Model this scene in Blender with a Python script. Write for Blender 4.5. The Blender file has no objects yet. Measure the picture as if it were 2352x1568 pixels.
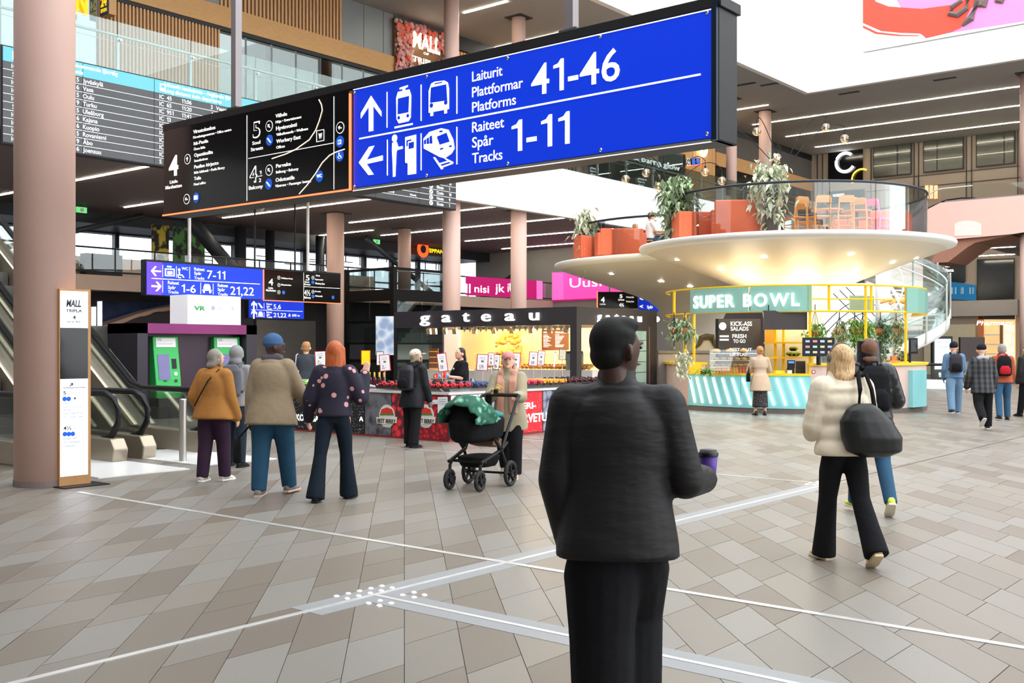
import bpy, bmesh, math, random
from mathutils import Vector, Matrix
from math import sin, cos, pi, radians, sqrt

sc = bpy.context.scene
COL = sc.collection
random.seed(7)

# ------------------------------------------------------------------ camera
# The world axes follow the building: x runs along the long hanging sign, y towards the back of the hall.
# The camera stands at the origin at eye height and looks 39.24 degrees left of +y.
EYE, FPX, CX, HZ = 1.55, 2450.0, 1176.0, 800.0
CA, SA = cos(radians(39.24)), sin(radians(39.24))
cam_d = bpy.data.cameras.new('camera'); cam = bpy.data.objects.new('camera', cam_d); COL.objects.link(cam)
cam.location = (0, 0, EYE); cam.rotation_euler = (radians(90), 0, radians(39.24))
cam_d.sensor_width = 36; cam_d.lens = FPX / 2352 * 36; cam_d.shift_y = (HZ - 784) / 2352
cam_d.clip_start = .05; cam_d.clip_end = 400
sc.camera = cam

# ------------------------------------------------------------------ daylight (bright overcast sky through the open atrium roof and the windows)
world = bpy.data.worlds.new('overcast_sky'); sc.world = world; world.use_nodes = True
bg = world.node_tree.nodes['Background']
bg.inputs[0].default_value = (.93, .97, 1.0, 1); bg.inputs[1].default_value = 2.7
sc.view_settings.view_transform = 'Standard'; sc.view_settings.look = 'None'
sc.view_settings.gamma = 1; sc.view_settings.use_curve_mapping = False
sc.view_settings.exposure = 0.38
cy = sc.cycles
cy.max_bounces = 6; cy.diffuse_bounces = 3; cy.glossy_bounces = 2; cy.transmission_bounces = 2; cy.transparent_max_bounces = 14
cy.caustics_reflective = False; cy.caustics_refractive = False; cy.adaptive_threshold = .14; cy.sample_clamp_indirect = 8

# ------------------------------------------------------------------ helpers: places
def W(X, d, z=0.0):
    "camera-right metres, depth metres, height -> world"
    return Vector((CA * X - SA * d, SA * X + CA * d, z))
def P(px, py, d): return W((px - CX) * d / FPX, d, EYE + (HZ - py) * d / FPX)
def G(px, py):
    d = FPX * EYE / (py - HZ)
    return W((px - CX) * d / FPX, d, 0)
def ray(px): r = (px - CX) / FPX; return CA * r - SA, SA * r + CA
def dX(px, x0): return x0 / ray(px)[0]
def dY(px, y0): return y0 / ray(px)[1]
def onX(px, py, x0): return P(px, py, dX(px, x0))
def onZ(px, py, z): return P(px, py, FPX * (z - EYE) / (HZ - py))
def onY(px, py, y0): return P(px, py, dY(px, y0))
def proj(p):
    X = CA * p[0] + SA * p[1]; d = -SA * p[0] + CA * p[1]
    return CX + FPX * X / d, HZ - FPX * (p[2] - EYE) / d, d
A0 = math.atan2(-CA, SA)
def ring(c, r, phi, z=0):
    a = A0 + radians(phi); return Vector((c[0] + r*cos(a), c[1] + r*sin(a), z))
VIEW = 39.24      # heading (degrees) of somebody walking straight away from the camera

# ------------------------------------------------------------------ helpers: materials
def lin(h):
    if isinstance(h, str):
        h = h.lstrip('#'); c = [int(h[i:i + 2], 16) / 255 for i in (0, 2, 4)]
    else: c = list(h)
    return tuple(((v / 12.92) if v <= .04045 else ((v + .055) / 1.055) ** 2.4) for v in c)
MATS = {}
def mat(name, col, rough=.55, metal=0, emit=0, noise=(6, .08), bump=None, spec=.4, stretch=None, coat=0, sheen=0):
    if name in MATS: return MATS[name]
    m = bpy.data.materials.new(name); MATS[name] = m; m.use_nodes = True
    nt = m.node_tree; N = nt.nodes; L = nt.links; b = N['Principled BSDF']
    c = lin(col)
    b.inputs['Roughness'].default_value = rough; b.inputs['Metallic'].default_value = metal
    b.inputs['Specular IOR Level'].default_value = spec
    if coat: b.inputs['Coat Weight'].default_value = coat
    if sheen: b.inputs['Sheen Weight'].default_value = sheen
    tc = N.new('ShaderNodeTexCoord'); mp = N.new('ShaderNodeMapping')
    L.new(tc.outputs['Object'], mp.inputs['Vector'])
    if stretch: mp.inputs['Scale'].default_value = stretch
    nz = N.new('ShaderNodeTexNoise'); nz.inputs['Scale'].default_value = noise[0]; nz.inputs['Detail'].default_value = 4
    L.new(mp.outputs[0], nz.inputs['Vector'])
    mx = N.new('ShaderNodeMix'); mx.data_type = 'RGBA'
    a = noise[1]
    mx.inputs['A'].default_value = (*[v * (1 - a) for v in c], 1); mx.inputs['B'].default_value = (*[min(1, v * (1 + a)) for v in c], 1)
    L.new(nz.outputs['Fac'], mx.inputs['Factor']); L.new(mx.outputs['Result'], b.inputs['Base Color'])
    if emit:
        L.new(mx.outputs['Result'], b.inputs['Emission Color']); b.inputs['Emission Strength'].default_value = emit
        if emit < 2: m.cycles.emission_sampling = 'NONE'
    if bump:
        n2 = N.new('ShaderNodeTexNoise'); n2.inputs['Scale'].default_value = bump[0]; n2.inputs['Detail'].default_value = 3
        L.new(mp.outputs[0], n2.inputs['Vector'])
        bp = N.new('ShaderNodeBump'); bp.inputs['Strength'].default_value = bump[1]; bp.inputs['Distance'].default_value = .02
        L.new(n2.outputs['Fac'], bp.inputs['Height']); L.new(bp.outputs[0], b.inputs['Normal'])
    return m
def glass(name, tint=(.9, .97, .95), refl=.06, rough=.0):
    if name in MATS: return MATS[name]
    m = bpy.data.materials.new(name); MATS[name] = m; m.use_nodes = True
    nt = m.node_tree; N = nt.nodes; L = nt.links; N.remove(N['Principled BSDF'])
    out = N['Material Output']; tr = N.new('ShaderNodeBsdfTransparent'); gl = N.new('ShaderNodeBsdfGlossy')
    tr.inputs[0].default_value = (*tint, 1); gl.inputs['Roughness'].default_value = rough; gl.inputs[0].default_value = (.9, .95, .95, 1)
    lw = N.new('ShaderNodeLayerWeight'); lw.inputs[0].default_value = .25
    mr = N.new('ShaderNodeMapRange'); mr.inputs['To Min'].default_value = refl; mr.inputs['To Max'].default_value = .75
    L.new(lw.outputs['Fresnel'], mr.inputs['Value'])
    mix = N.new('ShaderNodeMixShader'); L.new(mr.outputs[0], mix.inputs[0]); L.new(tr.outputs[0], mix.inputs[1]); L.new(gl.outputs[0], mix.inputs[2])
    L.new(mix.outputs[0], out.inputs[0]); return m
def pattern(name, c1, c2, kind='voronoi', scale=12, thr=.35, rough=.7, emit=0, soft=.02, stretch=None):
    "two-colour printed or woven pattern"
    if name in MATS: return MATS[name]
    m = bpy.data.materials.new(name); MATS[name] = m; m.use_nodes = True
    nt = m.node_tree; N = nt.nodes; L = nt.links; b = N['Principled BSDF']
    b.inputs['Roughness'].default_value = rough
    tc = N.new('ShaderNodeTexCoord'); mp = N.new('ShaderNodeMapping'); L.new(tc.outputs['Object'], mp.inputs[0])
    if stretch: mp.inputs['Scale'].default_value = stretch
    if kind == 'voronoi':
        t = N.new('ShaderNodeTexVoronoi'); t.inputs['Scale'].default_value = scale; o = t.outputs['Distance']
    elif kind == 'noise':
        t = N.new('ShaderNodeTexNoise'); t.inputs['Scale'].default_value = scale; o = t.outputs['Fac']
    else:
        t = N.new('ShaderNodeTexWave'); t.inputs['Scale'].default_value = scale; t.bands_direction = kind; o = t.outputs['Fac']
    L.new(mp.outputs[0], t.inputs['Vector'])
    r = N.new('ShaderNodeValToRGB'); r.color_ramp.elements[0].position = thr; r.color_ramp.elements[1].position = min(1, thr + soft)
    r.color_ramp.elements[0].color = (*lin(c1), 1); r.color_ramp.elements[1].color = (*lin(c2), 1)
    L.new(o, r.inputs[0]); L.new(r.outputs[0], b.inputs['Base Color'])
    if emit: L.new(r.outputs[0], b.inputs['Emission Color']); b.inputs['Emission Strength'].default_value = emit; m.cycles.emission_sampling = 'NONE'
    return m
def plaid(name, c1, c2, c3, scale):
    if name in MATS: return MATS[name]
    m = bpy.data.materials.new(name); MATS[name] = m; m.use_nodes = True
    nt = m.node_tree; N = nt.nodes; L = nt.links; b = N['Principled BSDF']; b.inputs['Roughness'].default_value = .9
    tc = N.new('ShaderNodeTexCoord'); prev = None
    for ax in ('X', 'Z'):
        w = N.new('ShaderNodeTexWave'); w.inputs['Scale'].default_value = scale; w.bands_direction = ax; L.new(tc.outputs['Object'], w.inputs[0])
        r = N.new('ShaderNodeValToRGB'); r.color_ramp.elements[0].position = .45; r.color_ramp.elements[1].position = .55
        r.color_ramp.elements[0].color = (*lin(c1), 1); r.color_ramp.elements[1].color = (*lin(c2 if ax == 'X' else c3), 1); L.new(w.outputs['Fac'], r.inputs[0])
        if prev:
            mx = N.new('ShaderNodeMix'); mx.data_type = 'RGBA'; mx.inputs['Factor'].default_value = .5
            L.new(prev, mx.inputs['A']); L.new(r.outputs[0], mx.inputs['B']); L.new(mx.outputs['Result'], b.inputs['Base Color'])
        prev = r.outputs[0]
    return m

# ------------------------------------------------------------------ helpers: meshes
class MB:
    def __init__(s): s.v = []; s.f = []
    def add(s, vs, fs):
        o = len(s.v); s.v += [tuple(p) for p in vs]; s.f += [tuple(i + o for i in f) for f in fs]; return s
    def box(s, x0, x1, y0, y1, z0, z1):
        return s.add([(x0,y0,z0),(x1,y0,z0),(x1,y1,z0),(x0,y1,z0),(x0,y0,z1),(x1,y0,z1),(x1,y1,z1),(x0,y1,z1)],
                     [(0,3,2,1),(4,5,6,7),(0,1,5,4),(1,2,6,5),(2,3,7,6),(3,0,4,7)])
    def obox(s, c, size, rz=0, rx=0, ry=0):
        M = Matrix.Translation(c) @ Matrix.Rotation(rz, 4, 'Z') @ Matrix.Rotation(ry, 4, 'Y') @ Matrix.Rotation(rx, 4, 'X')
        a, b, c2 = [q / 2 for q in size]
        vs = [M @ Vector(p) for p in [(-a,-b,-c2),(a,-b,-c2),(a,b,-c2),(-a,b,-c2),(-a,-b,c2),(a,-b,c2),(a,b,c2),(-a,b,c2)]]
        return s.add(vs, [(0,3,2,1),(4,5,6,7),(0,1,5,4),(1,2,6,5),(2,3,7,6),(3,0,4,7)])
    def bar(s, p0, p1, w, h=None):
        "square bar between two points (w across, h deep)"
        p0, p1 = Vector(p0), Vector(p1); h = h or w; t = (p1 - p0).normalized()
        up = Vector((0, 0, 1)) if abs(t.z) < .95 else Vector((1, 0, 0))
        a = t.cross(up).normalized() * w / 2; b = t.cross(a.normalized()) * h / 2
        vs = [p + i * a + j * b for p in (p0, p1) for i, j in ((-1,-1),(1,-1),(1,1),(-1,1))]
        return s.add(vs, [(0,1,2,3),(7,6,5,4),(0,4,5,1),(1,5,6,2),(2,6,7,3),(3,7,4,0)])
    def loft(s, rings, cap=True, close=False):
        n = len(rings[0]); vs = [p for r in rings for p in r]; fs = []
        m = len(rings)
        for i in range(m if close else m - 1):
            j = (i + 1) % m
            for k in range(n):
                k2 = (k + 1) % n; fs.append((i*n+k, i*n+k2, j*n+k2, j*n+k))
        if cap and not close: fs += [tuple(range(n - 1, -1, -1)), tuple((m-1)*n + k for k in range(n))]
        return s.add(vs, fs)
    def cyl(s, p0, p1, r0, r1=None, n=12, cap=True):
        p0, p1 = Vector(p0), Vector(p1); r1 = r0 if r1 is None else r1
        t = (p1 - p0).normalized(); up = Vector((0, 0, 1)) if abs(t.z) < .95 else Vector((1, 0, 0))
        a = t.cross(up).normalized(); b = a.cross(t)
        rg = [[p + (a * cos(2*pi*k/n) - b * sin(2*pi*k/n)) * r for k in range(n)] for p, r in ((p0, r0), (p1, r1))]
        return s.loft(rg, cap)
    def tube(s, pts, r, n=8, close=False, rs=None):
        pts = [Vector(p) for p in pts]; m = len(pts); rg = []
        for i, p in enumerate(pts):
            q0 = pts[i-1] if (i or close) else p; q1 = pts[(i+1) % m] if (i < m-1 or close) else p
            t = (q1 - q0).normalized(); up = Vector((0, 0, 1)) if abs(t.z) < .95 else Vector((1, 0, 0))
            a = t.cross(up).normalized(); b = a.cross(t); rr = rs[i] if rs else r
            rg.append([p + (a*cos(2*pi*k/n) - b*sin(2*pi*k/n)) * rr for k in range(n)])
        return s.loft(rg, True, close)
    def lathe(s, prof, n=24, c=(0, 0, 0), a0=0, a1=2*pi, closed=False):
        full = abs(a1 - a0 - 2*pi) < 1e-6; steps = n if full else n + 1; m = len(prof); vs = []; fs = []
        for k in range(steps):
            a = a0 + (a1 - a0) * k / n
            vs += [(c[0] + r*cos(a), c[1] + r*sin(a), c[2] + z) for r, z in prof]
        for k in range(n):
            k2 = (k + 1) % steps
            for j in range(m if closed else m - 1):
                j2 = (j + 1) % m; fs.append((k*m+j, k2*m+j, k2*m+j2, k*m+j2))
        return s.add(vs, fs)
    def ell(s, c, r, n=12, m=8, M=None):
        c = Vector(c); r = (r, r, r) if isinstance(r, (int, float)) else r; vs = [Vector((0, 0, -r[2]))]
        for i in range(1, m):
            t = -pi/2 + pi*i/m
            vs += [Vector((r[0]*cos(t)*cos(2*pi*k/n), r[1]*cos(t)*sin(2*pi*k/n), r[2]*sin(t))) for k in range(n)]
        vs.append(Vector((0, 0, r[2])))
        if M: vs = [M @ p for p in vs]
        fs = [(0, 1+(k+1)%n, 1+k) for k in range(n)]
        for i in range(m-2):
            o = 1+i*n; fs += [(o+k, o+(k+1)%n, o+n+(k+1)%n, o+n+k) for k in range(n)]
        o = 1+(m-2)*n; fs += [(o+k, o+(k+1)%n, len(vs)-1) for k in range(n)]
        return s.add([c + p for p in vs], fs)
    def prism(s, poly, z0, z1, axis='z'):
        "extrude a 2-D polygon: axis z -> (x,y), axis y -> (x,z) extruded in y, axis x -> (y,z) extruded in x"
        def put(a, b, h): return {'z': (a, b, h), 'y': (a, h, b), 'x': (h, a, b)}[axis]
        n = len(poly); vs = [put(a, b, z0) for a, b in poly] + [put(a, b, z1) for a, b in poly]
        fs = [tuple(range(n-1, -1, -1)), tuple(range(n, 2*n))] + [(k, (k+1)%n, n+(k+1)%n, n+k) for k in range(n)]
        return s.add(vs, fs)
    def sector(s, c, r0, r1, p0, p1, z0, z1, n=16):
        "ring sector; angles in degrees seen from the camera side, positive to the right"
        a0 = A0 + radians(p0); a1 = A0 + radians(p1); pr = [(r0, z0), (r1, z0), (r1, z1), (r0, z1)]
        s.lathe(pr, n, (c[0], c[1], 0), a0, a1, True)
        for a in (a0, a1): s.add([(c[0] + r*cos(a), c[1] + r*sin(a), z) for r, z in pr], [(0, 1, 2, 3)])
        return s
    def mesh(s, name):
        me = bpy.data.meshes.new(name); me.from_pydata(s.v, [], s.f); me.update()
        bm = bmesh.new(); bm.from_mesh(me); bmesh.ops.recalc_face_normals(bm, faces=bm.faces); bm.to_mesh(me); bm.free(); return me
    def build(s, name, m, parent=None, smooth=False, bevel=0, loc=None, rz=None):
        me = s.mesh(name); me.materials.append(m)
        if smooth: me.polygons.foreach_set('use_smooth', [True]*len(me.polygons))
        o = bpy.data.objects.new(name, me); COL.objects.link(o)
        if parent: attach(o, parent)
        if loc is not None: o.location = loc
        if rz is not None: o.rotation_euler = (0, 0, rz)
        if bevel:
            bv = o.modifiers.new('bevel', 'BEVEL'); bv.width = bevel; bv.segments = 2; bv.limit_method = 'ANGLE'
        return o
WKIDS = {}
def attach(o, parent):
    o.parent = parent
    if parent.name in WKIDS: o.matrix_parent_inverse = WKIDS[parent.name]
def wthing(name, label, cat, loc, group=None, kind=None):
    "a thing whose parts are written in world coordinates"
    o = thing(name, label, cat, loc, 0, group, kind); WKIDS[o.name] = Matrix.Translation(-Vector(loc)); return o
def thing(name, label, cat, loc=(0, 0, 0), rz=0, group=None, kind=None):
    o = bpy.data.objects.new(name, None); COL.objects.link(o); o.empty_display_size = .2
    o.location = loc; o.rotation_euler = (0, 0, rz); tag(o, label, cat, group, kind); return o
def tag(o, label=None, cat=None, group=None, kind=None):
    if label: o['label'] = label
    if cat: o['category'] = cat
    if group: o['group'] = group
    if kind: o['kind'] = kind
    return o
def struct(o, label=None): o['kind'] = 'structure'; (label and o.__setitem__('label', label)); return o
def dup(root, loc=None, rz=None, label=None, group=None, parent=None):
    r = root.copy(); COL.objects.link(r)
    if parent: r.parent = parent
    if loc is not None: r.location = loc
    if rz is not None: r.rotation_euler = (0, 0, rz)
    if label: r['label'] = label
    if group: r['group'] = group
    for ch in root.children: dup(ch, parent=r)
    return r
def like(me, name, parent, loc, rz=0, scale=None):
    o = bpy.data.objects.new(name, me); COL.objects.link(o); attach(o, parent); o.location = loc; o.rotation_euler = (0, 0, rz)
    if scale is not None: o.scale = (scale,)*3 if isinstance(scale, (int, float)) else scale
    return o
def smooth_mesh(me): me.polygons.foreach_set('use_smooth', [True]*len(me.polygons)); return me

def _glyphs(s, bold):
    cu = bpy.data.curves.new('lettering', 'FONT'); cu.body = s; cu.size = 1; cu.extrude = .5; cu.offset = bold; cu.resolution_u = 3
    ob = bpy.data.objects.new('lettering', cu); me = bpy.data.meshes.new_from_object(ob)
    bpy.data.objects.remove(ob); bpy.data.curves.remove(cu); return me
def text_mesh(s, bold=0):
    "letters of the built-in face; the figure 1 is drawn with a flag like the signs' own"
    if '1' not in s: return _glyphs(s, bold)
    vs, fs, x = [], [], 0.0; part = ''
    def flush():
        nonlocal x, part
        t = part.strip()
        if t:
            me = _glyphs(t, bold); co = [v.co for v in me.vertices]; a = min(c.x for c in co); o = len(vs)
            vs.extend((c.x - a + x, c.y, c.z) for c in co); fs.extend(tuple(i + o for i in p.vertices) for p in me.polygons)
            x += max(c.x for c in co) - a + .07; bpy.data.meshes.remove(me)
        if part.endswith(' '): x += .18
        part = ''
    for ch in s:
        if ch != '1': part += ch; continue
        flush(); w = .095 + 2 * bold; pl = [(x + .2, 0), (x + .2 + w, 0), (x + .2 + w, .71), (x + .2 + w * .3, .71), (x + .16, .62), (x + .04, .585), (x + .04, .52), (x + .2, .53)]
        n = len(pl); o = len(vs); vs.extend([(p, q, -.5) for p, q in pl] + [(p, q, .5) for p, q in pl])
        fs.extend([tuple(o + i for i in range(n - 1, -1, -1)), tuple(o + n + i for i in range(n))] + [(o+i, o+(i+1)%n, o+n+(i+1)%n, o+n+i) for i in range(n)])
        x += .2 + w + .11
    flush()
    me = bpy.data.meshes.new('lettering'); me.from_pydata(vs, [], fs); return me
def lettering(s, m, parent, x0, z0, h, width=None, y=0.0, face='-y', ext=None, bold=0, shear=0, name='lettering', cap=.71, align='L'):
    """flat lettering on a vertical face of a thing, in the thing's own frame. (x0,z0) = left end of the baseline,
    h = cap height, width = total width (the letters are condensed or stretched to it). face '-y': reads from -y; '+x': reads from +x (x0 is then along y)"""
    me = text_mesh(s, bold)
    if not len(me.vertices): return None
    xs = [v.co.x for v in me.vertices]; a, b = min(xs), max(xs); k = h / cap
    kx = (width / (b - a)) if width else k; e = ext or h * .02
    if align == 'C': x0 = x0 - (b - a) * kx / 2
    for v in me.vertices:
        X = x0 + (v.co.x - a) * kx + shear * v.co.y * k; Z = z0 + v.co.y * k; D = -v.co.z * 2 * e
        v.co = (X, y + D, Z) if face == '-y' else (y - D, X, Z)
    if face != '-y': pass
    me.materials.append(m); o = bpy.data.objects.new(name, me); COL.objects.link(o); attach(o, parent); return o
# ================================================================== the setting
M_white = mat('white_plaster', '#f4f4f2', .7, noise=(2, .02))
M_ceil = mat('dark_grey_ceiling', '#a9a6a1', .85, noise=(1.5, .05), bump=(120, .15))
M_lowceil = mat('dark_brown_grey_ceiling', '#8f8184', .8, noise=(1.5, .06), bump=(120, .12))
M_pinkcol = mat('pale_pink_column_paint', '#d9b6a9', .5, noise=(1.2, .05))
M_beige = mat('beige_plaster', '#cdb4a4', .7, noise=(2, .04))
M_black = mat('black_metal', '#1b1b1d', .45, .3, noise=(8, .15))
M_dark = mat('charcoal_panel', '#2c2b2d', .55, noise=(3, .12))
M_steel = mat('brushed_steel', '#b9b6b0', .28, .9, noise=(30, .1), stretch=(1, 1, .1))
M_strip = mat('light_strip_diffuser', '#fff3dc', .4, emit=32, noise=(3, .01))
M_wood = mat('oak_veneer', '#cf9f66', .55, noise=(5, .16), stretch=(1, 1, 6))
M_woodslat = mat('oak_slat', '#d6a878', .55, noise=(5, .14), stretch=(6, 6, 1))
M_glass = glass('clear_glass', (.97, .99, .985), .04)
M_glass_g = glass('green_glass', (.86, .93, .91), .07)
M_glass_d = glass('dark_glass', (.6, .66, .66), .1)
M_frost = glass('pale_mirror_glass', (.5, .58, .56), .16, .02)
M_grey = mat('grey_plaster', '#8f8b88', .75, noise=(2, .05))
M_blue_beam = mat('blue_black_steel', '#30353d', .5, .2, noise=(4, .1))

# floor slab, stone tiles, steel inlay
slab = struct(MB().box(-62, 26, -12, 80, -.3, -.007).build('floor', mat('floor_grout', '#57524c', .9)))
def tile_mat(name, attr):
    m = bpy.data.materials.new(name); m.use_nodes = True; nt = m.node_tree; N = nt.nodes; L = nt.links; b = N['Principled BSDF']
    if attr:
        src = N.new('ShaderNodeAttribute'); src.attribute_name = 'tone'; f = src.outputs['Fac']
    else:
        src = N.new('ShaderNodeObjectInfo'); f = src.outputs['Random']
    r = N.new('ShaderNodeValToRGB'); e = r.color_ramp.elements; r.color_ramp.interpolation = 'LINEAR'
    e[0].position = 0; e[0].color = (*lin('#70665b'), 1); e[1].position = 1; e[1].color = (*lin('#827d75'), 1)
    for p, c in ((.22, '#776e62'), (.4, '#7d776e'), (.62, '#81796e'), (.8, '#86827b')):
        k = e.new(p); k.color = (*lin(c), 1)
    L.new(f, r.inputs[0])
    tc = N.new('ShaderNodeTexCoord'); n = N.new('ShaderNodeTexNoise'); n.inputs['Scale'].default_value = 90; n.inputs['Detail'].default_value = 6
    L.new(tc.outputs['Object'], n.inputs[0])
    mx = N.new('ShaderNodeMix'); mx.data_type = 'RGBA'; mx.blend_type = 'MULTIPLY'; mx.inputs['Factor'].default_value = .35
    mr = N.new('ShaderNodeMapRange'); mr.inputs['From Min'].default_value = .3; mr.inputs['From Max'].default_value = .7; mr.inputs['To Min'].default_value = .75; mr.inputs['To Max'].default_value = 1.1
    L.new(n.outputs['Fac'], mr.inputs[0]); L.new(r.outputs[0], mx.inputs['A']); L.new(mr.outputs[0], mx.inputs['B'])
    L.new(mx.outputs['Result'], b.inputs['Base Color']); b.inputs['Roughness'].default_value = .42; b.inputs['Specular IOR Level'].default_value = .45
    return m
M_tile = tile_mat('stone_tile', False); M_tile_far = tile_mat('stone_tile_far', True)
SW, TL, GAP = .417, .5, .0028
def tile_corners(c0, c1, k):
    s0, s1 = k * SW + GAP, (k + 1) * SW - GAP; c0 += GAP; c1 -= GAP
    return [(c0, s0 - c0), (c1, s0 - c1), (c1, s1 - c1), (c0, s1 - c0)]
tiles = []
rt = random.Random(3)
for k in range(-75, 165):
    c = -48 + rt.random() * TL
    while c < 25.5:
        ln = TL * rt.choice((.75, 1, 1, 1.15, 1.3))
        xm = c + ln / 2; ym = (k + .5) * SW - xm; px, py, d = proj((xm, ym, 0))
        if 3.0 < d < 46 and -1300 < px < 3700 and py < 2300: tiles.append((d + (0 if -60 < px < 2410 and py < 1600 else 100), c, c + ln, k))
        c += ln
tiles.sort()
cache = {}
for d, c0, c1, k in tiles[:300]:
    key = round(c1 - c0, 4)
    if key not in cache:
        q = MB().prism(tile_corners(0, c1 - c0, 0), -.012, 0); cache[key] = q.mesh('floor_tile'); cache[key].materials.append(M_tile)
    like(cache[key], 'floor_tile', slab, (c0, k * SW - c0, 0))
q = MB(); tones = []
for d, c0, c1, k in tiles[300:]:
    pc = tile_corners(c0, c1, k); q.add([(x, y, 0) for x, y in pc], [(0, 1, 2, 3)]); tones.append(rt.random())
me = bpy.data.meshes.new('floor_tiles'); me.from_pydata(q.v, [], q.f); me.materials.append(M_tile_far)
at = me.attributes.new('tone', 'FLOAT', 'FACE'); at.data.foreach_set('value', tones)
o = bpy.data.objects.new('floor_tiles', me); COL.objects.link(o); o.parent = slab; o['kind'] = 'stuff'
M_inlay = mat('steel_inlay', '#e8e8e6', .3, .6, noise=(20, .05)); M_band = mat('grey_guide_band', '#8f9091', .5, noise=(40, .08))
M_joint = mat('dark_joint', '#4a4642', .8)
def fl(name, x0, x1, y0, y1, z, m): return MB().box(x0, x1, y0, y1, -.004, z).build(name, m, slab)
fl('guide_band', -5.06, -4.78, 4.1, 11.75, .0015, M_band); fl('guide_band', -5.0, 6, 4.5, 4.78, .0016, M_band)
fl('steel_strip', -4.935, -4.9, -2, 11.75, .004, M_inlay); fl('steel_strip', -4.9, 6, 4.63, 4.665, .004, M_inlay)
fl('steel_strip', -10.9, 6, 5.925, 5.98, .0045, M_inlay); fl('steel_strip', -12.2, -4.9, 11.735, 11.765, .004, M_inlay)
fl('floor_joint', -4.925, -4.905, 11.75, 40, .002, M_joint)
fl('steel_strip', -24, -10, 14.2, 14.235, .003, M_inlay); fl('floor_joint', -24, -9, 14.33, 14.36, .002, M_joint)
stud = MB().lathe([(0, .006), (.006, .0055), (.0105, .003), (.0125, 0)], 10).mesh('tactile_stud'); smooth_mesh(stud); stud.materials.append(M_inlay)
for a, b in ((218,967),(299,949),(378,931),(457,913),(534,896),(604,909),(528,929),(452,946),(371,965),(292,984),(440,1016),(515,1033),(520,998),(598,1016),(677,959),(755,940),(757,975),(829,958)):
    g = G(700 + a / 3.027, 1050 + b / 3.027); like(stud, 'tactile_stud', slab, (g.x, g.y, 0), 0, 1.9)
for a, b in ((1022,411),(1042,404),(1066,415),(1085,398),(1090,411),(1102,391),(1128,399),(1150,397),(1165,424),(1170,408)):
    g = G(1450 + a / 2.538, 950 + b / 2.538); like(stud, 'tactile_stud', slab, (g.x, g.y, 0), 0, 1.9)

# gallery slab (level above) on the left, its white edge, and the dark ceiling under it
struct(MB().box(-38, -24.7, -4, 80, 6.7, 8.42).build('ceiling', M_lowceil))
struct(MB().box(-24.7, -24.45, 27.3, 66, 6.62, 8.45).build('trim_1', M_white), 'white edge of the upper gallery floor')
struct(MB().box(-24.7, -24.45, -4, 27.3, 6.62, 8.45).build('trim_2', M_white))
struct(MB().box(-38, -24.5, -4, 80, 8.42, 8.45).build('floor_2', mat('gallery_floor', '#8d8a86', .5)))
# upper ceiling with the atrium cut out of it
ZC = 13.9
struct(MB().box(-40, -21.55, -12, 80, ZC, ZC + .5).box(-21.55, 30, 48.95, 80, ZC, ZC + .5).build('ceiling_2', M_ceil))
struct(MB().box(-21.75, -21.5, -12, 49.15, ZC - .03, 24).build('wall_left', M_white), 'white upper atrium wall')
struct(MB().box(-21.5, 30, 48.88, 49.15, ZC - .03, 24).build('wall_back', M_white), 'white upper atrium wall behind banner')
# walls of the gallery floor: left facade and back facade
M_rib = mat('ribbed_taupe_cladding', '#a69889', .7, noise=(14, .22), stretch=(8, 8, .3), bump=(40, .2))
struct(MB().box(-28.6, -28.4, -4, 80, 8.45, ZC).build('wall_facade', mat('dark_shop_wall', '#55585a', .7)))
struct(MB().box(-30, 30, 65, 65.3, 0, ZC).build('wall_far', M_rib))
struct(MB().box(-15.8, 30, 51.2, 65, 6.72, 8.42).build('ceiling_3', M_lowceil))
M_pink = mat('salmon_pink_panel', '#f0c4b6', .6, noise=(1, .03))
# far side of the lower hall
struct(MB().box(-33.6, -33.2, 2, 44, 3.5, 4.0).build('trim_3', M_beige), 'beige edge of the half level floor')
struct(MB().box(-41, -33.4, -4, 44, 3.6, 3.98).build('floor_3', mat('halflevel_floor', '#4a4443', .6)))
struct(MB().box(-36.2, -36, -4, 44, 0, 3.6).build('wall_under', mat('dark_recess_wall', '#4c4a50', .7)))
struct(MB().box(-38.5, -24.9, 44, 44.3, 0, 6.7).build('wall_end', M_grey))
struct(MB().box(-41, -37.5, -4, 44, 6.25, 6.75).build('trim_4', M_blue_beam))

# the rest of the hall, behind and beside the camera
struct(MB().box(-62, 24.3, -14.3, -14, 0, 24).build('wall_front', mat('pale_front_wall', '#b5b1ad', .8)))

struct(MB().box(-26.2, -26, 44.3, 65, 0, 6.7).build('wall_side', mat('dark_shop_recess', '#4a4444', .7)))

struct(MB().box(-24.7, 24, -14, 1.8, 6.7, 8.42).build('ceiling_shade_slab', M_lowceil), 'unseen slab added overhead to shade the near floor')  # added slab out of view, keeps sky light off the near floor
# ================================================================== hanging signs
M_blue = mat('backlit_blue_panel', '#0634cc', .3, emit=.42, noise=(1.2, .03))
M_print = mat('white_print', '#f5f5ef', .4, emit=.75, noise=(3, .01))
M_printdim = mat('white_screen_print', '#eef0f0', .4, emit=.45, noise=(3, .01))
M_bpanel = mat('gloss_black_panel', '#0b0b0d', .12, noise=(2, .3), spec=.5)
M_neon = mat('red_neon_tube', '#ff5a36', .3, emit=3.2, noise=(3, .02))
M_amber = mat('painted_reflection', '#ffe3c4', .3, emit=1.2, noise=(3, .02))
M_iblue = mat('icon_blue', '#1258c8', .4, emit=.35, noise=(3, .02))
M_post = mat('grey_hanger_post', '#8b8486', .4, .5, noise=(6, .06))
M_chrome = mat('chrome_screw', '#d8d8d8', .15, 1, noise=(5, .03))

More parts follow.
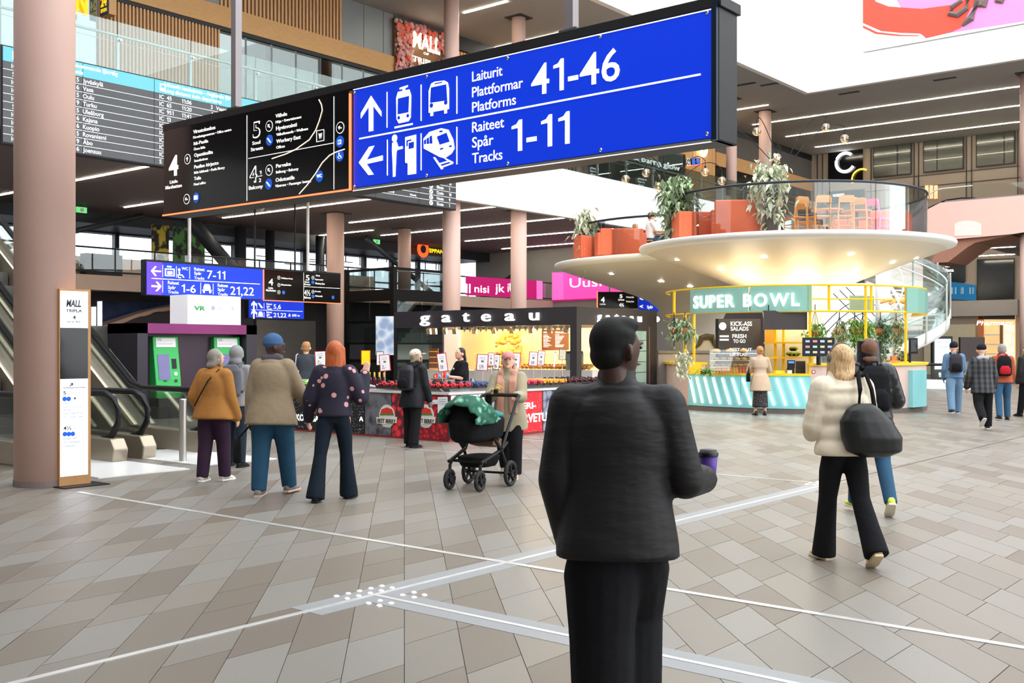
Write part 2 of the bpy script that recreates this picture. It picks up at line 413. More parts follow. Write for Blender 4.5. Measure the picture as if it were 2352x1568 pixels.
class Face:
    "drawing on a vertical face: pixel of a zoomed crop -> point on the face"
    def __init__(s, root, axis, val, ox, oy, k, sub='emblem'):
        s.r, s.ax, s.v, s.ox, s.oy, s.k = root, axis, val, ox, oy, k
    def uz(s, X, Y):
        px, py = s.ox + X / s.k, s.oy + Y / s.k
        p = onY(px, py, s.v) if s.ax == 'y' else onX(px, py, s.v)
        return (p.x if s.ax == 'y' else p.y), p.z
    def T(s, t, L, R, top, m, bold=0, lift=.004, shear=0, name='lettering'):
        u0, z0 = s.uz(*L); u1, _ = s.uz(R, L[1]); _, zt = s.uz(L[0], top)
        return lettering(t, m, s.r, u0, z0, zt - z0, u1 - u0, s.v - lift if s.ax == 'y' else s.v + lift, '-y' if s.ax == 'y' else '+x', .0015, bold, shear, name)
    def raw(s, poly, m, lift=.004, th=.003, name='pictogram', parent=None):
        v0, v1 = (s.v - lift - th, s.v - lift) if s.ax == 'y' else (s.v + lift, s.v + lift + th)
        b = MB()
        for pl in (poly if isinstance(poly[0][0], (tuple, list)) else [poly]): b.prism(pl, v0, v1, s.ax)
        return b.build(name, m, parent or s.r)
    def poly(s, pts, m, lift=.004, name='pictogram', parent=None):
        ps = pts if isinstance(pts[0][0], (tuple, list)) else [pts]
        return s.raw([[s.uz(*p) for p in pl] for pl in ps], m, lift, .003, name, parent)
    def line(s, a, b, w, m, name='line', lift=.004):
        (u0, z0), (u1, z1) = s.uz(*a), s.uz(*b); n = Vector((-(z1 - z0), u1 - u0)); n = n.normalized() * w / 2
        return s.raw([(u0 - n.x, z0 - n.y), (u1 - n.x, z1 - n.y), (u1 + n.x, z1 + n.y), (u0 + n.x, z0 + n.y)], m, lift, .003, name)
    def disc(s, c, r, m, name='roundel', lift=.004, inner=None, n=28):
        u, z = s.uz(*c)
        o = s.raw([(u + r * cos(2*pi*k/n), z + r * sin(2*pi*k/n)) for k in range(n)], m, lift, .002, name)
        if inner: s.raw([(u + r*.88 * cos(2*pi*k/n), z + r*.88 * sin(2*pi*k/n)) for k in range(n)], inner, lift + .001, .002, name)
        return o
    def arrow(s, c, r, ang, m, lift=.008):
        u, z = s.uz(*c); a = radians(ang)
        pts = [(-.11,-.6),(.11,-.6),(.11,.18),(.38,-.08),(.38,.2),(0,.6),(-.38,.2),(-.38,-.08),(-.11,.18)]
        return s.raw([(u + r*(x*cos(a) - y*sin(a)), z + r*(x*sin(a) + y*cos(a))) for x, y in pts], m, lift, .002, 'arrow')

SY = 6.8
sg = wthing('hanging_sign', 'long overhead blue and black direction sign listing platforms 41-46 and tracks 1-11', 'sign', (-7.2, SY, 3.0))
xr, xl, xm = onY(1634, 300, SY).x, onY(376, 300, SY).x, onY(812, 300, SY).x
zb, zt = onY(1631, 313, SY).z - .01, onY(1631, 25, SY).z + .005
MB().box(xl - .02, xr + .05, SY + .02, SY + .3, zb - .02, zt + .08).build('sign_frame', M_black, sg, bevel=.008)
MB().box(xl - .04, xr + .07, SY + .01, SY + .32, zt + .02, zt + .1).build('top_rail', M_black, sg, bevel=.006)
MB().box(xr + .005, xr + .045, SY - .012, SY + .3, zb - .02, zt + .06).build('end_cap', mat('navy_end_cap', '#1d2a3c', .35, .5), sg)
MB().box(xm, xr, SY, SY + .018, zb, zt).build('blue_panel', M_blue, sg)
MB().box(xm, xr, SY - .006, SY + .02, zb - .03, zb - .008).build('bottom_lip', M_steel, sg)
MB().box(xm, xr, SY - .012, SY - .004, zb - .034, zb - .028).box(xm, xr, SY - .006, SY + .004, zt + .002, zt + .008).build('edge_light', M_print, sg)
MB().box(xl, xm - .05, SY, SY + .018, zb, zt + .02).build('black_panel', M_bpanel, sg)
MB().box(xm - .05, xm - .012, SY - .01, SY + .02, zb, zt).build('divider', mat('bronze_divider', '#6b5a48', .4, .4), sg)
MB().box(xm - .032, xm - .018, SY - .03, SY - .008, zb - .02, zt - .03).build('neon_tube', M_neon, sg)
MB().box(xl, xm - .02, SY - .02, SY - .004, zb - .022, zb - .008).build('neon_tube', M_neon, sg)
for px in (543, 1313):
    c = onY(px, 200, SY + .15)
    MB().box(c.x - .04, c.x + .04, SY + .11, SY + .19, zt + .1, ZC).build('hanger_post', M_post, sg)
    MB().box(c.x - .09, c.x + .09, SY + .08, SY + .24, zt + .09, zt + .15).build('hanger_clamp', M_black, sg, bevel=.02)
B = Face(sg, 'y', SY, 780, 0, 2.5565)
for s, L, R, top in (('Laiturit', (780,480), 957, 420), ('Plattformar', (780,572), 1078, 512), ('Platforms', (780,660), 1037, 600), ('41-46', (1127,564), 1647, 382),
                     ('Raiteet', (780,778), 967, 717), ('Spår', (780,868), 905, 806), ('Tracks', (780,960), 957, 899), ('1-11', (1012,893), 1352, 711)):
    B.T(s, L, R, top, M_print, .005)
B.line((118, 815), (2122, 437), .014, M_print)
for x, a, b in ((281,540,750),(481,497,710),(691,448,668),(283,820,1030),(481,783,1000),(691,745,965)): B.line((x, a), (x, b), .011, M_print)
B.poly([(187,562),(248,655),(248,685),(200,622),(200,768),(174,773),(174,627),(127,697),(127,665)], M_print, name='arrow')
B.poly([(115,955),(176,862),(207,855),(162,938),(256,912),(256,942),(162,963),(203,1025),(172,1028)], M_print, name='arrow')
B.poly([[(345,540),(412,525),(423,560),(420,690),(408,712),(350,725),(337,700),(335,575)], [(355,516),(403,500),(403,511),(388,518),(388,532),(372,536),(372,522),(355,527)], [(325,744),(432,722),(432,733),(325,755)]], M_print, name='tram_pictogram')
B.poly([(347,580),(412,564),(408,660),(345,672)], M_blue, .0075, name='tram_window'); B.disc((351,692), .016, M_blue, lift=.0075); B.disc((404,680), .016, M_blue, lift=.0075)
B.poly([[(540,492),(560,480),(618,473),(638,485),(645,520),(645,640),(526,663),(526,535)], [(536,660),(552,657),(552,680),(536,683)], [(617,642),(633,640),(633,665),(617,668)]], M_print, name='bus_pictogram')
B.poly([[(541,515),(630,496),(636,590),(535,605)], [(562,490),(606,481),(606,487),(562,496)]], M_blue, .0075, name='bus_window'); B.disc((543,620), .02, M_blue, lift=.0075); B.disc((627,602), .02, M_blue, lift=.0075)
B.disc((325,812), .034, M_print); B.poly([[(312,838),(338,832),(347,862),(373,858),(373,873),(340,882),(336,900),(330,1036),(316,1040),(314,960),(310,880)]], M_print, name='person_pictogram')
B.poly([(388,806),(452,790),(452,1020),(403,1027),(403,960),(388,955)], M_print, name='machine_pictogram'); B.poly([[(397,825),(426,818),(426,826),(397,834)], [(397,834),(404,832),(404,858),(397,860)], [(410,840),(440,832),(440,868),(410,876)]], M_blue, .0075)
B.poly([[(495,815),(530,775),(600,753),(642,762),(670,820),(678,872),(660,902),(620,930),(590,922),(497,872)], [(552,925),(562,922),(612,990),(600,996)], [(618,932),(628,930),(672,952),(664,962)], [(590,958),(650,940),(650,949),(590,967)], [(604,975),(668,953),(668,962),(604,985)]], M_print, name='train_pictogram')
B.poly([[(575,803),(632,780),(650,832),(592,850)], [(500,826),(512,816),(512,845),(500,848)], [(516,815),(528,806),(530,845),(516,846)], [(533,803),(546,796),(549,843),(533,844)], [(594,872),(612,867),(612,876),(594,881)], [(648,856),(662,852),(662,862),(648,866)], [(590,768),(608,766),(608,776),(590,778)]], M_blue, .0075, name='train_window')
scr = MB().lathe([(0, .008), (.01, .007), (.016, 0)], 10).mesh('screw'); scr.materials.append(M_chrome)
for X, Y in ((88,545),(512,450),(987,342),(1530,215),(2157,73),(88,1095),(512,1030),(988,960),(1533,880),(2157,785)):
    u, z = B.uz(X, Y); o = like(scr, 'screw', sg, (u, SY - .003, z)); o.rotation_euler = (pi/2, 0, 0)
K = Face(sg, 'y', SY, 380, 220, 5.345)
for s, L, R, top, bd in (('Virastokeskus',(345,465),615,421,.006),('Förvaltningscentrum • Office centre',(345,528),812,497,0),('Itä-Pasila',(352,607),527,566,.006),('Östra Böle',(352,672),490,641,0),
    ('Opastinsilta',(357,752),585,709,.006),('Semaforbron',(357,815),522,783,0),('Pasilan kirjasto',(357,895),655,853,.006),('Böle bibliotek • Pasila library',(357,960),730,929,0),('Telia',(355,1038),440,996,.006),('Head office',(352,1103),497,1071,0),
    ('4',(47,985),160,748,.03),('Little',(58,1080),152,1041,.008),('Manhattan',(5,1150),203,1108,.008),('5',(1078,520),1168,322,.02),('Soul',(1070,605),1167,563,.006),('Streets',(1052,683),1200,641,.006),
    ('Viihde',(1355,272),1495,226,.008),('Nöje • Entertainment',(1357,340),1672,307,0),('Hyvinvointi',(1362,425),1615,378,.008),('Välbefinnande • Wellness',(1365,495),1753,461,0),('Workery East',(1365,583),1663,537,.008),('Offices',(1365,652),1468,617,0),
    ('4',(1038,1070),1130,872,.02),('1',(1158,965),1180,922,0),('2',(1150,1060),1178,1014,0),('Balcony',(1028,1155),1198,1110,.006),('Parveke',(1362,885),1542,839,.008),('Balkong • Balcony',(1362,955),1635,921,0),('Odotustila',(1357,1058),1587,1011,.008),('Väntrum • Passenger lounge',(1352,1125),1790,1091,0)):
    K.T(s, L, R, top, M_print, bd)
for s, L, R, top in (('5',(1088,508),1158,334), ('4',(1052,1052),1120,900)): K.T(s, L, R, top, M_bpanel, 0, .008)   # outlined figures
K.line((1005, 240), (1005, 1290), .006, M_print); K.line((2073, 8), (2073, 1150), .006, M_print); K.line((1025, 770), (2073, 578), .006, M_print); K.line((1140, 990), (1192, 980), .006, M_print)
for c, a in (((275,778),0),((1278,372),45),((1278,912),45),((265,1268),75),((2150,392),75)): K.disc(c, .056, M_print, inner=M_bpanel); K.arrow(c, .045, a, M_print)
for c in ((1282,545),(1272,1082),(2147,562),(2145,735),(383,1250),(1895,988)): K.disc(c, .056, M_iblue)
K.T('WC', (1865,1008), 1927, 968, M_print, .02, .009)
for c in ((1282,545),(1272,1082)): K.poly([[(c[0]-28,c[1]-22),(c[0]-14,c[1]-26),(c[0]+26,c[1]+28),(c[0]+14,c[1]+34)]], M_print, .009)
K.poly([[(2128,545),(2166,538),(2166,592),(2128,600)]], M_print, .009); K.poly([[(2136,556),(2144,554),(2144,585),(2136,587)], [(2150,553),(2158,551),(2158,582),(2150,584)]], M_iblue, .013)
K.poly([[(2136,700),(2144,698),(2146,735),(2164,732),(2172,765),(2164,768),(2156,742),(2138,745)], [(2122,745),(2128,745),(2136,765),(2150,768),(2150,775),(2132,772)]], M_print, .009)
K.poly([[(360,1225),(404,1220),(404,1272),(360,1278)]], M_print, .009)
for a, b in (((1860,432),(1950,414)),((1950,414),(1950,548)),((1950,548),(1860,566)),((1860,566),(1860,432))): K.line(a, b, .006, M_print)
K.T('W', (1885,528), 1925, 462, M_print, .02)
for pts in ([(1888,46),(1920,110),(1930,180),(1895,300),(1850,420),(1770,540),(1600,660),(1480,715),(1310,772)], [(2205,655),(2100,690),(2020,730),(1930,820),(1850,950),(1740,1100),(1645,1205)]):
    for a, b in zip(pts, pts[1:]): K.line(a, b, .009, M_amber, 'light_reflection_line' if False else 'reflection_streak')  # light reflections in the black panel, painted as pale glowing lines
# small ceiling sensor below the sign's far ceiling (pale half dome)

# ------------------------------------------------------------------ long departure board on the gallery edge
BX = -24.3
db = wthing('departure_board', 'long dark train departure board with blue header along gallery edge', 'screen', (BX, 19, 6.25))
y0, y1 = onX(6, 300, BX).y, onX(1047, 400, BX).y
M_board = mat('dark_led_screen', '#46474a', .3, emit=.05, noise=(1, .15)); M_bhead = mat('light_blue_screen', '#5aa9c2', .3, emit=.3, noise=(1, .08))
MB().box(BX - .3, BX - .02, y0 - .03, y1 + .03, 6.22, 8.46).build('board_housing', M_black, db)
MB().box(BX - .02, BX, y0, y1, 6.25, 8.1).build('led_screen', M_board, db)
MB().box(BX - .02, BX + .002, y0, y1, 8.1, 8.43).build('header_band', M_bhead, db)
for k in range(1, 10): MB().box(BX, BX + .004, y0, y1, 8.1 - k * .185 - .006, 8.1 - k * .185 + .006).build('row_line', M_printdim, db)
yy = y0
while yy < y1: MB().box(BX, BX + .005, yy - .006, yy + .006, 6.25, 8.43).build('screen_seam', M_black, db); yy += 1.93
D = Face(db, 'x', BX, 0, 0, 2.868)
def row(k): return 8.1 - (k + 1) * .185 + .045
def btxt(s, px, k, h=.105, m=M_printdim): lettering(s, m, db, onX(px, 300, BX).y, row(k), h, None, BX + .004, '+x', .002, .01)
for k, (p, c) in enumerate((('5','Jyväskylä'),('6','Vasa'),('5','Oulu'),('9','Turku'),('5','Uleåborg'),('6','Kajana'),('6','Kuopio'),('5','Rovaniemi'),('9','Åbo'),('6','Joensuu'))):
    btxt(p, 175.5, k); btxt(c, 190, k); btxt('S' if k in (1, 5) else 'IC', 28 if k in (1, 5) else 26, k)
    btxt('S' if k == 9 else 'IC', 366, k)
for k, (a, b) in enumerate((('45','11:06'),('65','11:20'),('951','11:41'),('13','12:00'),('25','12:24'))): btxt(a, 383, k); btxt(b, 417.5, k)
btxt('3', 484, 0); btxt('Vaasa', 496, 0); btxt('4', 484, 1); btxt('Oulu', 496, 1)
def hdr(s, px, z): lettering(s, M_print, db, onX(px, 300, BX).y, z, .1, None, BX + .006, '+x', .002, .012)
hdr('Ankommande fjärrtåg', 160, 8.3); hdr('Arrivals', 150, 8.15); hdr('Lähtevät kaukojunat - Avgående fjärrtåg', 378, 8.3); hdr('Long distance train departures', 378, 8.15)
yr = onX(160, 300, BX).y; MB().box(BX, BX + .003, yr - .12, yr + .03, row(0) - .03, row(0) + .14).build('delay_mark', mat('red_screen', '#e2483c', .4, emit=.5), db)
for px, zz in ((28, 8.16), (367, 8.16)):
    yy = onX(px, 300, BX).y; MB().box(BX, BX + .006, yy, yy + .17, zz, zz + .19).build('train_pictogram', M_print, db); MB().box(BX, BX + .009, yy + .03, yy + .14, zz + .08, zz + .16).build('train_window', M_bhead, db)
for k, (l, t, n) in zip(range(4, 10), (('U','4min','2'),('S','7min','10'),('P','10min','1'),('A','12min','10'),('E','14min','9'),('K','15min','1'))):
    yy = onX(990, 430, BX).y; btxt(t, 1002.5, k); btxt(n, 1031, k)
    MB().add([(BX + .004, yy + .09 * cos(a), row(k) + .05 + .075 * sin(a)) for a in [2*pi*i/16 for i in range(16)]], [tuple(range(16))]).build('line_roundel', M_printdim, db)
    lettering(l, M_black, db, yy - .035, row(k), .1, .07, BX + .007, '+x', .002, .01)
btxt('1:00', 812, 7); btxt('Leppävaara', 868, 7); btxt('2', 860, 8); btxt('Lentoasema', 868, 8); btxt('Tikkurila', 941, 8, .06)

# ------------------------------------------------------------------ smaller hanging signs under the gallery
def hang_sign(name, label, X0, pl, pr, pt, pbm, parts):
    ya, yb = onX(pl, 600, X0).y, onX(pr, 600, X0).y; za, zb2 = onX(pl, pbm, X0).z, onX(pl, pt, X0).z
    r = wthing(name, label, 'sign', (X0, (ya + yb) / 2, za)); return r, ya, yb, za, zb2
X2 = -25.4
s2, ya, yb, za, zb2 = hang_sign('hanging_sign', 'blue and black hanging sign listing tracks 7-11 and 1-6 above ticket kiosk', X2, 337, 782, 600, 676, None)
ym = onX(604, 600, X2).y
M_purple = mat('backlit_purple_panel', '#5a3bd2', .3, emit=.5, noise=(1, .2))
MB().box(X2 - .25, X2 - .02, ya - .02, yb + .02, za - .02, zb2 + .06).build('sign_frame', M_black, s2)
MB().box(X2 - .02, X2, ya, ym, za, zb2).build('blue_panel', M_blue, s2); MB().box(X2 - .02, X2 + .002, ya, onX(372, 600, X2).y, za, zb2).build('purple_panel', M_purple, s2)
MB().box(X2 - .02, X2, ym + .05, yb, za, zb2).build('black_panel', M_bpanel, s2)
MB().box(X2 - .01, X2 + .02, ym, ym + .03, za, zb2).box(X2 - .01, X2 + .02, ym, yb, za - .03, za - .01).build('neon_tube', M_neon, s2)
for px in (435, 707): c = onX(px, 590, X2 - .1); MB().cyl((c.x, c.y, zb2 + .05), (c.x, c.y, 6.7), .045, n=10).build('hanger_post', mat('white_hanger_pole', '#d9d4d2', .4), s2)
F2 = Face(s2, 'x', X2, 330, 580, 5.0043)
for s, L, R, top in (('Raiteet',(580,205),700,167),('Spår',(580,252),665,216),('Tracks',(580,305),695,272),('7-11',(728,297),936,200),('Raiteet',(278,362),405,322),('Spår',(278,415),368,378),('Tracks',(278,466),400,433),('1-6',(435,455),598,362),
                     ('Raiteet',(850,392),968,354),('Spår',(850,440),935,404),('Tracks',(850,490),965,457),('21,22',(995,482),1266,385),('WC',(437,198),510,164)): F2.T(s, L, R, top, M_print, .005)
F2.line((88, 295), (1335, 362), .02, M_print)
for x, a, b in ((218,142,280),(375,155,288),(527,165,298),(218,322,458),(655,345,475),(797,355,480)): F2.line((x, a), (x, b), .016, M_print)
F2.poly([[(80,210),(128,155),(150,158),(115,202),(200,207),(200,224),(115,220),(150,266),(128,268)]], M_print); F2.poly([[(205,388),(158,333),(136,333),(170,378),(88,373),(88,395),(170,398),(132,442),(158,442)]], M_print)
F2.poly([[(242,180),(355,185),(355,275),(242,270)], [(265,150),(320,155),(318,172),(268,168)]], M_print); F2.poly([[(256,195),(340,199),(340,262),(256,258)]], M_blue, .008); F2.poly([[(268,212),(328,214),(328,255),(268,252)]], M_print, .011)
F2.disc((407,197), .04, M_print); F2.poly([[(398,218),(414,218),(418,250),(445,252),(468,285),(456,290),(436,264),(404,262)], [(385,250),(396,250),(402,280),(430,285),(428,296),(394,290)]], M_print)
F2.poly([[(685,395),(700,360),(752,362),(768,398),(768,425),(685,420)], [(672,425),(782,430),(782,440),(672,436)], [(680,440),(702,440),(702,462),(680,462)], [(752,442),(775,443),(775,466),(752,465)]], M_print)
for s, L, R, top in (('4',(1435,375),1487,295),('Little',(1432,415),1485,393),('Manhattan',(1405,442),1518,418),('5',(1862,318),1905,255),('Soul',(1850,345),1900,325),('Streets',(1845,372),1915,352),('4½',(1845,490),1915,425),('Balcony',(1845,525),1920,502),
    ('Veikkaus Arena',(1580,300),1713,282),('Messukeskus',(1580,376),1695,358),('Viihde',(1975,270),2025,254),('Hyvinvointi',(1970,315),2060,298),('Workery East',(1970,362),2080,342),('Parveke',(1970,452),2035,436),('Odotustila',(1970,505),2055,488)): F2.T(s, L, R, top, M_print, .005)
F2.line((1838, 230), (1838, 552), .012, M_print); F2.line((1842, 390), (2255, 412), .012, M_print)
for c in ((1553,288),(1553,372),(1553,455),(1945,288),(1945,450)): F2.disc(c, .055, M_print, inner=M_bpanel); F2.arrow(c, .045, 0 if c[1] < 400 else 90, M_print)
for c in ((1607,458),(1943,340),(1945,503),(2175,515)): F2.disc(c, .055, M_iblue)

X3 = -28.2
s3, ya, yb, za, zb2 = hang_sign('hanging_sign', 'small blue hanging sign reading 5,6 and 21,22 600 m below black sign', X3, 572, 698, 687, 729, None)
MB().box(X3 - .2, X3 - .02, ya - .02, yb + .02, za - .02, zb2 + .03).build('sign_frame', M_black, s3); MB().box(X3 - .02, X3, ya, yb, za, zb2).build('blue_panel', M_blue, s3)
for yy in (ya + .3, yb - .3): MB().cyl((X3 - .1, yy, zb2), (X3 - .1, yy, 6.7), .03, n=8).build('hanger_post', M_black, s3)
F3 = Face(s3, 'x', X3, 330, 580, 5.0043)
for s, L, R, top in (('5,6',(1492,645),1577,592),('21,22',(1492,740),1638,690),('600 m',(1705,733),1792,705),('Raiteet',(1412,600),1475,578),('Spår',(1412,628),1450,606),('Tracks',(1412,655),1475,634),('Raiteet',(1412,694),1475,672),('Spår',(1412,722),1450,700),('Tracks',(1412,750),1475,728)): F3.T(s, L, R, top, M_print, .005)
F3.line((1235, 655), (1825, 676), .014, M_print)
for c in ((1265,608),(1265,704)): F3.arrow(c, .26, 0, M_print, .005)
for x, a, b in ((1300,580,645),(1382,580,645),(1300,678,742),(1382,680,745)): F3.line((x, a), (x, b), .014, M_print)
F3.poly([[(1312,580),(1330,580),(1370,632),(1352,642)]], M_print); F3.poly([[(1316,700),(1326,676),(1356,676),(1368,700),(1368,725),(1316,722)], [(1312,728),(1372,730),(1372,738),(1312,736)]], M_print); F3.poly([[(1672,702),(1680,702),(1686,735),(1678,735),(1674,718),(1668,736),(1660,735)]], M_print)

# ------------------------------------------------------------------ information totem beside the column
tc = G(136, 1119); TX = tc.x; TY0 = tc.y; TY1 = onX(209, 1118, TX).y
M_totem = mat('pale_oak', '#b98a58', .5, noise=(7, .14), stretch=(5, 5, .6))
tt = wthing('info_totem', 'oak framed mall directory totem with tall screen leaning by pink column', 'totem', (TX - .07, (TY0 + TY1) / 2, 0))
TZ = onX(136, 662, TX).z
MB().box(TX - .15, TX, TY0, TY1, 0.005, TZ).build('totem_body', M_totem, tt, bevel=.006)
MB().box(TX - .17, TX + .2, TY0 - .05, TY1 + .12, 0, .012).build('base_plate', M_black, tt)
FT = Face(tt, 'x', TX, 0, 420, 4.6118); FB = Face(tt, 'x', TX, 0, 700, 3.92)
ua, ub = FT.uz(637, 1140)[0], FT.uz(930, 1150)[0]
z1 = FT.uz(637, 1140)[1]; z2 = FB.uz(545, 205)[1]; z3 = FB.uz(547, 668)[1]; z4 = FB.uz(548, 1548)[1]
M_scr = mat('white_lcd_screen', '#eef0fb', .2, emit=.75, noise=(2, .04)); M_ink = mat('dark_screen_print', '#20242c', .4); M_ink2 = mat('grey_screen_print', '#9aa2b4', .4, emit=.2)
MB().box(TX - .01, TX + .004, ua, ub, z2, z1).build('upper_screen', M_scr, tt); MB().box(TX - .01, TX + .003, ua, ub, z3, z2).build('dark_glass_panel', M_bpanel, tt); MB().box(TX - .01, TX + .004, ua, ub, z4, z3).build('lower_screen', M_scr, tt)
FT.T('MALL', (700,1307), 855, 1235, M_ink, .03, .006, .12); FT.T('TRIPLA', (697,1366), 865, 1335, M_ink, .02, .006); FT.T('4', (768,1442), 800, 1402, M_ink, .02, .006); FT.T('kerros / floor', (712,1475), 853, 1458, M_ink, .01, .006); FT.T('OF', (768,1328), 790, 1318, M_ink, .01, .006)
for s, L, R, top, m in (('5',(568,808),592,775,M_ink),('kerros',(598,785),648,777,M_ink2),('floor',(598,805),635,796,M_ink2),('Fokus',(568,894),622,880,M_ink2),('Glory For You Spa',(568,926),733,910,M_ink2),('Salonki',(568,952),635,938,M_ink2),('Luxury Nails & Spa',(568,984),742,968,M_ink2),('Piece of Hair Tripla',(568,1018),740,1002,M_ink2),
    ('4½',(568,1128),640,1092,M_ink),('kerros',(646,1104),696,1096,M_ink2),('floor',(646,1122),684,1114,M_ink2),('Brokadi Tripla',(568,1212),692,1196,M_ink2),('HSL Palvelupiste',(568,1246),724,1230,M_ink2),('Teppanyaki',(568,1278),676,1262,M_ink2)): FB.T(s, L, R, top, m, .012, .006)
FB.line((566, 748), (772, 742), .006, M_ink); FB.line((566, 1066), (772, 1056), .003, M_ink2); FB.arrow((640,718), .045, -45, M_ink)
for c in ((579,846),(616,846),(581,1162),(617,1162),(653,1160)): FB.disc(c, .026, M_iblue, lift=.006)
FB.disc((672,840), .012, M_ink, lift=.006)
# ================================================================== columns
def column(label, x, y, parts):
    r = wthing('column', label, 'column', (x, y, parts[0][0]), 'pale pink round columns')
    for z0, z1, rad in parts:
        MB().cyl((x, y, z0), (x, y, z1), rad, n=40).build('shaft', M_pinkcol, r, smooth=True)
        MB().box(x - rad - .12, x + rad + .12, y - rad - .12, y + rad + .12, z1 - .03, z1 + .01).build('ceiling_collar', M_dark, r)
    if parts[0][0] == 0: MB().cyl((x, y, 0), (x, y, .07), parts[0][2] + .006, n=40).build('base_ring', mat('grey_base_ring', '#7d6f6a', .5), r)
c = G(99, 1113); column('thick pale pink column at the far left beside the oak totem', c.x, c.y + .02, [(0, ZC, .325)])
column('pink column at right end of the departure board, behind bakery kiosk', -25.05, 27.35, [(0, 6.7, .31), (8.45, ZC, .265)])
column('second pink column behind bakery kiosk, right of the departure board', -25.0, 31.0, [(0, 6.7, .3), (8.45, ZC, .26)])
column('grey pink column left of the glass elevator', -30.9, 27.2, [(0, 6.7, .33)])
column('grey pink column rising behind the glass elevator', -32.6, 32.6, [(4, 6.7, .28)])
column('pink column on right edge of the picture beside the pharmacy', -12.35, 51.75, [(0, 6.7, .34), (8.45, ZC, .34)])
column('slim pink gallery column left of the tall plant pot', -24.95, 47.7, [(8.45, ZC, .26)])
column('pink gallery column directly above the tall trailing plant', -24.95, 51.4, [(8.45, ZC, .32)])

# ================================================================== ceiling light strips
ceil_lo = bpy.data.objects['ceiling']; ceil_up = bpy.data.objects['ceiling_2']; ceil_bk = bpy.data.objects['ceiling_3']
def strip(par, z, a, b, w=.05):
    p, q = onZ(*a, z), onZ(*b, z); ym = (p.y + q.y) / 2
    MB().box(min(p.x, q.x), max(p.x, q.x), ym - w, ym + w, z - .025, z + .01).build('light_strip', M_strip, par)
for a, b in (((165,415),(340,381)),((0,447),(35,440)),((285,475),(375,462)),((514,500),(857,455)),((804,511),(1161,471)),((875,540),(1325,497)),((1068,553),(1330,531)),((1154,571),(1330,557)),((1269,584),(1330,579)),((450,585),(620,560)),((250,540),(420,516)),((700,545),(850,527))):
    strip(ceil_lo, 6.7, a, b, .036)
for a, b in (((1729,286),(2333,199)),((1805,313),(2333,243)),((1873,337.5),(2333,280)),((1600,227),(1683,207)),((1600,268),(1760,239)),((1065,29),(1165,2)),((1110,115),(1310,70)),((2333,199),(2420,187)),((2333,243),(2420,231)),((2333,280),(2420,270))): strip(ceil_up, ZC, a, b, .045)
for a, b in (((2214,573),(2330,565.5)),((2210,589.5),(2330,583))): strip(ceil_bk, 6.72, a, b, .06)
for a in ((1770,193),(1950,213),(2170,181),(1712,193)):
    c = onZ(*a, ZC); MB().box(c.x - .5, c.x + .5, c.y - .12, c.y + .12, ZC - .02, ZC + .01).build('air_slot', M_dark, ceil_up)
c = onZ(597, 473, 6.7); dm = MB().lathe([(0, -.22), (.1, -.19), (.16, -.1), (.17, 0)], 16, (c.x, c.y, 6.7)).build('ceiling_sensor', mat('pale_plastic', '#d8cfcc', .4), ceil_lo, smooth=True)

# ================================================================== glass balustrade on the gallery edge
GXB = -24.62
M_rail = mat('pale_green_handrail', '#d5dedb', .35, .3, noise=(6, .04))
bl = wthing('glass_balustrade', 'long glass balustrade with pale handrail along the upper gallery edge', 'railing', (GXB, 28, 8.45))
MB().tube([(GXB - .06, 6, 9.42), (GXB - .06, 62, 9.42)], .035, 10).build('handrail', M_rail, bl, smooth=True)
MB().tube([(GXB - .1, 6, 9.27), (GXB - .1, 62, 9.27)], .008, 6).build('wire', M_rail, bl)
MB().box(GXB - .04, GXB + .05, 6, 62, 8.4, 8.5).build('base_shoe', M_rail, bl)
pan = MB().box(-.006, .006, .015, 2.105, 0, 1.28).mesh('glass_pane'); pan.materials.append(M_glass_g)
pst = MB().box(-.12, -.06, -.035, .035, 0, .97).mesh('post'); pst.materials.append(M_rail)
clp = MB().cyl((-.07, 0, .86), (.03, 0, .86), .03, n=8).mesh('clamp'); clp.materials.append(M_chrome)
yy = 6
while yy < 61:
    like(pan, 'glass_pane', bl, (GXB, yy, 8.47)); like(pst, 'post', bl, (GXB, yy + .05, 8.45)); like(clp, 'clamp', bl, (GXB, yy + .08, 8.45)); yy += 2.12

# ================================================================== shop fronts on the left wall of the gallery
FX = -28.36
def fy(px): return onX(px, 100, FX).y
WB0, WB1 = 11.68, 12.32
sf = wthing('shop_front', 'gallery shop front with vertical oak slats, oak beam and pale glazing', 'shop front', (FX, 18, 8.45))
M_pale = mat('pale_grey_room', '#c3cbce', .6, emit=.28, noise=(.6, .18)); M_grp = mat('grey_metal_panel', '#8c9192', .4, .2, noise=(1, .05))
MB().box(FX - .05, FX + .1, 4, fy(905), WB0, WB1).build('oak_beam', M_wood, sf)
MB().box(FX - .05, FX + .06, 4, fy(905), WB0 - .12, WB0).build('dark_soffit', M_dark, sf)
q = MB(); y = fy(225); y2 = fy(502)
while y < y2: q.box(FX - .02, FX + .06, y, y + .055, 8.45, WB0 - .1); y += .118
o = q.build('oak_slat_screen', M_woodslat, sf); o['kind'] = 'stuff'
q = MB(); y = fy(505); y2 = fy(785)
while y < y2: q.box(FX - .02, FX + .05, y, y + .075, WB1, ZC); y += .15
o = q.build('oak_slat_panel', M_woodslat, sf); o['kind'] = 'stuff'
MB().box(FX - .04, FX - .02, fy(505), fy(785), WB1, ZC).build('backing', mat('dark_oak_backing', '#6d5032', .7), sf)
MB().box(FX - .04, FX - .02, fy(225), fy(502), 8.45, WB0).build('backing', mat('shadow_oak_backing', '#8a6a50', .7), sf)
for a, b in ((785, 835), (836, 880), (881, 903), (440, 504), (314, 438)): MB().box(FX - .03, FX, fy(a), fy(b), WB1, ZC).build('metal_panel', M_grp, sf)
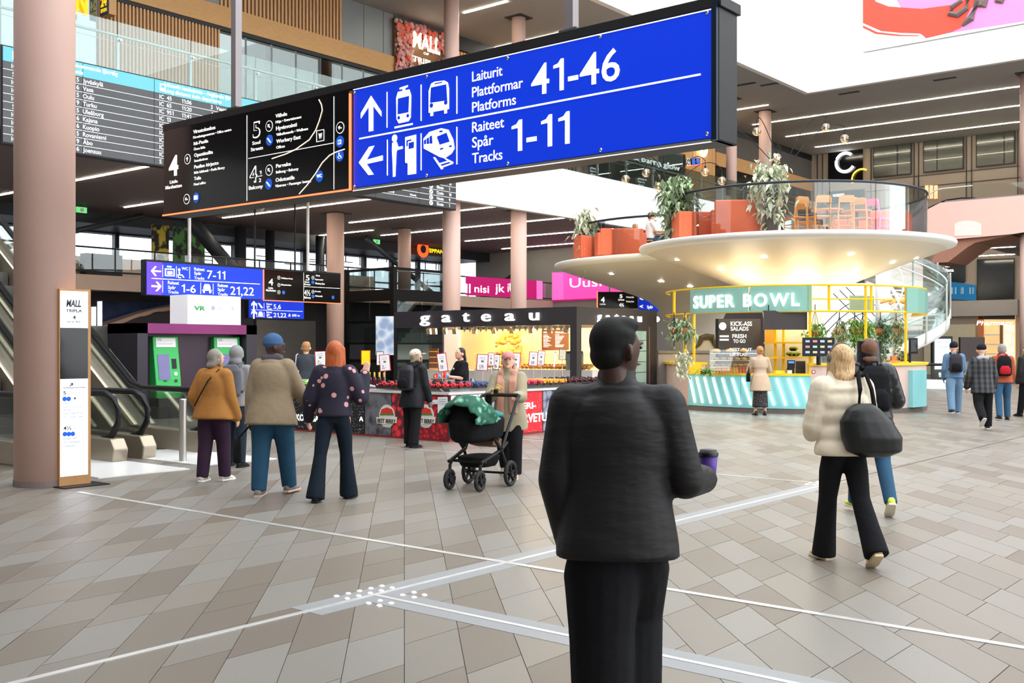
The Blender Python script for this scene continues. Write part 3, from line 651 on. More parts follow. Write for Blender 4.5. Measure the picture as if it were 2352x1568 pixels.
MB().box(FX - .06, FX - .04, fy(0), fy(905), 8.45, WB0).build('pale_interior', M_pale, sf)
for a, b in ((503, 564), (565, 623), (624, 679), (680, 737), (738, 785), (786, 834), (835, 900), (0, 90), (92, 160), (162, 223)):
    MB().box(FX - .01, FX, fy(a) + .03, fy(b) - .03, 8.47, WB0 - .1).build('glass_pane', M_frost, sf)
MB().box(FX - .03, FX - .012, fy(738), fy(768), 8.45, WB0).build('dark_column', M_dark, sf); MB().box(FX - .03, FX - .012, fy(612), fy(624), 8.45, WB0).build('grey_column', M_grp, sf)
MB().box(FX - .02, FX - .012, fy(540), fy(760), 8.45, 8.95).build('white_counter', M_white, sf)
MB().box(FX + .05, FX + .5, fy(229), fy(246), 11.0, 11.75).build('sign_box', M_wood, sf)
f24 = Face(sf, 'y', fy(229), 0, 0, 1)
MB().box(FX + .06, FX + .5, fy(229) - .03, fy(229), 11.0, 11.75).build('sign_face', mat('navy_sign', '#1c2c50', .4, emit=.1), sf)
M_yel = mat('yellow_sign_print', '#ffd21f', .4, emit=.7)
lettering('24', M_yel, sf, FX + .12, 11.25, .26, .32, fy(229) - .04, '-y', .003, .04); lettering('FITNESS', M_print, sf, FX + .12, 11.58, .09, .32, fy(229) - .04, '-y', .003, .02); lettering('SEVEN', M_yel, sf, FX + .12, 11.08, .1, .32, fy(229) - .04, '-y', .003, .02)
lettering('N', mat('orange_letter', '#ffb400', .4, emit=.8), sf, fy(158), onX(170, 26, FX + .3).z, .62, fy(186) - fy(158), FX + .3, '+x', .08, .05)
lettering('FITNESS', M_print, sf, fy(738), 9.15, .16, fy(778) - fy(738), FX + .02, '+x', .01, .03)

fw = wthing('flower_wall', 'pink artificial flower wall with glowing mall name letters', 'flower wall', (FX + .2, fy(965), WB0))
ya, yb = fy(901), fy(1034)
MB().box(FX, FX + .12, ya, yb, 10.6, ZC - .15).build('backing_board', mat('slatted_backing', '#7a5a3c', .7, noise=(60, .5), stretch=(1, 8, .05)), fw)
rf = random.Random(5)
for nm, colr, sd in (('pink_blossoms', '#d98a86', 0), ('coral_blossoms', '#e8664a', 1), ('blush_blossoms', '#e9b9ae', 2)):
    q = MB()
    for i in range(520):
        y = ya + rf.random() * (yb - ya); z = 10.7 + rf.random() * 3.0
        inside = ya + .9 < y < yb - .6 and z < 13.0
        if inside and rf.random() > .06: continue
        if sd == 1 and z < 12.9 and rf.random() > .25: continue
        r = .05 + .05 * rf.random(); q.ell((FX + .14 + rf.random() * .14, y, z), (r * .7, r, r), 5, 4, Matrix.Rotation(rf.random() * 3, 4, 'X'))
    o = q.build(nm, mat(nm, colr, .8, noise=(20, .3), emit=.12 if sd == 1 else 0), fw); o['kind'] = 'stuff'
M_glow = mat('warm_glow_letters', '#fff3dd', .4, emit=2.6)
ff = Face(fw, 'x', FX + .3, 860, 0, 4.704)
ff.T('MALL', (412,500), 705, 330, M_glow, .025, .02, .06); ff.T('OF', (527,585), 582, 560, M_glow, .01, .02); ff.T('TRIPLA', (412,655), 685, 598, M_glow, .015, .02)

wl = wthing('slatted_wall', 'warm lit oak slatted wall with hanging glass lamps behind flower wall', 'wall panel', (FX, fy(1120), 10))
q = MB(); y = yb + .1
while y < fy(1190): q.box(FX - .02, FX + .06, y, y + .08, 10.5, ZC - .6); y += .16
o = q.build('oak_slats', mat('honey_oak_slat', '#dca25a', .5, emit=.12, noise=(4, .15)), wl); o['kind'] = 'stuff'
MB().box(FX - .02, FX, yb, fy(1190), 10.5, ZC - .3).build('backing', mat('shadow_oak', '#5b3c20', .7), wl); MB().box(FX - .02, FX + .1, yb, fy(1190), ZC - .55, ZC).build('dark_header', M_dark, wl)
for px, z in ((1086, 12.0), (1094, 11.8)):
    c = onX(px, 120, FX + .6); MB().cyl((c.x, c.y, z - .35), (c.x, c.y, z + .1), .1, n=12).build('glass_lamp', mat('amber_lamp_glass', '#ffdf96', .2, emit=2.0), wl, smooth=True)

# pilates studio and the wood panel on the right part of the gallery
ps = wthing('studio_front', 'green glazed studio front with white pilates lettering', 'shop front', (FX, fy(1450), 8.45))
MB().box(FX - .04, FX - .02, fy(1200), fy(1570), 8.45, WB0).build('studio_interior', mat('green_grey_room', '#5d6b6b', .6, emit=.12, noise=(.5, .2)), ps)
MB().box(FX - .03, FX + .08, fy(1180), fy(1572), WB0, WB1).build('oak_beam', M_wood, ps); MB().box(FX - .03, FX + .0, fy(1180), fy(1572), WB1, ZC).build('grey_upper_wall', M_grp, ps)
for a, b in ((1325, 1360), (1361, 1400), (1401, 1440), (1441, 1480), (1481, 1524), (1525, 1570)): MB().box(FX - .01, FX, fy(a) + .04, fy(b) - .04, 8.47, WB0 - .08).build('glass_pane', M_glass_g, ps)
for a in (1325, 1361, 1440, 1525, 1571): MB().box(FX - .02, FX + .03, fy(a) - .04, fy(a) + .04, 8.45, WB0).build('mullion', M_dark, ps)
q = MB(); y = fy(1270)
while y < fy(1322): q.box(FX - .02, FX + .04, y, y + .12, 8.45, WB0); y += .3
q.build('oak_slats', M_woodslat, ps)['kind'] = 'stuff'
pf = Face(ps, 'x', FX + .06, 1280, 320, 5.113)
M_letw = mat('white_shop_letters', '#ffffff', .4, emit=1.1)
pf.T('pilates & barre glow', (560,150), 1440, 82, M_letw, .03, .02)
for X, Y in ((390, 340), (950, 465)):
    for i, s in enumerate(('pilates &', 'barre', 'glow')): pf.T(s, (X, Y + i * 36), X + (100, 75, 65)[i], Y + i * 36 - 22, M_letw, .01, .004)
wp = wthing('wood_panel_wall', 'vertical oak board wall with ring light beside the pilates studio', 'wall panel', (FX, fy(1607), 8.45))
n = 9; a, b = fy(1573), fy(1641)
for i in range(n): MB().box(FX - .02, FX + .05, a + (b - a) * i / n + .012, a + (b - a) * (i + 1) / n - .012, 8.45, ZC).build('oak_board', M_wood, wp)
c = onX(1616, 325, FX + .2); MB().lathe([(.42, -.05), (.55, -.05), (.55, .05), (.42, .05)], 28, closed=True).build('ring_light', mat('ring_light_glow', '#fff2d8', .4, emit=4), wp, loc=c); bpy.context.view_layer.update()
rl = wp.children[-1]; rl.rotation_euler = (0, pi/2, 0); rl.scale = (1.5, .8, 1)
ws = wthing('wayfinding_sign', 'little black gallery sign with arrow and blue wheelchair roundels', 'sign', onX(1594, 370, FX + .12))
f5 = Face(ws, 'x', FX + .12, 1280, 320, 5.113)
f5.poly([(1512,232),(1690,216),(1690,292),(1512,306)], M_bpanel, -.04, 'sign_panel'); f5.poly([[(1510,306),(1692,290),(1692,300),(1510,314)], [(1684,216),(1693,215),(1693,298),(1684,299)]], M_neon, .002, 'neon_edge')
f5.disc((1540,268), .2, M_print, inner=M_bpanel); f5.arrow((1540,268), .17, 90, M_print); f5.disc((1600,262), .2, M_iblue); f5.disc((1652,256), .2, M_iblue)
dk = wthing('shop_front', 'dark gallery shop front with oak beam, right of wood panel wall', 'shop front', (FX, fy(1750), 8.45))
MB().box(FX - .03, FX + .02, fy(1643), 65, WB1, ZC - .35).build('grey_upper_wall', mat('dark_grey_wall', '#5a5654', .7), dk); MB().box(FX - .03, FX + .08, fy(1643), 65, WB0 - .1, WB1).build('oak_beam', M_wood, dk)
MB().box(FX - .03, FX + .05, fy(1643), 65, ZC - .35, ZC).build('black_header', M_black, dk)
for a, b in ((1643, 1690), (1691, 1735), (1736, 1780), (1781, 1830), (1831, 1876)): MB().box(FX - .02, FX, fy(a) + .05, min(64.9, fy(b) - .05), 8.47, WB0 - .12).build('dark_pane', M_bpanel, dk)

# ================================================================== atrium banner
bn = wthing('banner', 'huge white wall banner with red brush stroke and pink field', 'banner', (-14, 48.8, 14.6))
YB = 48.82; bb = Face(bn, 'y', YB, 1600, 0, 3.016)
M_red = mat('coral_red_print', '#f0503c', .6, noise=(3, .05)); M_pk = mat('pink_print', '#f08fcb', .6, noise=(2, .03)); M_scr2 = mat('taupe_script', '#6e5f5a', .6)
bb.poly([(1150,-260),(2500,-560),(2500,120),(1150,358)], mat('white_banner_cloth', '#fbfbfa', .7), .0, 'cloth')
bb.poly([(1380,-10),(1385,-300),(2500,-545),(2500,108),(2268,148),(1800,222),(1570,248),(1530,225),(1650,180),(1420,60)], M_pk, .006, 'pink_field')
bb.poly([[(1153,-200),(1240,10),(1330,45),(1560,62),(1800,30),(1980,-60),(1990,-300),(1900,-400),(2100,-400),(2080,-80),(1900,60),(1830,195),(1760,225),(1590,265),(1555,232),(1420,228),(1280,215),(1200,180),(1153,160)]], M_red, .012, 'brush_stroke')
bb.poly([[(1153,176),(1250,222),(1420,242),(1540,244),(1540,250),(1400,250),(1240,235),(1153,192)]], M_red, .012, 'brush_stroke')
def brush(pts, w, nm='script_stroke'):
    b = MB()
    P3 = [Vector((u, YB - .022, z)) for u, z in (bb.uz(*p) for p in pts)]; b.tube(P3, w, 6, rs=[w * (.5 + .7 * sin(pi * i / (len(pts) - 1))) for i in range(len(pts))]); b.build(nm, M_scr2, bn)
brush([(1840,-60),(1880,0),(1870,60),(1810,105),(1755,95),(1770,50),(1830,10),(1850,-70)], .12); brush([(1955,-80),(1950,10),(1900,130),(1840,178)], .15); brush([(1960,-60),(1965,40),(1990,45),(2030,-60)], .12); brush([(2080,-60),(2085,10),(2110,15),(2150,-60)], .11)
MB().box(bn.location.x - 4, 30, YB - .03, YB, 0, .02).v
a = bb.uz(1150, 358); b = bb.uz(2268, 152)
MB().box(a[0], 30, YB - .02, YB, a[1] - .03, a[1]).build('bottom_rail', mat('pale_rail', '#c9c9c9', .4), bn)

# ================================================================== far back wall: windows, black panel, shops
BY = 64.98
def bx(px): return onY(px, 300, BY).x
bw = bpy.data.objects['wall_far']
M_wing = mat('olive_window_glass', '#4b4f44', .15, noise=(1, .15), spec=.6)
zw0 = onY(2007, 409, BY).z
for i, (a, b, mpx) in enumerate(((2007, 2095, 2063), (2122, 2215, 2154), (2243, 2333, 2308))):
    w = wthing('window_%d' % (i + 2), None, None, ((bx(a) + bx(b)) / 2, BY, zw0)); struct(w)
    MB().box(bx(a), bx(b), BY - .12, BY - .05, zw0, ZC).build('window_frame', M_dark, w)
    MB().box(bx(a) + .06, bx(mpx) - .03, BY - .14, BY - .11, zw0 + .05, ZC).build('pane', M_wing, w); MB().box(bx(mpx) + .03, bx(b) - .06, BY - .14, BY - .11, zw0 + .05, ZC).build('pane', M_wing, w)
    for f in (.36, .72): MB().box(bx(a) + .06, bx(b) - .06, BY - .16, BY - .14, zw0 + 1.9 * f, zw0 + 1.9 * f + .04).build('blind_rail', mat('pale_blind_rail', '#d6d2c0', .5, emit=.3), w)
for px in (1878, 1890, 1904, 2001, 2100, 2110, 2220, 2232, 2338):
    MB().box(bx(px) - .02, bx(px) + .02, BY - .05, BY, 8.45, ZC).build('cladding_joint', M_dark, bw)
for py in (405, 430): z = onY(2100, py, BY).z; MB().box(bx(1990), bx(2350), BY - .03, BY, z - .015, z + .015).build('cladding_joint', M_dark, bw)
cp = wthing('illuminated_sign', 'black panel with big white ring letter C and yellow ring', 'sign', (bx(1942), BY, 11))
fc = Face(cp, 'y', BY - .1, 1600, 0, 3.016)
fc.poly([(912,1046),(1152,1022),(1152,1250),(912,1250)], M_bpanel, 0, 'black_panel')
def arc(c, rx, a0, a1, r, m, nm):
    u, z = fc.uz(*c); MB().tube([(u + rx * cos(radians(a0 + (a1 - a0) * i / 24)), BY - .25, z + rx * sin(radians(a0 + (a1 - a0) * i / 24))) for i in range(25)], r, 8).build(nm, m, cp, smooth=True)
M_ringw = mat('white_neon_ring', '#f2f7ff', .4, emit=4); M_ringy = mat('yellow_neon_ring', '#ffc23d', .4, emit=2.5)
arc((1035, 1126), .58, 50, 330, .09, M_ringw, 'white_ring'); arc((1148, 1240), .6, 60, 200, .05, M_ringy, 'yellow_ring')
wk = wthing('illuminated_sign', 'dark board reading workery east behind the balcony chairs', 'sign', (bx(1942), BY - .1, 9))
fk = Face(wk, 'y', BY - .12, 1600, 0, 3.016)
fk.poly([(905,1328),(1165,1308),(1165,1395),(905,1415)], mat('dark_teal_board', '#1d2a30', .4), 0, 'board'); fk.T('WORKERY', (943,1365), 1025, 1346, M_letw, .02, .01); fk.T('EAST', (1050,1394), 1108, 1372, M_letw, .02, .01)
lc = wthing('curtain_lamp', 'warm glowing curtain niche on the far back wall', 'lamp', (bx(2140), BY - .1, 9.2)); fl2 = Face(lc, 'y', BY - .1, 1960, 220, 4.612)
for i in range(6): fl2.poly([(760 + i * 24, 950), (780 + i * 24, 948), (780 + i * 24, 1090), (760 + i * 24, 1092)], mat('lit_curtain', '#e8b48a', .6, emit=.9, noise=(10, .3)), .02 + (i % 2) * .1, 'curtain_fold')
# ground and first floor of the back wall
pm = wthing('pharmacy_shop', 'lit pharmacy shop with white sign letters at far right', 'shop', (bx(2290), BY, 0))
fp = Face(pm, 'y', BY - .2, 1860, 520, 4.126)
M_shopglow = mat('warm_shop_interior', '#f2b27a', .6, emit=.8, noise=(.8, .35))
fp.poly([(1600,840),(1945,840),(1945,1500),(1600,1500)], M_shopglow, -.1, 'interior')
fp.poly([[(1600,840),(1945,840),(1945,880),(1600,880)]], M_dark, .0, 'header'); fp.poly([(1600,840),(1650,840),(1650,1500),(1600,1500)], mat('orange_jamb', '#b86a3c', .6, emit=.2), .0, 'jamb'); fp.poly([(1800,930),(1830,930),(1830,1480),(1800,1480)], mat('shop_shelf_edge', '#8a6a52', .6), .0, 'shelf_upright')
for y in (1020, 1110, 1200): fp.poly([(1650,y),(1800,y),(1800,y+12),(1650,y+12)], M_white, .05, 'shelf')
fp.poly([(1840,930),(1940,930),(1940,1480),(1840,1480)], mat('pale_shop_window', '#efe6d2', .5, emit=.6, noise=(3, .25)), .0, 'shop_window')
fp.T('Pharmacy', (1592,936), 1935, 893, M_letw, .01, .25, .18)
for nm, lab, pts in (('window_5', 'dark window over pharmacy', [(1583,310),(1940,300),(1940,712),(1583,716)]), ('window_6', 'dark shop window with blue poster', [(1285,318),(1470,316),(1470,530),(1285,520)])):
    w = wthing(nm, None, None, (bx(2250), BY, 4.5)); struct(w, lab); fo = Face(w, 'y', BY - .1, 1860, 520, 4.126); fo.poly(pts, M_dark, 0, 'window_frame'); fo.poly([(p[0] + (8 if p[0] < 1500 or p[0] == 1583 else -8), p[1] + (8 if i < 2 else -8)) for i, p in enumerate(pts)], M_bpanel, .02, 'pane')
po = wthing('poster', 'blue pictogram poster below dark shop window on back wall', 'poster', (bx(2200), BY, 5)); fo = Face(po, 'y', BY - .15, 1860, 520, 4.126)
fo.poly([(1285,518),(1575,555),(1575,705),(1285,682)], mat('blue_poster', '#1673ad', .5, emit=.15), 0, 'sheet')
for x in (1350, 1383, 1440, 1452, 1520, 1548): fo.poly([(x-7,575),(x+7,577),(x+8,640),(x-8,640)], mat('pale_blue_print', '#9ccbe4', .5), .02)
fo.T('on', (1285,388), 1325, 366, M_letw, .02, .02); fo.T('llista', (1282,430), 1365, 400, M_letw, .02, .02)
MB().box(bx(2173), bx(2340), BY - .3, BY, onY(2250, 690, BY).z - .9, onY(2250, 690, BY).z).build('pale_spandrel', mat('pale_spandrel', '#b1a9a1', .6), bw)
MB().box(bx(2125), bx(2242), BY - .2, BY, 0, onY(2200, 745, BY).z).build('beige_wall_panel', mat('beige_wall_panel', '#cdc2a6', .6), bw)
pk = wthing('pink_parapet', 'salmon pink gallery parapet with pale arch at upper right', 'parapet', (-12, 51.1, 6.6))
fq = Face(pk, 'y', 51.05, 1860, 520, 4.126)
def parap(pts, y0, y1, m, nm):
    MB().prism([fq.uz(*p) for p in pts], y0, y1, 'y').build(nm, m, pk)
parap([(940,-70),(1240,-225),(2200,-310),(2200,30),(1900,75),(1260,130),(940,160)], 51.0, 51.15, M_pink, 'pink_panel')
fq.poly([(1375,90)] + [(1502 - 127 * cos(pi * i / 14), -10 - 45 * sin(pi * i / 14)) for i in range(15)] + [(1630,84)], mat('pale_arch', '#f7e6dd', .6), .06, 'arch_motif')
parap([(1260,128),(1330,100),(1560,75),(1900,78),(1560,150),(1490,190),(1300,335),(1130,345)], 51.2, 54, mat('terracotta_soffit', '#a97864', .7), 'soffit')
for pts, r in (([(940,-90),(1150,-200),(1280,-255),(1420,-275),(1530,-275),(1580,-265),(1600,-235),(1570,-205)], .035), ([(980,-75),(1200,-185),(1310,-235),(1440,-255),(1560,-255),(1620,-235),(1630,-205)], .035)):
    MB().tube([(u, 51.3, z) for u, z in (fq.uz(*p) for p in pts)], r, 8).build('handrail', M_black, pk, smooth=True)
MB().prism([fq.uz(*p) for p in [(940,-80),(1235,-232),(1560,-262),(1560,-236),(1240,-215)]], 51.3, 51.32, 'y').build('glass_side', M_glass_g, pk)
fq.poly([(1235,-228),(2200,-316),(2200,-440),(1530,-400),(1235,-330)], M_glass, -.2, 'glass_parapet')
MB().tube([(u, 51.25, z) for u, z in (fq.uz(*p) for p in [(940,-200),(1185,-350),(1240,-362),(1530,-392)])], .03, 8).build('top_rail', M_rail, pk)

# ================================================================== outer windows and half level on the far left
WX = -40
w1 = wthing('window_1', None, None, (WX, 20, 4)); struct(w1, 'tall outer windows behind the half level')
y = 2.0; i = 0
mul = MB().box(-.12, .12, -.09, .09, 0, 2.7).mesh('mullion'); mul.materials.append(M_blue_beam)
pn = MB().box(-.01, .01, .09, 1.86, 0, 2.65).mesh('pane'); pn.materials.append(glass('window_glass', (.93, .96, 1), .04))
while y < 44: like(mul, 'mullion', w1, (WX, y, 3.95)); like(pn, 'pane', w1, (WX, y, 3.97)); y += 1.95
MB().box(WX - .06, WX + .06, 2, 44, 4.9, 4.98).build('transom', M_blue_beam, w1); MB().box(WX - .06, WX + .06, 2, 44, 6.2, 6.3).build('transom', M_blue_beam, w1)
rg = random.Random(11)
q = MB()
for i in range(46):
    y = 26 + rg.random() * 17; z = 4.2 + rg.random() * 1.9
    if rg.random() < .5: q.box(WX + .1, WX + .14, y, y + .04, z, z + .5 + rg.random() * .6)
    else: q.box(WX + .1, WX + .14, y, y + .5 + rg.random() * .8, z, z + .04)
q.build('lattice', M_blue_beam, w1)['kind'] = 'stuff'
# pale street building seen through the windows
ob = wthing('street_building', 'pale office building seen outside through far windows', 'building', (-62, 30, 0))
MB().box(-66, -60, 8, 58, 0, 4.4).build('facade', mat('hazy_facade', '#cfd6df', .8, noise=(1, .1)), ob)
for k in range(16): MB().box(-60, -59.9, 9 + k * 3, 10.8 + k * 3, 2.4, 3.9).build('window', mat('hazy_window', '#9fb0c4', .4), ob)
br = [((-36.5, 9, 4.2), (-36.5, 16.5, 6.5)), ((-36.5, 14, 4.0), (-36.5, 22.5, 6.6)), ((-35.5, 23.8, 6.6), (-35.5, 26.6, 4.0)), ((-36, 33.5, 6.6), (-36, 38.2, 4.1)), ((-36, 41.5, 4.1), (-36, 46, 6.4))]
for i, (a, b) in enumerate(br):
    t = MB().cyl(a, b, (.1, .1, .28, .12, .12)[i], n=10).build('diagonal_brace', M_blue_beam, None, smooth=True)
    tag(t, ('dark slanting brace behind windows just right of pink column', 'longer dark slanting brace above the blue tracks sign', 'thick black raking strut left of grey column', 'thin dark strut leaning above the glass elevator', 'dark strut leaning behind the pink banner glass')[i], 'beam')
for px, rr in ((552, .24), (620, .2), (735, .2)):
    c = onX(px, 560, -37); t = MB().cyl((c.x, c.y, 0), (c.x, c.y, 6.6), rr, n=20).build('steel_column', M_blue_beam, None, smooth=True)
    tag(t, {552: 'dark blue steel column above left blue sign', 620: 'dark slim steel column behind black hanging sign', 735: 'black steel column with number 5 beside small blue sign'}[px], 'column')
c = onX(735, 760, -37 + .22); lettering('5', mat('pale_grey_print', '#9c9894', .5), t, c.y - .45, c.z - .45, 1.0, .55, c.x, '+x', .004, .0)
mb_ = wthing('glass_balustrade', 'dark railed glass balustrade on the beige half level floor', 'railing', (-33.3, 20, 4))
MB().tube([(-33.3, 3, 4.92), (-33.3, 44, 4.92)], .03, 8).build('handrail', M_blue_beam, mb_); MB().tube([(-33.3, 3, 4.12), (-33.3, 44, 4.12)], .03, 8).build('lower_rail', M_blue_beam, mb_)
pp = MB().box(-.006, .006, .02, 1.48, .1, .95).mesh('glass_pane'); pp.materials.append(M_glass); po2 = MB().box(-.02, .02, -.02, .02, 0, .95).mesh('post'); po2.materials.append(M_blue_beam)
y = 3
while y < 43: like(pp, 'glass_pane', mb_, (-33.3, y, 4)); like(po2, 'post', mb_, (-33.3, y, 4)); y += 1.5
# low walls of the half level
MB_ = MB().box(-36.2, -36, 17.5, 34, 4, 4.85).build('low_wall', M_beige, None); tag(MB_, 'beige low wall on half level behind glass balustrade', 'low wall')
o = MB().box(-35.6, -35.2, 19.5, 20.9, 4, 4.9).build('planter_block', M_dark, None); tag(o, 'dark block beside beige low wall on half level', 'planter')
pb = wthing('pink_banner', 'magenta banner with mirrored white letters on half level glass', 'banner', (-33.2, 39, 4.05))
fb = Face(pb, 'x', -33.2, 780, 440, 4.2); M_mag = mat('magenta_print', '#d6197f', .5, emit=.18, noise=(1, .1)); M_mag2 = mat('hot_pink_screen', '#ff4fb4', .4, emit=.55, noise=(.7, .06)); M_mag3 = mat('light_pink_screen', '#ff7cc8', .4, emit=.5)
fb.poly([(1215,815),(1900,858),(1900,1035),(1215,998)], M_mag, 0, 'magenta_film'); fb.poly([(1900,858),(1957,862),(1957,1038),(1900,1035)], M_mag3, 0, 'pink_film')
for s, L, R, top in (('ll', (1215,975),1262,885), ('nisi', (1300,968),1440,895), ('jk', (1500,965),1590,885), ('iU', (1620,965),1690,880)): fb.T(s, L, R, top, M_letw, .01, .01)
ls = wthing('led_screen', 'bright pink advertising screen on grey wall behind the lower bowl', 'screen', (-26, 43.9, 4)); fs = Face(ls, 'y', 43.95, 780, 440, 4.2)
fs.poly([(2050,780),(2900,770),(2900,1010),(2050,1045)], M_mag2, 0, 'screen'); fs.poly([(2050,1045),(2900,1010),(2900,1022),(2050,1060)], M_mag, .01, 'frame'); fs.poly([(2050,782),(2160,781),(2160,1040),(2050,1045)], mat('pink_screen_tint', '#ff66bf', .4, emit=.6), .006, 'screen_column')
fs.T('Uusi ko', (2222,925), 2780, 835, M_letw, .0, .02)
nt_ = wthing('neon_sign', 'red and yellow neon restaurant sign hanging left of pink column', 'sign', onX(1000, 575, -37)); f6 = Face(nt_, 'x', -37, 780, 440, 4.2)
f6.T('TEPPANYAKI', (835,582), 1100, 545, mat('yellow_neon', '#ffc400', .4, emit=1.6), .02, .0, .2); f6.disc((805,555), .42, mat('orange_neon', '#ff4a1c', .4, emit=1.6), 'neon_disc'); f6.disc((805,555), .2, M_dark, 'neon_core', .02)
# wood shelter roof seen under the half level
hut = wthing('market_hut', 'wooden market hut with scalloped pale eave behind ticket kiosk', 'hut', (-35.4, onX(380, 760, -35.4).y, 0))
fh = Face(hut, 'x', -35.4, 160, 640, 3.563)
sc_ = [(270,385),(560,285),(700,245),(880,215),(965,245)]; low = []
for (a, b), (c, d) in reversed(list(zip(sc_, sc_[1:]))):
    for t in (1, .83, .66, .5, .33, .16): low.append((a + (c - a) * t, b + (d - b) * t + 28 + 6 * (int(t * 6) % 2)))
fh.poly(sc_ + low, mat('pale_hut_wood', '#c9a48e', .6), .02, 'scalloped_eave'); fh.poly([(280,410),(560,310),(860,250),(965,275),(965,937),(280,960)], mat('dark_hut_wall', '#3a3434', .7), 0, 'hut_wall')
fh.poly([(270,385),(560,285),(880,215),(880,195),(560,262),(270,355)], mat('hut_roof', '#6c605e', .7), 0, 'hut_roof')
sky_p = wthing('mural', 'night sky blue mural strip above the market hut', 'mural', onX(300, 720, -35.8)); fm = Face(sky_p, 'x', -35.995, 160, 640, 3.563)
fm.poly([(270,190),(970,195),(970,330),(270,400)], mat('night_sky_mural', '#25304f', .6, noise=(2.5, .8), emit=.08), 0, 'sheet')
fm.poly([[(175,230),(215,228),(215,400),(175,420)], [(225,185),(265,183),(265,420),(225,420)]], mat('bright_doorway', '#eef3f8', .5, emit=.9), .01, 'bright_doorway')
for i, (px, c1) in enumerate(((368, '#c9b23c'), (434, '#4c8a4a'))):
    c = onX(px, 570, -36.5); b = MB().box(c.x - .05, c.x + .05, c.y - (.35, .7)[i], c.y + (.35, .7)[i], 3.98, 6.3).build('hanging_poster', pattern('poster_print_%d' % i, c1, '#1c1e22', 'noise', 3, .45, soft=.1), None)
    tag(b, ('narrow gold and black lion poster on half level window', 'green and black menu poster on half level window')[i], 'poster')
# grey service door beside the kiosk
o = MB().box(-35.9, -35.8, onX(590, 760, -35.8).y, onX(725, 760, -35.8).y, 0, onX(650, 735, -35.8).z).build('door_1', mat('grey_service_door', '#8d8884', .6), None); struct(o, 'plain grey service door panel')

# green emergency exit signs
for px, py, z, lab, dd in ((187, 482, 6.5, 'green exit sign under dark ceiling right of left pink column', 0), (865, 555, 6.5, 'green exit sign above the glass elevator', 0)):
    c = onZ(px, py, z); e = wthing('exit_sign', lab, 'exit sign', (c.x, c.y, z - .1)); MB().box(c.x - .02, c.x + .02, c.y - .2, c.y + .2, z - .1, z + .1).build('sign_face', mat('green_exit_face', '#5fd07a', .4, emit=.8), e); MB().box(c.x - .015, c.x + .015, c.y - .02, c.y + .02, z + .1, 6.7).build('bracket', M_dark, e); MB().box(c.x + .02, c.x + .024, c.y - .05, c.y + .08, z - .06, z + .06).build('running_figure', M_white, e)
# ================================================================== bowl shaped balconies
M_bowl = mat('cream_bowl_plaster', '#ece6dc', .42, noise=(1.5, .03)); M_rim = mat('white_rim', '#f7f7f5', .5, noise=(2, .02))
M_bfloor = mat('orange_oak_floor', '#d9944e', .5, noise=(6, .15)); M_spot = mat('spot_lamp_lens', '#fff1d6', .3, emit=14); M_navy = mat('navy_handrail', '#2b323c', .35, .4)
def foliage(name, m, parent, pts, size, seed=0, droop=.4, n_blades=1):
    "a mass of small bent leaves around the given (point, spread) list"
    r = random.Random(seed); b = MB()
    for (c, spread, cnt) in pts:
        c = Vector(c)
        for i in range(cnt):
            p = c + Vector((r.gauss(0, spread[0]), r.gauss(0, spread[1]), r.gauss(0, spread[2])))
            a = r.random() * 2 * pi; el = r.uniform(-.9, .5) - droop * .5; L = size * r.uniform(.6, 1.3); w = L * .3
            t = Vector((cos(a)*cos(el), sin(a)*cos(el), sin(el))); sd = Vector((-sin(a), cos(a), 0)) * w; dn = Vector((0, 0, -L * droop))
            b.add([p, p + t*L*.45 + sd, p + t*L + dn, p + t*L*.45 - sd], [(0, 1, 2), (0, 2, 3)])
    me = bpy.data.meshes.new(name); me.from_pydata(b.v, [], b.f); me.materials.append(m); o = bpy.data.objects.new(name, me); COL.objects.link(o); attach(o, parent); o['kind'] = 'stuff'; return o
M_leafv = mat('variegated_leaf', '#cdd2b6', .6, noise=(25, .45)); M_leafg = mat('green_leaf', '#7aa850', .55, noise=(20, .4)); M_leafd = mat('dark_green_leaf', '#56795a', .55, noise=(20, .4)); M_leafo = mat('grey_green_leaf', '#93a680', .6, noise=(22, .4))

def bowl(label, C, R, zr, Rg, zg, trunk, spots, n_pane, pane_range):
    b = wthing('bowl_balcony', label, 'balcony', (C.x, C.y, 0)); c = (C.x, C.y, 0)
    prof = [(0, zr + .05), (R - .1, zr + .05), (R - .02, zr + .04), (R, zr), (R - .03, zr - .07), (R - .25, zr - .14), (R * .88, zr - .24), (R * .72, zr - .46), (R * .55, zr - .72), (R * .42, zr - .92), (R * .32, zr - 1.1)] + trunk
    rim = prof[:6]; und = prof[5:]
    MB().lathe(rim, 72, c).build('rim', M_rim, b, smooth=True); MB().lathe(und, 72, c).build('underside', M_bowl, b, smooth=True)
    MB().cyl((C.x, C.y, zr + .05), (C.x, C.y, zr + .11), Rg + .12, n=64).build('floor_deck', M_bfloor, b)
    MB().tube([ring(C, Rg, 360 * k / 72, zg) for k in range(72)], .032, 8, True).build('handrail', M_navy, b, smooth=True)
    p0, p1 = pane_range; st = (p1 - p0) / n_pane
    for k in range(n_pane): MB().sector(C, Rg - .008, Rg + .008, p0 + k * st + .25, p0 + (k + 1) * st - .25, zr + .06, zg - .02, 8).build('glass_pane', M_glass, b, smooth=False)
    for phi, r in spots:
        z = None
        for (r0, z0), (r1, z1) in zip(und, und[1:]):
            if r1 <= r <= r0: z = z0 + (z1 - z0) * (r0 - r) / (r0 - r1 + 1e-9)
        p = ring(C, r, phi, z - .012); MB().cyl(p, p + Vector((0, 0, .05)), .07, n=14).build('spot_lamp', M_spot, b)
    return b
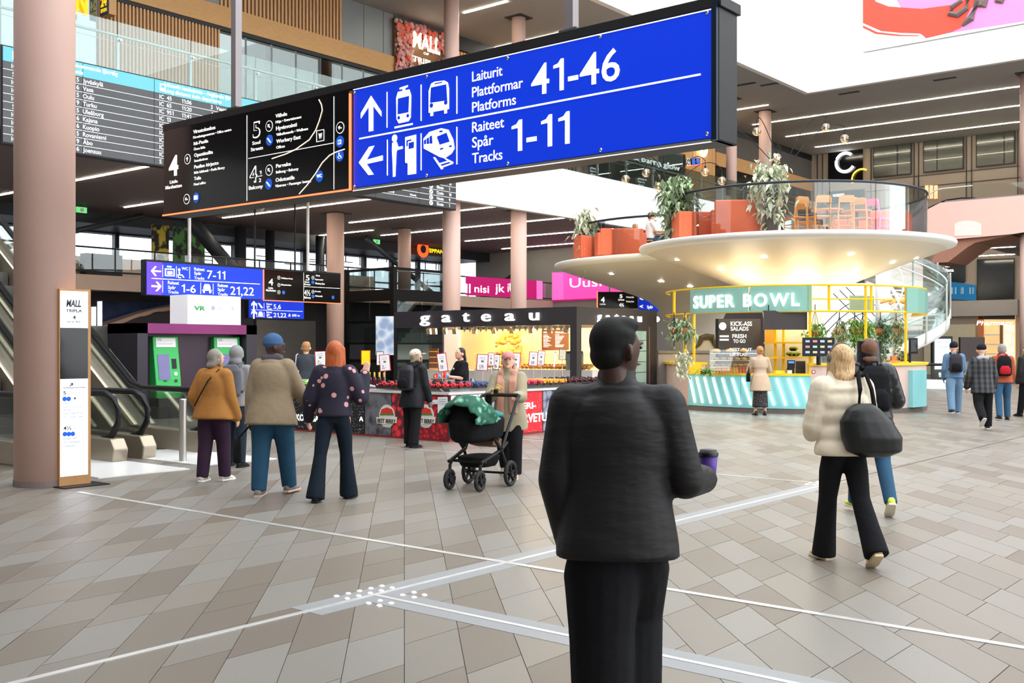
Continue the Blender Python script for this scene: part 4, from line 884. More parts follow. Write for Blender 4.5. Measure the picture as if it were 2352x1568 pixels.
C1 = W((1820 - CX) * 28.5 / FPX, 28.5); C2 = W((1592 - CX) * 33.2 / FPX, 33.2)
bowl1 = bowl('large round upper balcony like a white bowl above the salad bar', C1, 4.08, 4.24, 3.36, 5.5, [(.95, 2.95), (.78, 2.5), (.68, 1.8), (.66, 0)], [(-62, 2.4), (-28, 2.9), (12, 3.0), (48, 2.7), (62, 3.1), (-80, 3.2), (30, 2.2)], 18, (-180, 180))
bowl2 = bowl('lower white bowl balcony on a flared trunk, left of large bowl', C2, 4.32, 4.13, 3.66, 5.28, [(1.05, 2.75), (.8, 2.2), (.66, 1.4), (.66, 0)], [(-30, 2.6), (-12, 2.2), (15, 2.8), (-55, 3.3)], 16, (-180, 180))

# ------------------------------------------------------------------ furniture on the balconies
M_orange = mat('orange_upholstery', '#e6704a', .7, noise=(3, .06)); M_chairw = mat('oak_chair_wood', '#c8924e', .5, noise=(8, .15)); M_pinkch = mat('pink_chair_paint', '#f06bb0', .5)
def chair(label, px, d, heading, m, zf, group='wooden chairs on the upper balcony'):
    p = W((px - CX) * d / FPX, d, zf); r = thing('dining_chair', label, 'chair', p, radians(VIEW + heading), group)
    MB().prism([(-.2,-.2),(.2,-.2),(.22,.18),(.12,.24),(-.12,.24),(-.22,.18)], .44, .475).build('seat', m, r, bevel=.01)
    for x, y in ((-.19, .2), (.19, .2)): MB().cyl((x, y, 0), (x * .95, y * .95, .45), .018, .022, 8).build('leg', m, r)
    for s in (-1, 1): MB().tube([(s * .19, -.24, 0), (s * .19, -.2, .45), (s * .18, -.25, .75), (s * .17, -.27, .93)], .021, 8).build('leg', m, r)
    MB().loft([[(-.2, -.28, .78), (.2, -.28, .78), (.2, -.25, .78), (-.2, -.25, .78)], [(-.19, -.31, .88), (.19, -.31, .88), (.19, -.275, .88), (-.19, -.275, .88)], [(-.15, -.32, .95), (.15, -.32, .95), (.15, -.29, .95), (-.15, -.29, .95)]]).build('backrest', m, r)
    MB().tube([(-.18, -.2, .22), (.18, -.2, .22)], .012, 6).tube([(-.18, .19, .22), (.18, .19, .22)], .012, 6).tube([(-.18, -.2, .27), (-.18, .19, .27)], .012, 6).tube([(.18, -.2, .27), (.18, .19, .27)], .012, 6).build('stretcher', m, r)
    return r
Z1, Z2 = 4.35, 4.24
chair('oak chair at left end of the balcony table, facing away', 1826, 26.6, 25, M_chairw, Z1); chair('oak chair half hidden behind the middle oak chair', 1857, 27.6, -60, M_chairw, Z1); chair('middle oak chair at the balcony table with broad back', 1882, 26.4, 5, M_chairw, Z1)
chair('oak chair right of the middle one, back towards hall', 1937, 26.4, 0, M_chairw, Z1); chair('oak chair nearest the pink chair', 1979, 26.8, -35, M_chairw, Z1); chair('bright pink painted chair on the upper balcony', 2018, 26.9, -55, M_pinkch, Z1)
chair('oak chair under the seated man in white shirt', 1480, 31.3, -80, M_chairw, Z2, None)
def table(label, px, d, r, h, zf):
    p = W((px - CX) * d / FPX, d, zf); t = thing('round_table', label, 'table', p)
    MB().cyl((0, 0, h - .035), (0, 0, h), r, n=28).build('table_top', M_chairw, t); MB().cyl((0, 0, .02), (0, 0, h - .03), .035, n=10).build('column', M_black, t); MB().cyl((0, 0, 0), (0, 0, .025), .24, n=20).build('foot', M_black, t)
table('round oak table between the balcony chairs', 1900, 27.3, .4, .75, Z1); table('round oak table beside the pink chair', 1968, 27.5, .38, .74, Z1); table('small oak side table between orange sofas', 1648, 29.6, .32, .85, Z1); table('low oak table in front of man in white shirt', 1522, 31.2, .3, .72, Z2)
def sofa(label, px, d, w, dep, h, rz, zf, arm=True):
    p = W((px - CX) * d / FPX, d, zf); s = thing('sofa', label, 'sofa', p, radians(VIEW + rz), 'orange balcony sofas')
    MB().box(-w/2, w/2, -dep/2, -dep/2 + .22, 0, h).build('backrest', M_orange, s, bevel=.03); MB().box(-w/2, w/2, -dep/2 + .22, dep/2, .05, .45).build('seat', M_orange, s, bevel=.04)
    if arm:
        for x in (-1, 1): MB().box(x*w/2 - .09, x*w/2 + .09, -dep/2 + .02, dep/2 - .1, 0, .66).build('armrest', M_orange, s, bevel=.03)
sofa('low orange sofa at left of the upper balcony', 1598, 27.3, .95, .75, .66, 10, Z1); sofa('long high backed orange sofa beside the trailing plant', 1706, 26.9, 1.45, .8, .9, -6, Z1); sofa('rust orange sofa behind pink chair at balcony right', 2043, 27.4, .85, .75, .72, -30, Z1); sofa('rust sofa behind the oak chairs on the upper balcony', 1975, 28.6, 1.6, .7, .62, 0, Z1, False)
sofa('orange sofa on the lower bowl balcony', 1424, 31.2, 1.25, .8, .78, 4, Z2); sofa('narrow orange sofa beside plant on lower bowl', 1352, 31.9, .6, .7, .62, 20, Z2)

def tall_plant(label, px, d, zf, h, spread, seed, m=M_leafv, stand=.9):
    p = W((px - CX) * d / FPX, d, zf); t = thing('potted_plant', label, 'plant', p, 0, 'balcony plants')
    MB().lathe([(0, 0), (.17, 0), (.2, .05), (.22, stand), (.2, stand), (.18, stand - .05), (0, stand - .05)], 20).build('planter', mat('charcoal_planter', '#4c4a48', .6), t, smooth=True)
    foliage('foliage', m, t, [((0, 0, stand + .25), (spread, spread, .16), 420), ((0, 0, stand - .1), (spread * 1.15, spread * 1.15, .22), 380), ((0, 0, stand - .55), (spread, spread, .25), 260)], .17, seed, .55); return t
tall_plant('tall trailing variegated plant on the upper balcony, left of the chairs', 1768, 26.3, Z1, 1.7, .17, 1, M_leafv, 1.25)
tall_plant('dark green plant at left edge of the upper balcony glass', 1556, 27.6, Z1, 1.7, .2, 2, M_leafo, 1.05)
tall_plant('variegated plant at left edge of lower bowl balcony', 1344, 31.9, Z2, 1.3, .12, 3, M_leafv, .85)
def arc_lamp(label, px, py, d, bulbs, zf):
    base = P(px, py, d); r = wthing('arc_lamp', label, 'lamp', (base.x, base.y, zf), 'arc lamps on balcony planters')
    MB().cyl((base.x, base.y, zf), (base.x, base.y, base.z), .05, n=10).build('pole', M_black, r)
    for i, (bx_, by_, cx_, cy_) in enumerate(bulbs):
        e = P(bx_, by_, d); top = P(cx_, cy_, d); pts = []
        for k in range(13):
            t = k / 12; pts.append(base * (1 - t) ** 2 + top * 2 * t * (1 - t) + Vector((e.x, e.y, e.z + .3)) * t ** 2)
        a = MB().tube(pts, .011, 6).build('arm', M_black, r)
        MB().cyl((e.x, e.y, e.z + .32), (e.x, e.y, e.z + .08), .008, n=6).cyl((e.x, e.y, e.z + .17), (e.x, e.y, e.z + .1), .028, n=8).build('bulb_holder', M_black, a)
        b = MB().ell(e, .115, 14, 10).build('glass_bulb', glass('amber_bulb_glass', (1, .84, .66), .12), a, smooth=True); MB().tube([e + Vector((0, 0, .1)), e + Vector((.01, 0, -.05))], .012, 6).build('filament', mat('bulb_filament', '#ffb45a', .3, emit=12), a)
arc_lamp('black arc lamp with five round bulbs above the tall trailing plant', 1798, 400, 28.2, ((1664,322,1690,270),(1738,302,1745,240),(1785,362,1790,310),(1897,293,1850,250),(1940,318,1890,260)), Z1)
arc_lamp('black arc lamp with round bulbs above the left balcony plant', 1542, 440, 28.6, ((1437,411,1460,350),(1484,397,1500,330),(1512,428,1520,370),(1620,395,1590,330),(1658,415,1620,340)), Z1)

# ================================================================== salad bar under the large bowl
M_turq = mat('turquoise_front', '#84c4c6', .3, emit=.12, noise=(1, .05)); M_pinkc = mat('blush_counter', '#dcc0b6', .6, noise=(3, .04)); M_ylw = mat('yellow_lacquer', '#f4c81e', .4, noise=(3, .05), emit=.06); M_tube = mat('led_tube', '#effcff', .3, emit=5)
M_plinth = mat('grey_stone_plinth', '#6b635e', .7, noise=(10, .12)); M_sgl = mat('sage_glass_sign', '#86b3a6', .25, noise=(1, .06), emit=.1)
RK = 3.34; KC = C1
def kphi(px, r=RK):
    "angle on the kiosk circle seen at a pixel column"
    lo, hi = -85., 85.
    for _ in range(40):
        m_ = (lo + hi) / 2
        if proj(ring(KC, r, m_, 1))[0] < px: lo = m_
        else: hi = m_
    return lo
kb = wthing('salad_bar', 'round salad bar kiosk with turquoise lit front and yellow frame', 'kiosk', (KC.x, KC.y, 0))
pa, pb_, pc = kphi(1583), kphi(1862), 96
MB().sector(KC, RK - .35, RK + .02, -112, pc, 0, .11, 40).build('plinth', M_plinth, kb)
MB().sector(KC, RK - .5, RK, -112, pa, .11, 1.14, 14).build('blush_counter', M_pinkc, kb); MB().sector(KC, RK - .55, RK + .05, -112, pa + .4, 1.14, 1.2, 14).build('counter_top', M_ylw, kb)
MB().sector(KC, RK - .5, RK, pb_, pc, .11, 1.14, 24).build('blush_counter', M_pinkc, kb); MB().sector(KC, RK - .55, RK + .05, pb_ - .3, pc + .5, 1.14, 1.2, 24).build('counter_top', M_ylw, kb)
MB().sector(KC, RK - .06, RK + .03, pa, (pa + pb_) / 2 - .1, .12, .9, 12).build('turquoise_panel', M_turq, kb); MB().sector(KC, RK - .06, RK + .03, (pa + pb_) / 2 + .1, pb_, .12, .9, 12).build('turquoise_panel', M_turq, kb)
MB().sector(KC, RK - .7, RK + .05, pa, pb_, .9, .95, 20).build('counter_top', M_ylw, kb)
MB().sector(KC, RK, RK + .12, kphi(2086), kphi(2086) + 14, .12, 1.02, 6).build('turquoise_end_panel', M_turq, kb)
for k in range(12):
    f0 = pa + 1.2 + (pb_ - pa - 2.5) * k / 11.6; f1 = f0 + 3.6
    p = ring(KC, RK + .045, f0, .83); q = ring(KC, RK + .045, f1, .2); MB().bar(p, q, .035, .03).build('led_tube', M_tube, kb)
# yellow frame
ZT, ZM = 3.05, 2.43
for z in (ZT, ZM): MB().tube([ring(KC, RK, -112 + 208 * k / 60, z) for k in range(61)], .025, 6).build('ring_rail', M_ylw, kb)
MB().tube([ring(KC, RK - .02, kphi(1866) + (96 - kphi(1866)) * k / 30, 2.72) for k in range(31)], .018, 6).build('ring_rail', M_ylw, kb)
for px, z0 in ((1546, 2.43), (1571, 1.2), (1592, 1.2), (1861, .95), (1905, 2.43), (1990, 1.2), (2003, 2.43), (2083, 1.2)):
    f = kphi(px); p = ring(KC, RK - .03, f, z0); MB().bar(p, (p.x, p.y, ZT if z0 > 2 or px > 1870 else (ZT if px in (1546, 1861) else ZM)), .05).build('post', M_ylw, kb)
for a, b in ((1587, 1722), (1723, 1862)): MB().sector(KC, RK + .01, RK + .035, kphi(a) + .2, kphi(b) - .2, ZM, ZT - .02, 14).build('sign_panel', M_sgl, kb)
MB().sector(KC, RK - .05, RK + .05, kphi(1856), kphi(1864), ZM, ZT, 3).build('sign_end', mat('sage_green_frame', '#8fb083', .5), kb); MB().sector(KC, RK + .01, RK + .035, kphi(2080), 96, ZM, ZT - .02, 6).build('sign_panel', M_sgl, kb)
MB().sector(KC, RK - .9, RK - .87, kphi(2005), kphi(2080), ZM, ZT - .2, 8).build('sage_screen', mat('sage_curtain', '#9aac8c', .6, noise=(3, .2)), kb)
def curved_text(s, px0, px1, z, h, m, r, root, bold=.03):
    ms = [None if ch == ' ' else text_mesh(ch, bold) for ch in s]; ws = [.3 if me is None else max(v.co.x for v in me.vertices) - min(v.co.x for v in me.vertices) for me in ms]; gap = .13
    tot = sum(ws) + gap * (len(s) - 1); f0, f1 = kphi(px0), kphi(px1); x = 0; arc_ = radians(f1 - f0) * r; kx = arc_ / tot; k = h / .71
    for me, w in zip(ms, ws):
        if me is not None:
            f = f0 + (f1 - f0) * (x + w / 2) / tot; mid = (min(v.co.x for v in me.vertices) + max(v.co.x for v in me.vertices)) / 2
            for v in me.vertices: v.co = ((v.co.x - mid) * kx, -v.co.z * .02, v.co.y * k)
            me.materials.append(m); o = bpy.data.objects.new('sign_letter', me); COL.objects.link(o); attach(o, root); o.location = ring(KC, r, f, z); o.rotation_euler = (0, 0, radians(VIEW) + radians(f))
        x += w + gap
curved_text('SUPER BOWL', 1597, 1836, 2.56, .3, mat('white_sign_glow', '#ffffff', .3, emit=1.6), RK + .06, kb, .025)
# inside: dark menu board, screen, shelves, back block
def flat(px0, px1, py0, py1, d, m, name, root, th=.05):
    a = P(px0, py1, d); b = P(px1, py0, d); n = W(0, 1, 0); n = Vector((n.x, n.y, 0)).normalized() * th
    return MB().add([a, (b.x, b.y, a.z), (b.x, b.y, b.z), (a.x, a.y, b.z), a + n, Vector((b.x, b.y, a.z)) + n, b + n, Vector((a.x, a.y, b.z)) + n], [(0,1,2,3),(7,6,5,4),(0,4,5,1),(1,5,6,2),(2,6,7,3),(3,7,4,0)]).build(name, m, root)
def ftext(s, px0, px1, pyb, pyt, d, m, root, bold=.03):
    me = text_mesh(s, bold); xs = [v.co.x for v in me.vertices]; a, b = min(xs), max(xs); p = P(px0, pyb, d); q = P(px1, pyb, d); h = (pyb - pyt) * d / FPX; L = (q - p)
    nn = W(0, -1, 0)
    for v in me.vertices:
        w = p + L * ((v.co.x - a) / (b - a)) + nn * (v.co.z * .008 + .006); v.co = (w.x, w.y, p.z + v.co.y / .71 * h)
    me.materials.append(m); o = bpy.data.objects.new('lettering', me); COL.objects.link(o); attach(o, root); return o
mb2 = wthing('menu_board', 'dark hanging salad menu board with white slogans inside salad bar', 'menu board', P(1695, 845, 27.2))
flat(1644, 1747, 732, 846, 27.2, mat('charcoal_menu_board', '#4a4648', .4, noise=(2, .2)), 'board', mb2); flat(1644, 1650, 732, 846, 27.18, M_black, 'board_edge', mb2)
for s, a, b, y1, y0 in (('KICK-ASS',1678,1727,748,738),('SALADS',1678,1719,759,750),('FRESH',1682,1714,776,767),('TO GO',1684,1712,787,779),('BEST OUT',1676,1727,806,799),('OF YOU',1676,1714,817,809)): ftext(s, a, b, y1, y0, 27.15, M_print, mb2, .012)
for y in (772, 780): flat(1653, 1674, y - 2, y + 2, 27.15, M_print, 'fork_pictogram', mb2, .01)
c = P(1660, 749, 27.15); MB().ell(c, (.1, .1, .1), 7, 5).build('salad_pictogram', M_print, mb2)
tv = wthing('screen', 'black flat screen hanging under the salad bar sign', 'screen', P(1804, 757, 25.3)); flat(1754, 1854, 713, 757, 25.35, mat('dead_screen', '#38302f', .4), 'screen_panel', tv)
for px in (1765, 1845): MB().cyl(P(px, 713, 25.38), P(px, 700, 25.38), .012, n=6).build('bracket', M_black, tv)
mn = wthing('menu_screen', 'dark menu screen with grid of bright dishes on a stand', 'screen', P(1882, 835, 25.1)); flat(1844, 1917, 775, 818, 25.0, M_black, 'screen_panel', mn)
cols = ['#d05a5a', '#5a78c8', '#79b7c4', '#d6c05a']
for i in range(4):
    for j in range(3): flat(1850 + i * 17, 1860 + i * 17, 781 + j * 12.5, 786 + j * 12.5, 24.98, mat('dish_tile_%d' % ((i + j) % 4), ('#8fa2c8', '#c07a7a', '#8fb6bd', '#b9ae7c')[(i + j) % 4], .5, emit=.4), 'dish_tile', mn, .004)
MB().cyl(P(1880, 818, 25.02), P(1880, 838, 25.02), .05, n=10).build('stand', M_black, mn)
# back block of the kiosk with dark upper openings and animal mural
bk = wthing('kiosk_back_wall', 'pale grey back wall of salad bar with dark upper opening and monkey mural', 'wall panel', P(1620, 900, 29.3))
flat(1512, 1760, 805, 935, 29.3, mat('pale_grey_wall', '#b7b3b0', .6), 'low_wall', bk, .2); flat(1512, 1640, 805, 811, 29.25, M_grey, 'ledge', bk, .2)
MBK = flat(1600, 1645, 768, 803, 29.4, mat('mural_sheet', '#c9c6b4', .6), 'mural_sheet', bk); MB().tube([P(x, y, 29.35) for x, y in ((1596,800),(1606,790),(1612,775),(1622,772),(1636,773),(1640,788),(1644,798))], .05, 6, rs=[.02, .06, .09, .09, .09, .05, .03]).build('monkey_motif', mat('monkey_brown', '#5a5340', .7), bk)
for px in (1509, 1609, 1530): c = P(px, 733, 36); MB().ell(c, .09, 10, 8).build('bulb', mat('hot_bulb', '#ffd9a0', .3, emit=14), bk)
# shelves
sh = wthing('shelf_unit', 'yellow open shelf unit with fruit and plants inside salad bar', 'shelf', P(1812, 870, 26.6))
for px in (1781, 1800, 1863): MB().bar(P(px, 755, 26.6), P(px, 872, 26.6), .055).build('upright', M_ylw, sh)
for y in (787, 821, 866): a, b = P(1758, y, 26.6), P(1868, y, 26.6); MB().bar(a, b, .35, .04).build('shelf_board', M_ylw, sh)
flat(1758, 1782, 757, 785, 26.9, mat('orange_crate', '#f2a23c', .6, emit=.1), 'orange_box', sh); flat(1757, 1869, 757, 872, 27.1, mat('pale_shelf_back', '#d9d4bc', .6), 'back_panel', sh)
fb2 = wthing('fruit_bowl', 'two tier black wire bowl of green apples on yellow shelf', 'fruit bowl', P(1822, 818, 26.45))
for px, py, rr in ((1822, 815, .19), (1822, 803, .11)):
    c = P(px, py, 26.45); MB().lathe([(rr * .6, -.03), (rr, .03), (rr + .01, .03)], 16, c).build('wire_bowl', M_black, fb2)
    for k in range(9 if rr > .15 else 5): a = k * .7; MB().ell(c + Vector((rr * .7 * cos(a), rr * .7 * sin(a), .03)), .045, 8, 6).build('apple', mat('green_apple', '#a9b82c', .4), fb2, smooth=True)
dp = wthing('display_case', 'curved glass display case with bread bowls and juices on salad bar counter', 'display case', P(1680, 862, 25.7))
for y in (811, 827, 842): flat(1632, 1742, y, y + 1.2, 25.9, M_chrome, 'glass_shelf', dp, .35)
flat(1630, 1744, 803, 858, 25.75, M_glass, 'front_glass', dp, .01)
rb = random.Random(2)
for row_, (y, n, cc, rr) in enumerate(((824, 6, '#d9b27a', .085), (838, 7, '#cfa368', .09), (806, 3, '#d8ae74', .11))):
    for k in range(n): c = P(1645 + k * (95 / n) + (50 if row_ == 2 and False else 0), y, 26.05); MB().ell(c, (rr, rr, rr * .55), 10, 6).build('bread_bowl', mat('bread_%d' % row_, cc, .7, noise=(10, .2)), dp, smooth=True)
for k in range(14):
    c = P(1646 + k * 6.6, 856, 25.95); cl = ('#e88a2a', '#e8a03a', '#c8452e', '#b8392e')[min(3, k // 4)]; MB().cyl(c, c + Vector((0, 0, .14)), .027, n=8).cyl(c + Vector((0, 0, .14)), c + Vector((0, 0, .17)), .014, n=8).build('juice_bottle', mat('juice_%d' % min(3, k // 4), cl, .3, emit=.1), dp)
yb3 = wthing('yellow_box', 'bright yellow box standing at left end of salad bar counter', 'box', P(1597, 857, 25.9)); flat(1583, 1611, 834, 857, 25.9, M_ylw, 'box_body', yb3, .3)
pos = wthing('cash_register', 'black cash register screen on yellow salad bar counter', 'cash register', P(1818, 860, 25.6))
flat(1809, 1826, 827, 845, 25.6, M_black, 'screen', pos, .04); flat(1811, 1824, 829, 834, 25.58, mat('blue_lcd', '#4a70e8', .3, emit=1), 'display', pos, .01); flat(1811, 1825, 845, 858, 25.6, M_black, 'stand', pos, .15); flat(1828, 1850, 829, 858, 25.65, M_dark, 'menu_card', pos, .03)
flat(1782, 1802, 851, 858, 25.6, M_ylw, 'tray', pos, .3); flat(1809, 1819, 850, 858, 25.5, M_white, 'card_reader', pos, .03)
ct = wthing('card_terminal', 'black payment terminal on pole at right end of salad bar', 'terminal', P(2098, 835, 26.4)); flat(2089, 2108, 776, 812, 26.4, M_black, 'terminal_head', ct, .06); flat(2092, 2106, 780, 808, 26.38, M_bpanel, 'display', ct, .01); MB().cyl(P(2090, 790, 26.5), P(2090, 838, 26.5), .03, n=8).build('pole', M_black, ct)
cm = wthing('condiment_tray', 'small tray with glasses and pastry box on right yellow counter', 'tray', P(2050, 830, 26.0)); flat(2044, 2068, 828, 831, 25.9, M_chairw, 'wood_tray', cm, .3); flat(2012, 2038, 815, 830, 26.2, mat('clear_box', '#d9cfc2', .3), 'clear_box', cm, .2); flat(2048, 2060, 818, 828, 26.0, mat('pastry', '#d97a3a', .6), 'pastry', cm, .1); flat(2060, 2078, 807, 829, 26.3, M_glass, 'glass_cover', cm, .2); flat(2022, 2042, 803, 812, 26.1, M_dark, 'black_scoop', cm, .1)
st_ = wthing('round_sticker', 'small red no smoking sticker on blush counter', 'sticker', ring(KC, RK + .002, kphi(1867), 1.02)); p = ring(KC, RK + .004, kphi(1868.5), 1.0); MB().cyl(p, ring(KC, RK + .012, kphi(1868.5), 1.0), .045, n=18).build('red_disc', mat('red_sticker', '#b03034', .5), st_); MB().cyl(p, ring(KC, RK + .016, kphi(1868.5), 1.0), .028, n=18).build('white_disc', M_white, st_)

M_pot = mat('terracotta_pot', '#b9713c', .7, noise=(8, .15))
def hanging(label, px, py, d, ztop, seed, m, tail, sx=1.0):
    c = P(px, py, d); h = wthing('hanging_plant', label, 'plant', c, 'hanging plants on the yellow frame')
    MB().lathe([(0, -.12), (.07, -.12), (.1, -.05), (.11, .06), (.095, .06), (.08, -.02), (0, -.02)], 14, c).build('pot', M_pot, h, smooth=True)
    b = MB()
    for k in range(4): a = k * pi / 2 + .4; b.tube([c + Vector((.11 * cos(a), .11 * sin(a), .02)), Vector((c.x, c.y, ztop - .12))], .007, 4)
    b.tube([Vector((c.x, c.y, ztop - .14)), Vector((c.x, c.y, ztop))], .012, 4); b.tube([c + Vector((0, 0, -.12)), c + Vector((0, 0, -.45))], .014, 4); b.build('rope_hanger', M_black, h)
    dr = W(.1 * sx, 0, 0); foliage('foliage', m, h, [(c + Vector((dr.x, dr.y, .1)), (.09 * abs(sx) + .04, .09, .07), 110), (c + Vector((dr.x, dr.y, -.08)), (.11, .11, .12), 120), (c + Vector((dr.x * 1.3, dr.y * 1.3, -tail * .6)), (.05, .05, tail * .3), 60)], .1, seed, .5)
hanging('hanging plant at far left of the salad bar frame', 1548, 757, 25.9, 2.43, 11, M_leafo, .12, .3); hanging('hanging plant second from left on salad bar frame', 1573, 758, 25.6, 2.43, 12, M_leafo, .15, .3)
hanging('small orange potted hanging plant right of the black screen', 1872, 763, 25.4, 2.6, 13, M_leafg, .1, .2); hanging('hanging plant with grey green leaves above woman in cream jacket', 1928, 760, 25.7, 2.43, 14, M_leafo, .45, .2)
hanging('bright green hanging plant with tall rope', 1963, 757, 25.8, 2.43, 15, M_leafg, .3, .1); hanging('full bright green hanging plant right of the tall rope one', 1981, 758, 26.0, 2.43, 16, M_leafg, .35, .6)
hanging('hanging plant with long ivy strands', 2022, 760, 26.1, 2.43, 17, M_leafd, .75, .7); hanging('rightmost hanging plant on the yellow frame', 2058, 760, 26.5, 2.43, 18, M_leafo, .7, .5)
vy = wthing('trailing_ivy', 'variegated ivy hanging over left blush counter', 'plant', P(1572, 840, 25.3)); foliage('foliage', M_leafv, vy, [(P(1572, 822, 25.45), (.1, .1, .07), 130), (P(1568, 845, 25.45), (.08, .08, .12), 110)], .09, 21, .5)
vz = wthing('herb_pot', 'little green herbs beside the yellow box on counter', 'plant', P(1622, 855, 25.5)); foliage('foliage', M_leafg, vz, [(P(1622, 850, 25.5), (.12, .06, .04), 120)], .08, 22, .2); flat(1610, 1634, 852, 858, 25.5, M_dark, 'trough', vz, .1)
kl = wthing('copper_lamps', 'copper tube lamps glowing under salad bar frame at right', 'lamp', P(2050, 690, 26.5))
for a, b in (((2020,695),(2048,688)), ((2043,698),(2060,686)), ((2066,690),(2082,697))): MB().cyl(P(*a, 26.5), P(*b, 26.5), .04, n=10).build('lamp_tube', mat('copper_tube', '#d9a06a', .3, .6, emit=.2), kl)
MB().ell(P(2064, 687, 26.4), .05, 8, 6).build('bulb', mat('hot_bulb2', '#fff0d0', .3, emit=30), kl)
# warm working light inside the kiosk
for px, d, e in ((1700, 27.2, 60), (1850, 26.8, 60), (1960, 27.4, 55)):
    l = bpy.data.lights.new('kiosk_lamp', 'POINT'); l.energy = e; l.color = (1, .78, .48); l.shadow_soft_size = .5; o = bpy.data.objects.new('kiosk_lamp', l); COL.objects.link(o); o.location = P(px, 690, d); o.parent = kl; o.matrix_parent_inverse = WKIDS[kl.name]

# ================================================================== spiral stair right of the bowl, white escalators behind
SC = W((2028 - CX) * 33 / FPX, 33); SR = 1.9
sp = wthing('spiral_stair', 'white spiral stair with curved glass sides right of large bowl', 'stairs', (SC.x, SC.y, 0))
n = 24; a_0, a_1, z_0, z_1 = -95., 190., .35, 4.2
def spz(f): return z_0 + (z_1 - z_0) * f
MB().cyl((SC.x, SC.y, 0), (SC.x, SC.y, 4.3), .22, n=20).build('core', M_white, sp, smooth=True)
for k in range(n):
    f0, f1 = a_0 + (a_1 - a_0) * k / n, a_0 + (a_1 - a_0) * (k + 1) / n; MB().sector(SC, .2, SR, f0, f1 + 1, spz(k / n) - .04, spz(k / n), 3).build('tread', mat('pale_tread', '#d9d9d5', .6), sp)
q = MB(); m_ = 60; rows_ = []
def helix(r, off): return [ring(SC, r, a_0 + (a_1 - a_0) * i / m_, spz(i / m_) + off) for i in range(m_ + 1)]
for nm, r, o0, o1, mm in (('outer_stringer', SR + .02, -.25, .12, M_white), ('inner_stringer', .55, -.2, .1, M_white), ('outer_glass', SR + .02, .12, 1.15, M_glass_g)):
    A_, B_ = helix(r, o0), helix(r, o1); MB().add(A_ + B_, [(i, i + 1, m_ + 2 + i, m_ + 1 + i) for i in range(m_)]).build(nm, mm, sp, smooth=True).modifiers.new('thick', 'SOLIDIFY').thickness = .03
for nm, r, o0 in (('handrail', SR - .05, .95), ('handrail', SR - .05, .6), ('handrail', .6, .95)): MB().tube(helix(r, o0), .025, 6).build(nm, M_rail, sp, smooth=True)
for k in range(0, 11): p = ring(SC, SR + .05, a_0 + (a_1 - a_0) * k / 10, spz(k / 10)); MB().bar(p + Vector((0, 0, -.2)), p + Vector((0, 0, 1.2)), .04).build('baluster', M_rail, sp)

def escalator(name, label, org, direction, w, run0, slope, rise, m_side, m_glass=M_glass, light=True, cat='escalator', base_ext=.9):
    "org: floor point at the bottom, middle of the width; direction: heading (degrees) in which it climbs"
    r = thing(name, label, cat, org, radians(direction)); L = rise / slope; hw = w / 2
    for s in (-1, 1):
        x = s * hw; ti, to = (x - .11, x + .11)
        MB().prism([(-base_ext + .18, .0), (-base_ext + .14, .18), (-base_ext + .24, .32), (run0, .34), (run0 + L, .32 + rise), (run0 + L + 1.2, .32 + rise), (run0 + L + 1.2, rise - .5), (run0 + L * .98, rise - .55), (run0 + .6, 0)], ti, to, 'x').build('side_skirt', m_side, r, bevel=.02)
        MB().prism([(-base_ext + .4, .3), (-base_ext + .25, .6), (-base_ext + .3, .88), (run0, .88), (run0 + L, .88 + rise), (run0 + L + 1.2, .88 + rise), (run0 + L + 1.2, .32 + rise), (run0 + L, .32 + rise), (run0, .32)], x - .008, x + .008, 'x').build('glass_side', m_glass, r)
        e = -base_ext + .35; pts = [(x, e + .25, .3), (x, e + .02, .36), (x, e - .12, .52), (x, e - .14, .68), (x, e - .03, .86), (x, e + .2, .93), (x, run0, .93), (x, run0 + .35, 1.0), (x, run0 + .35 + L, 1.0 + rise), (x, run0 + L + 1.3, .98 + rise)]
        MB().tube(pts, .045, 8).build('handrail', M_black, r, smooth=True)
        if light: MB().bar((x - s * .15, run0, .36), (x - s * .15, run0 + L, .36 + rise), .018).build('light_line', mat('warm_light_line', '#ffeecb', .3, emit=1.6), r)
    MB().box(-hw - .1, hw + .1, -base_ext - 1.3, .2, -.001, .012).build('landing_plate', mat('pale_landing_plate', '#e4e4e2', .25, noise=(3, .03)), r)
    k = 0
    while k * .4 * slope < rise: MB().box(-hw + .15, hw - .15, run0 - .2 + k * .4, run0 + .2 + k * .4 + .25, max(0, k * .4 * slope - .25), k * .4 * slope + .03).build('step', mat('grooved_step', '#55524e', .5, .3, noise=(60, .3), stretch=(8, .2, .2)), r); k += 1
    return r
M_esteel = mat('bronze_steel', '#a59a88', .3, .6, noise=(3, .1))
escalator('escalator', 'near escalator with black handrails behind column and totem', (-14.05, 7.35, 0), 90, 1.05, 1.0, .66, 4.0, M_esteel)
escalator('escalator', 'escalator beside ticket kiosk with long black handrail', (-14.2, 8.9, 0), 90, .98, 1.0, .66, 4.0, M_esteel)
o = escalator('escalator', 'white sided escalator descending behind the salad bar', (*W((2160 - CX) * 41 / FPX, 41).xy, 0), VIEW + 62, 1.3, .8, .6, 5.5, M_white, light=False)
w_ = wthing('stair_flank', 'curved white stair flank behind the salad bar frame', 'stairs', P(1930, 860, 37)); flat(1868, 2030, 650, 905, 38, M_white, 'white_flank', w_, .2); flat(1990, 2120, 560, 760, 40, M_pinkc, 'blush_flank', w_, .2)
for k in range(5): MB().tube([P(1880 + t * 150 + k * 8, 760 - t * 70 - 30 * sin(pi * t) + k * 14, 36) for t in [i / 10 for i in range(11)]], .013, 6).build('handrail', M_black if k < 3 else M_rail, w_)
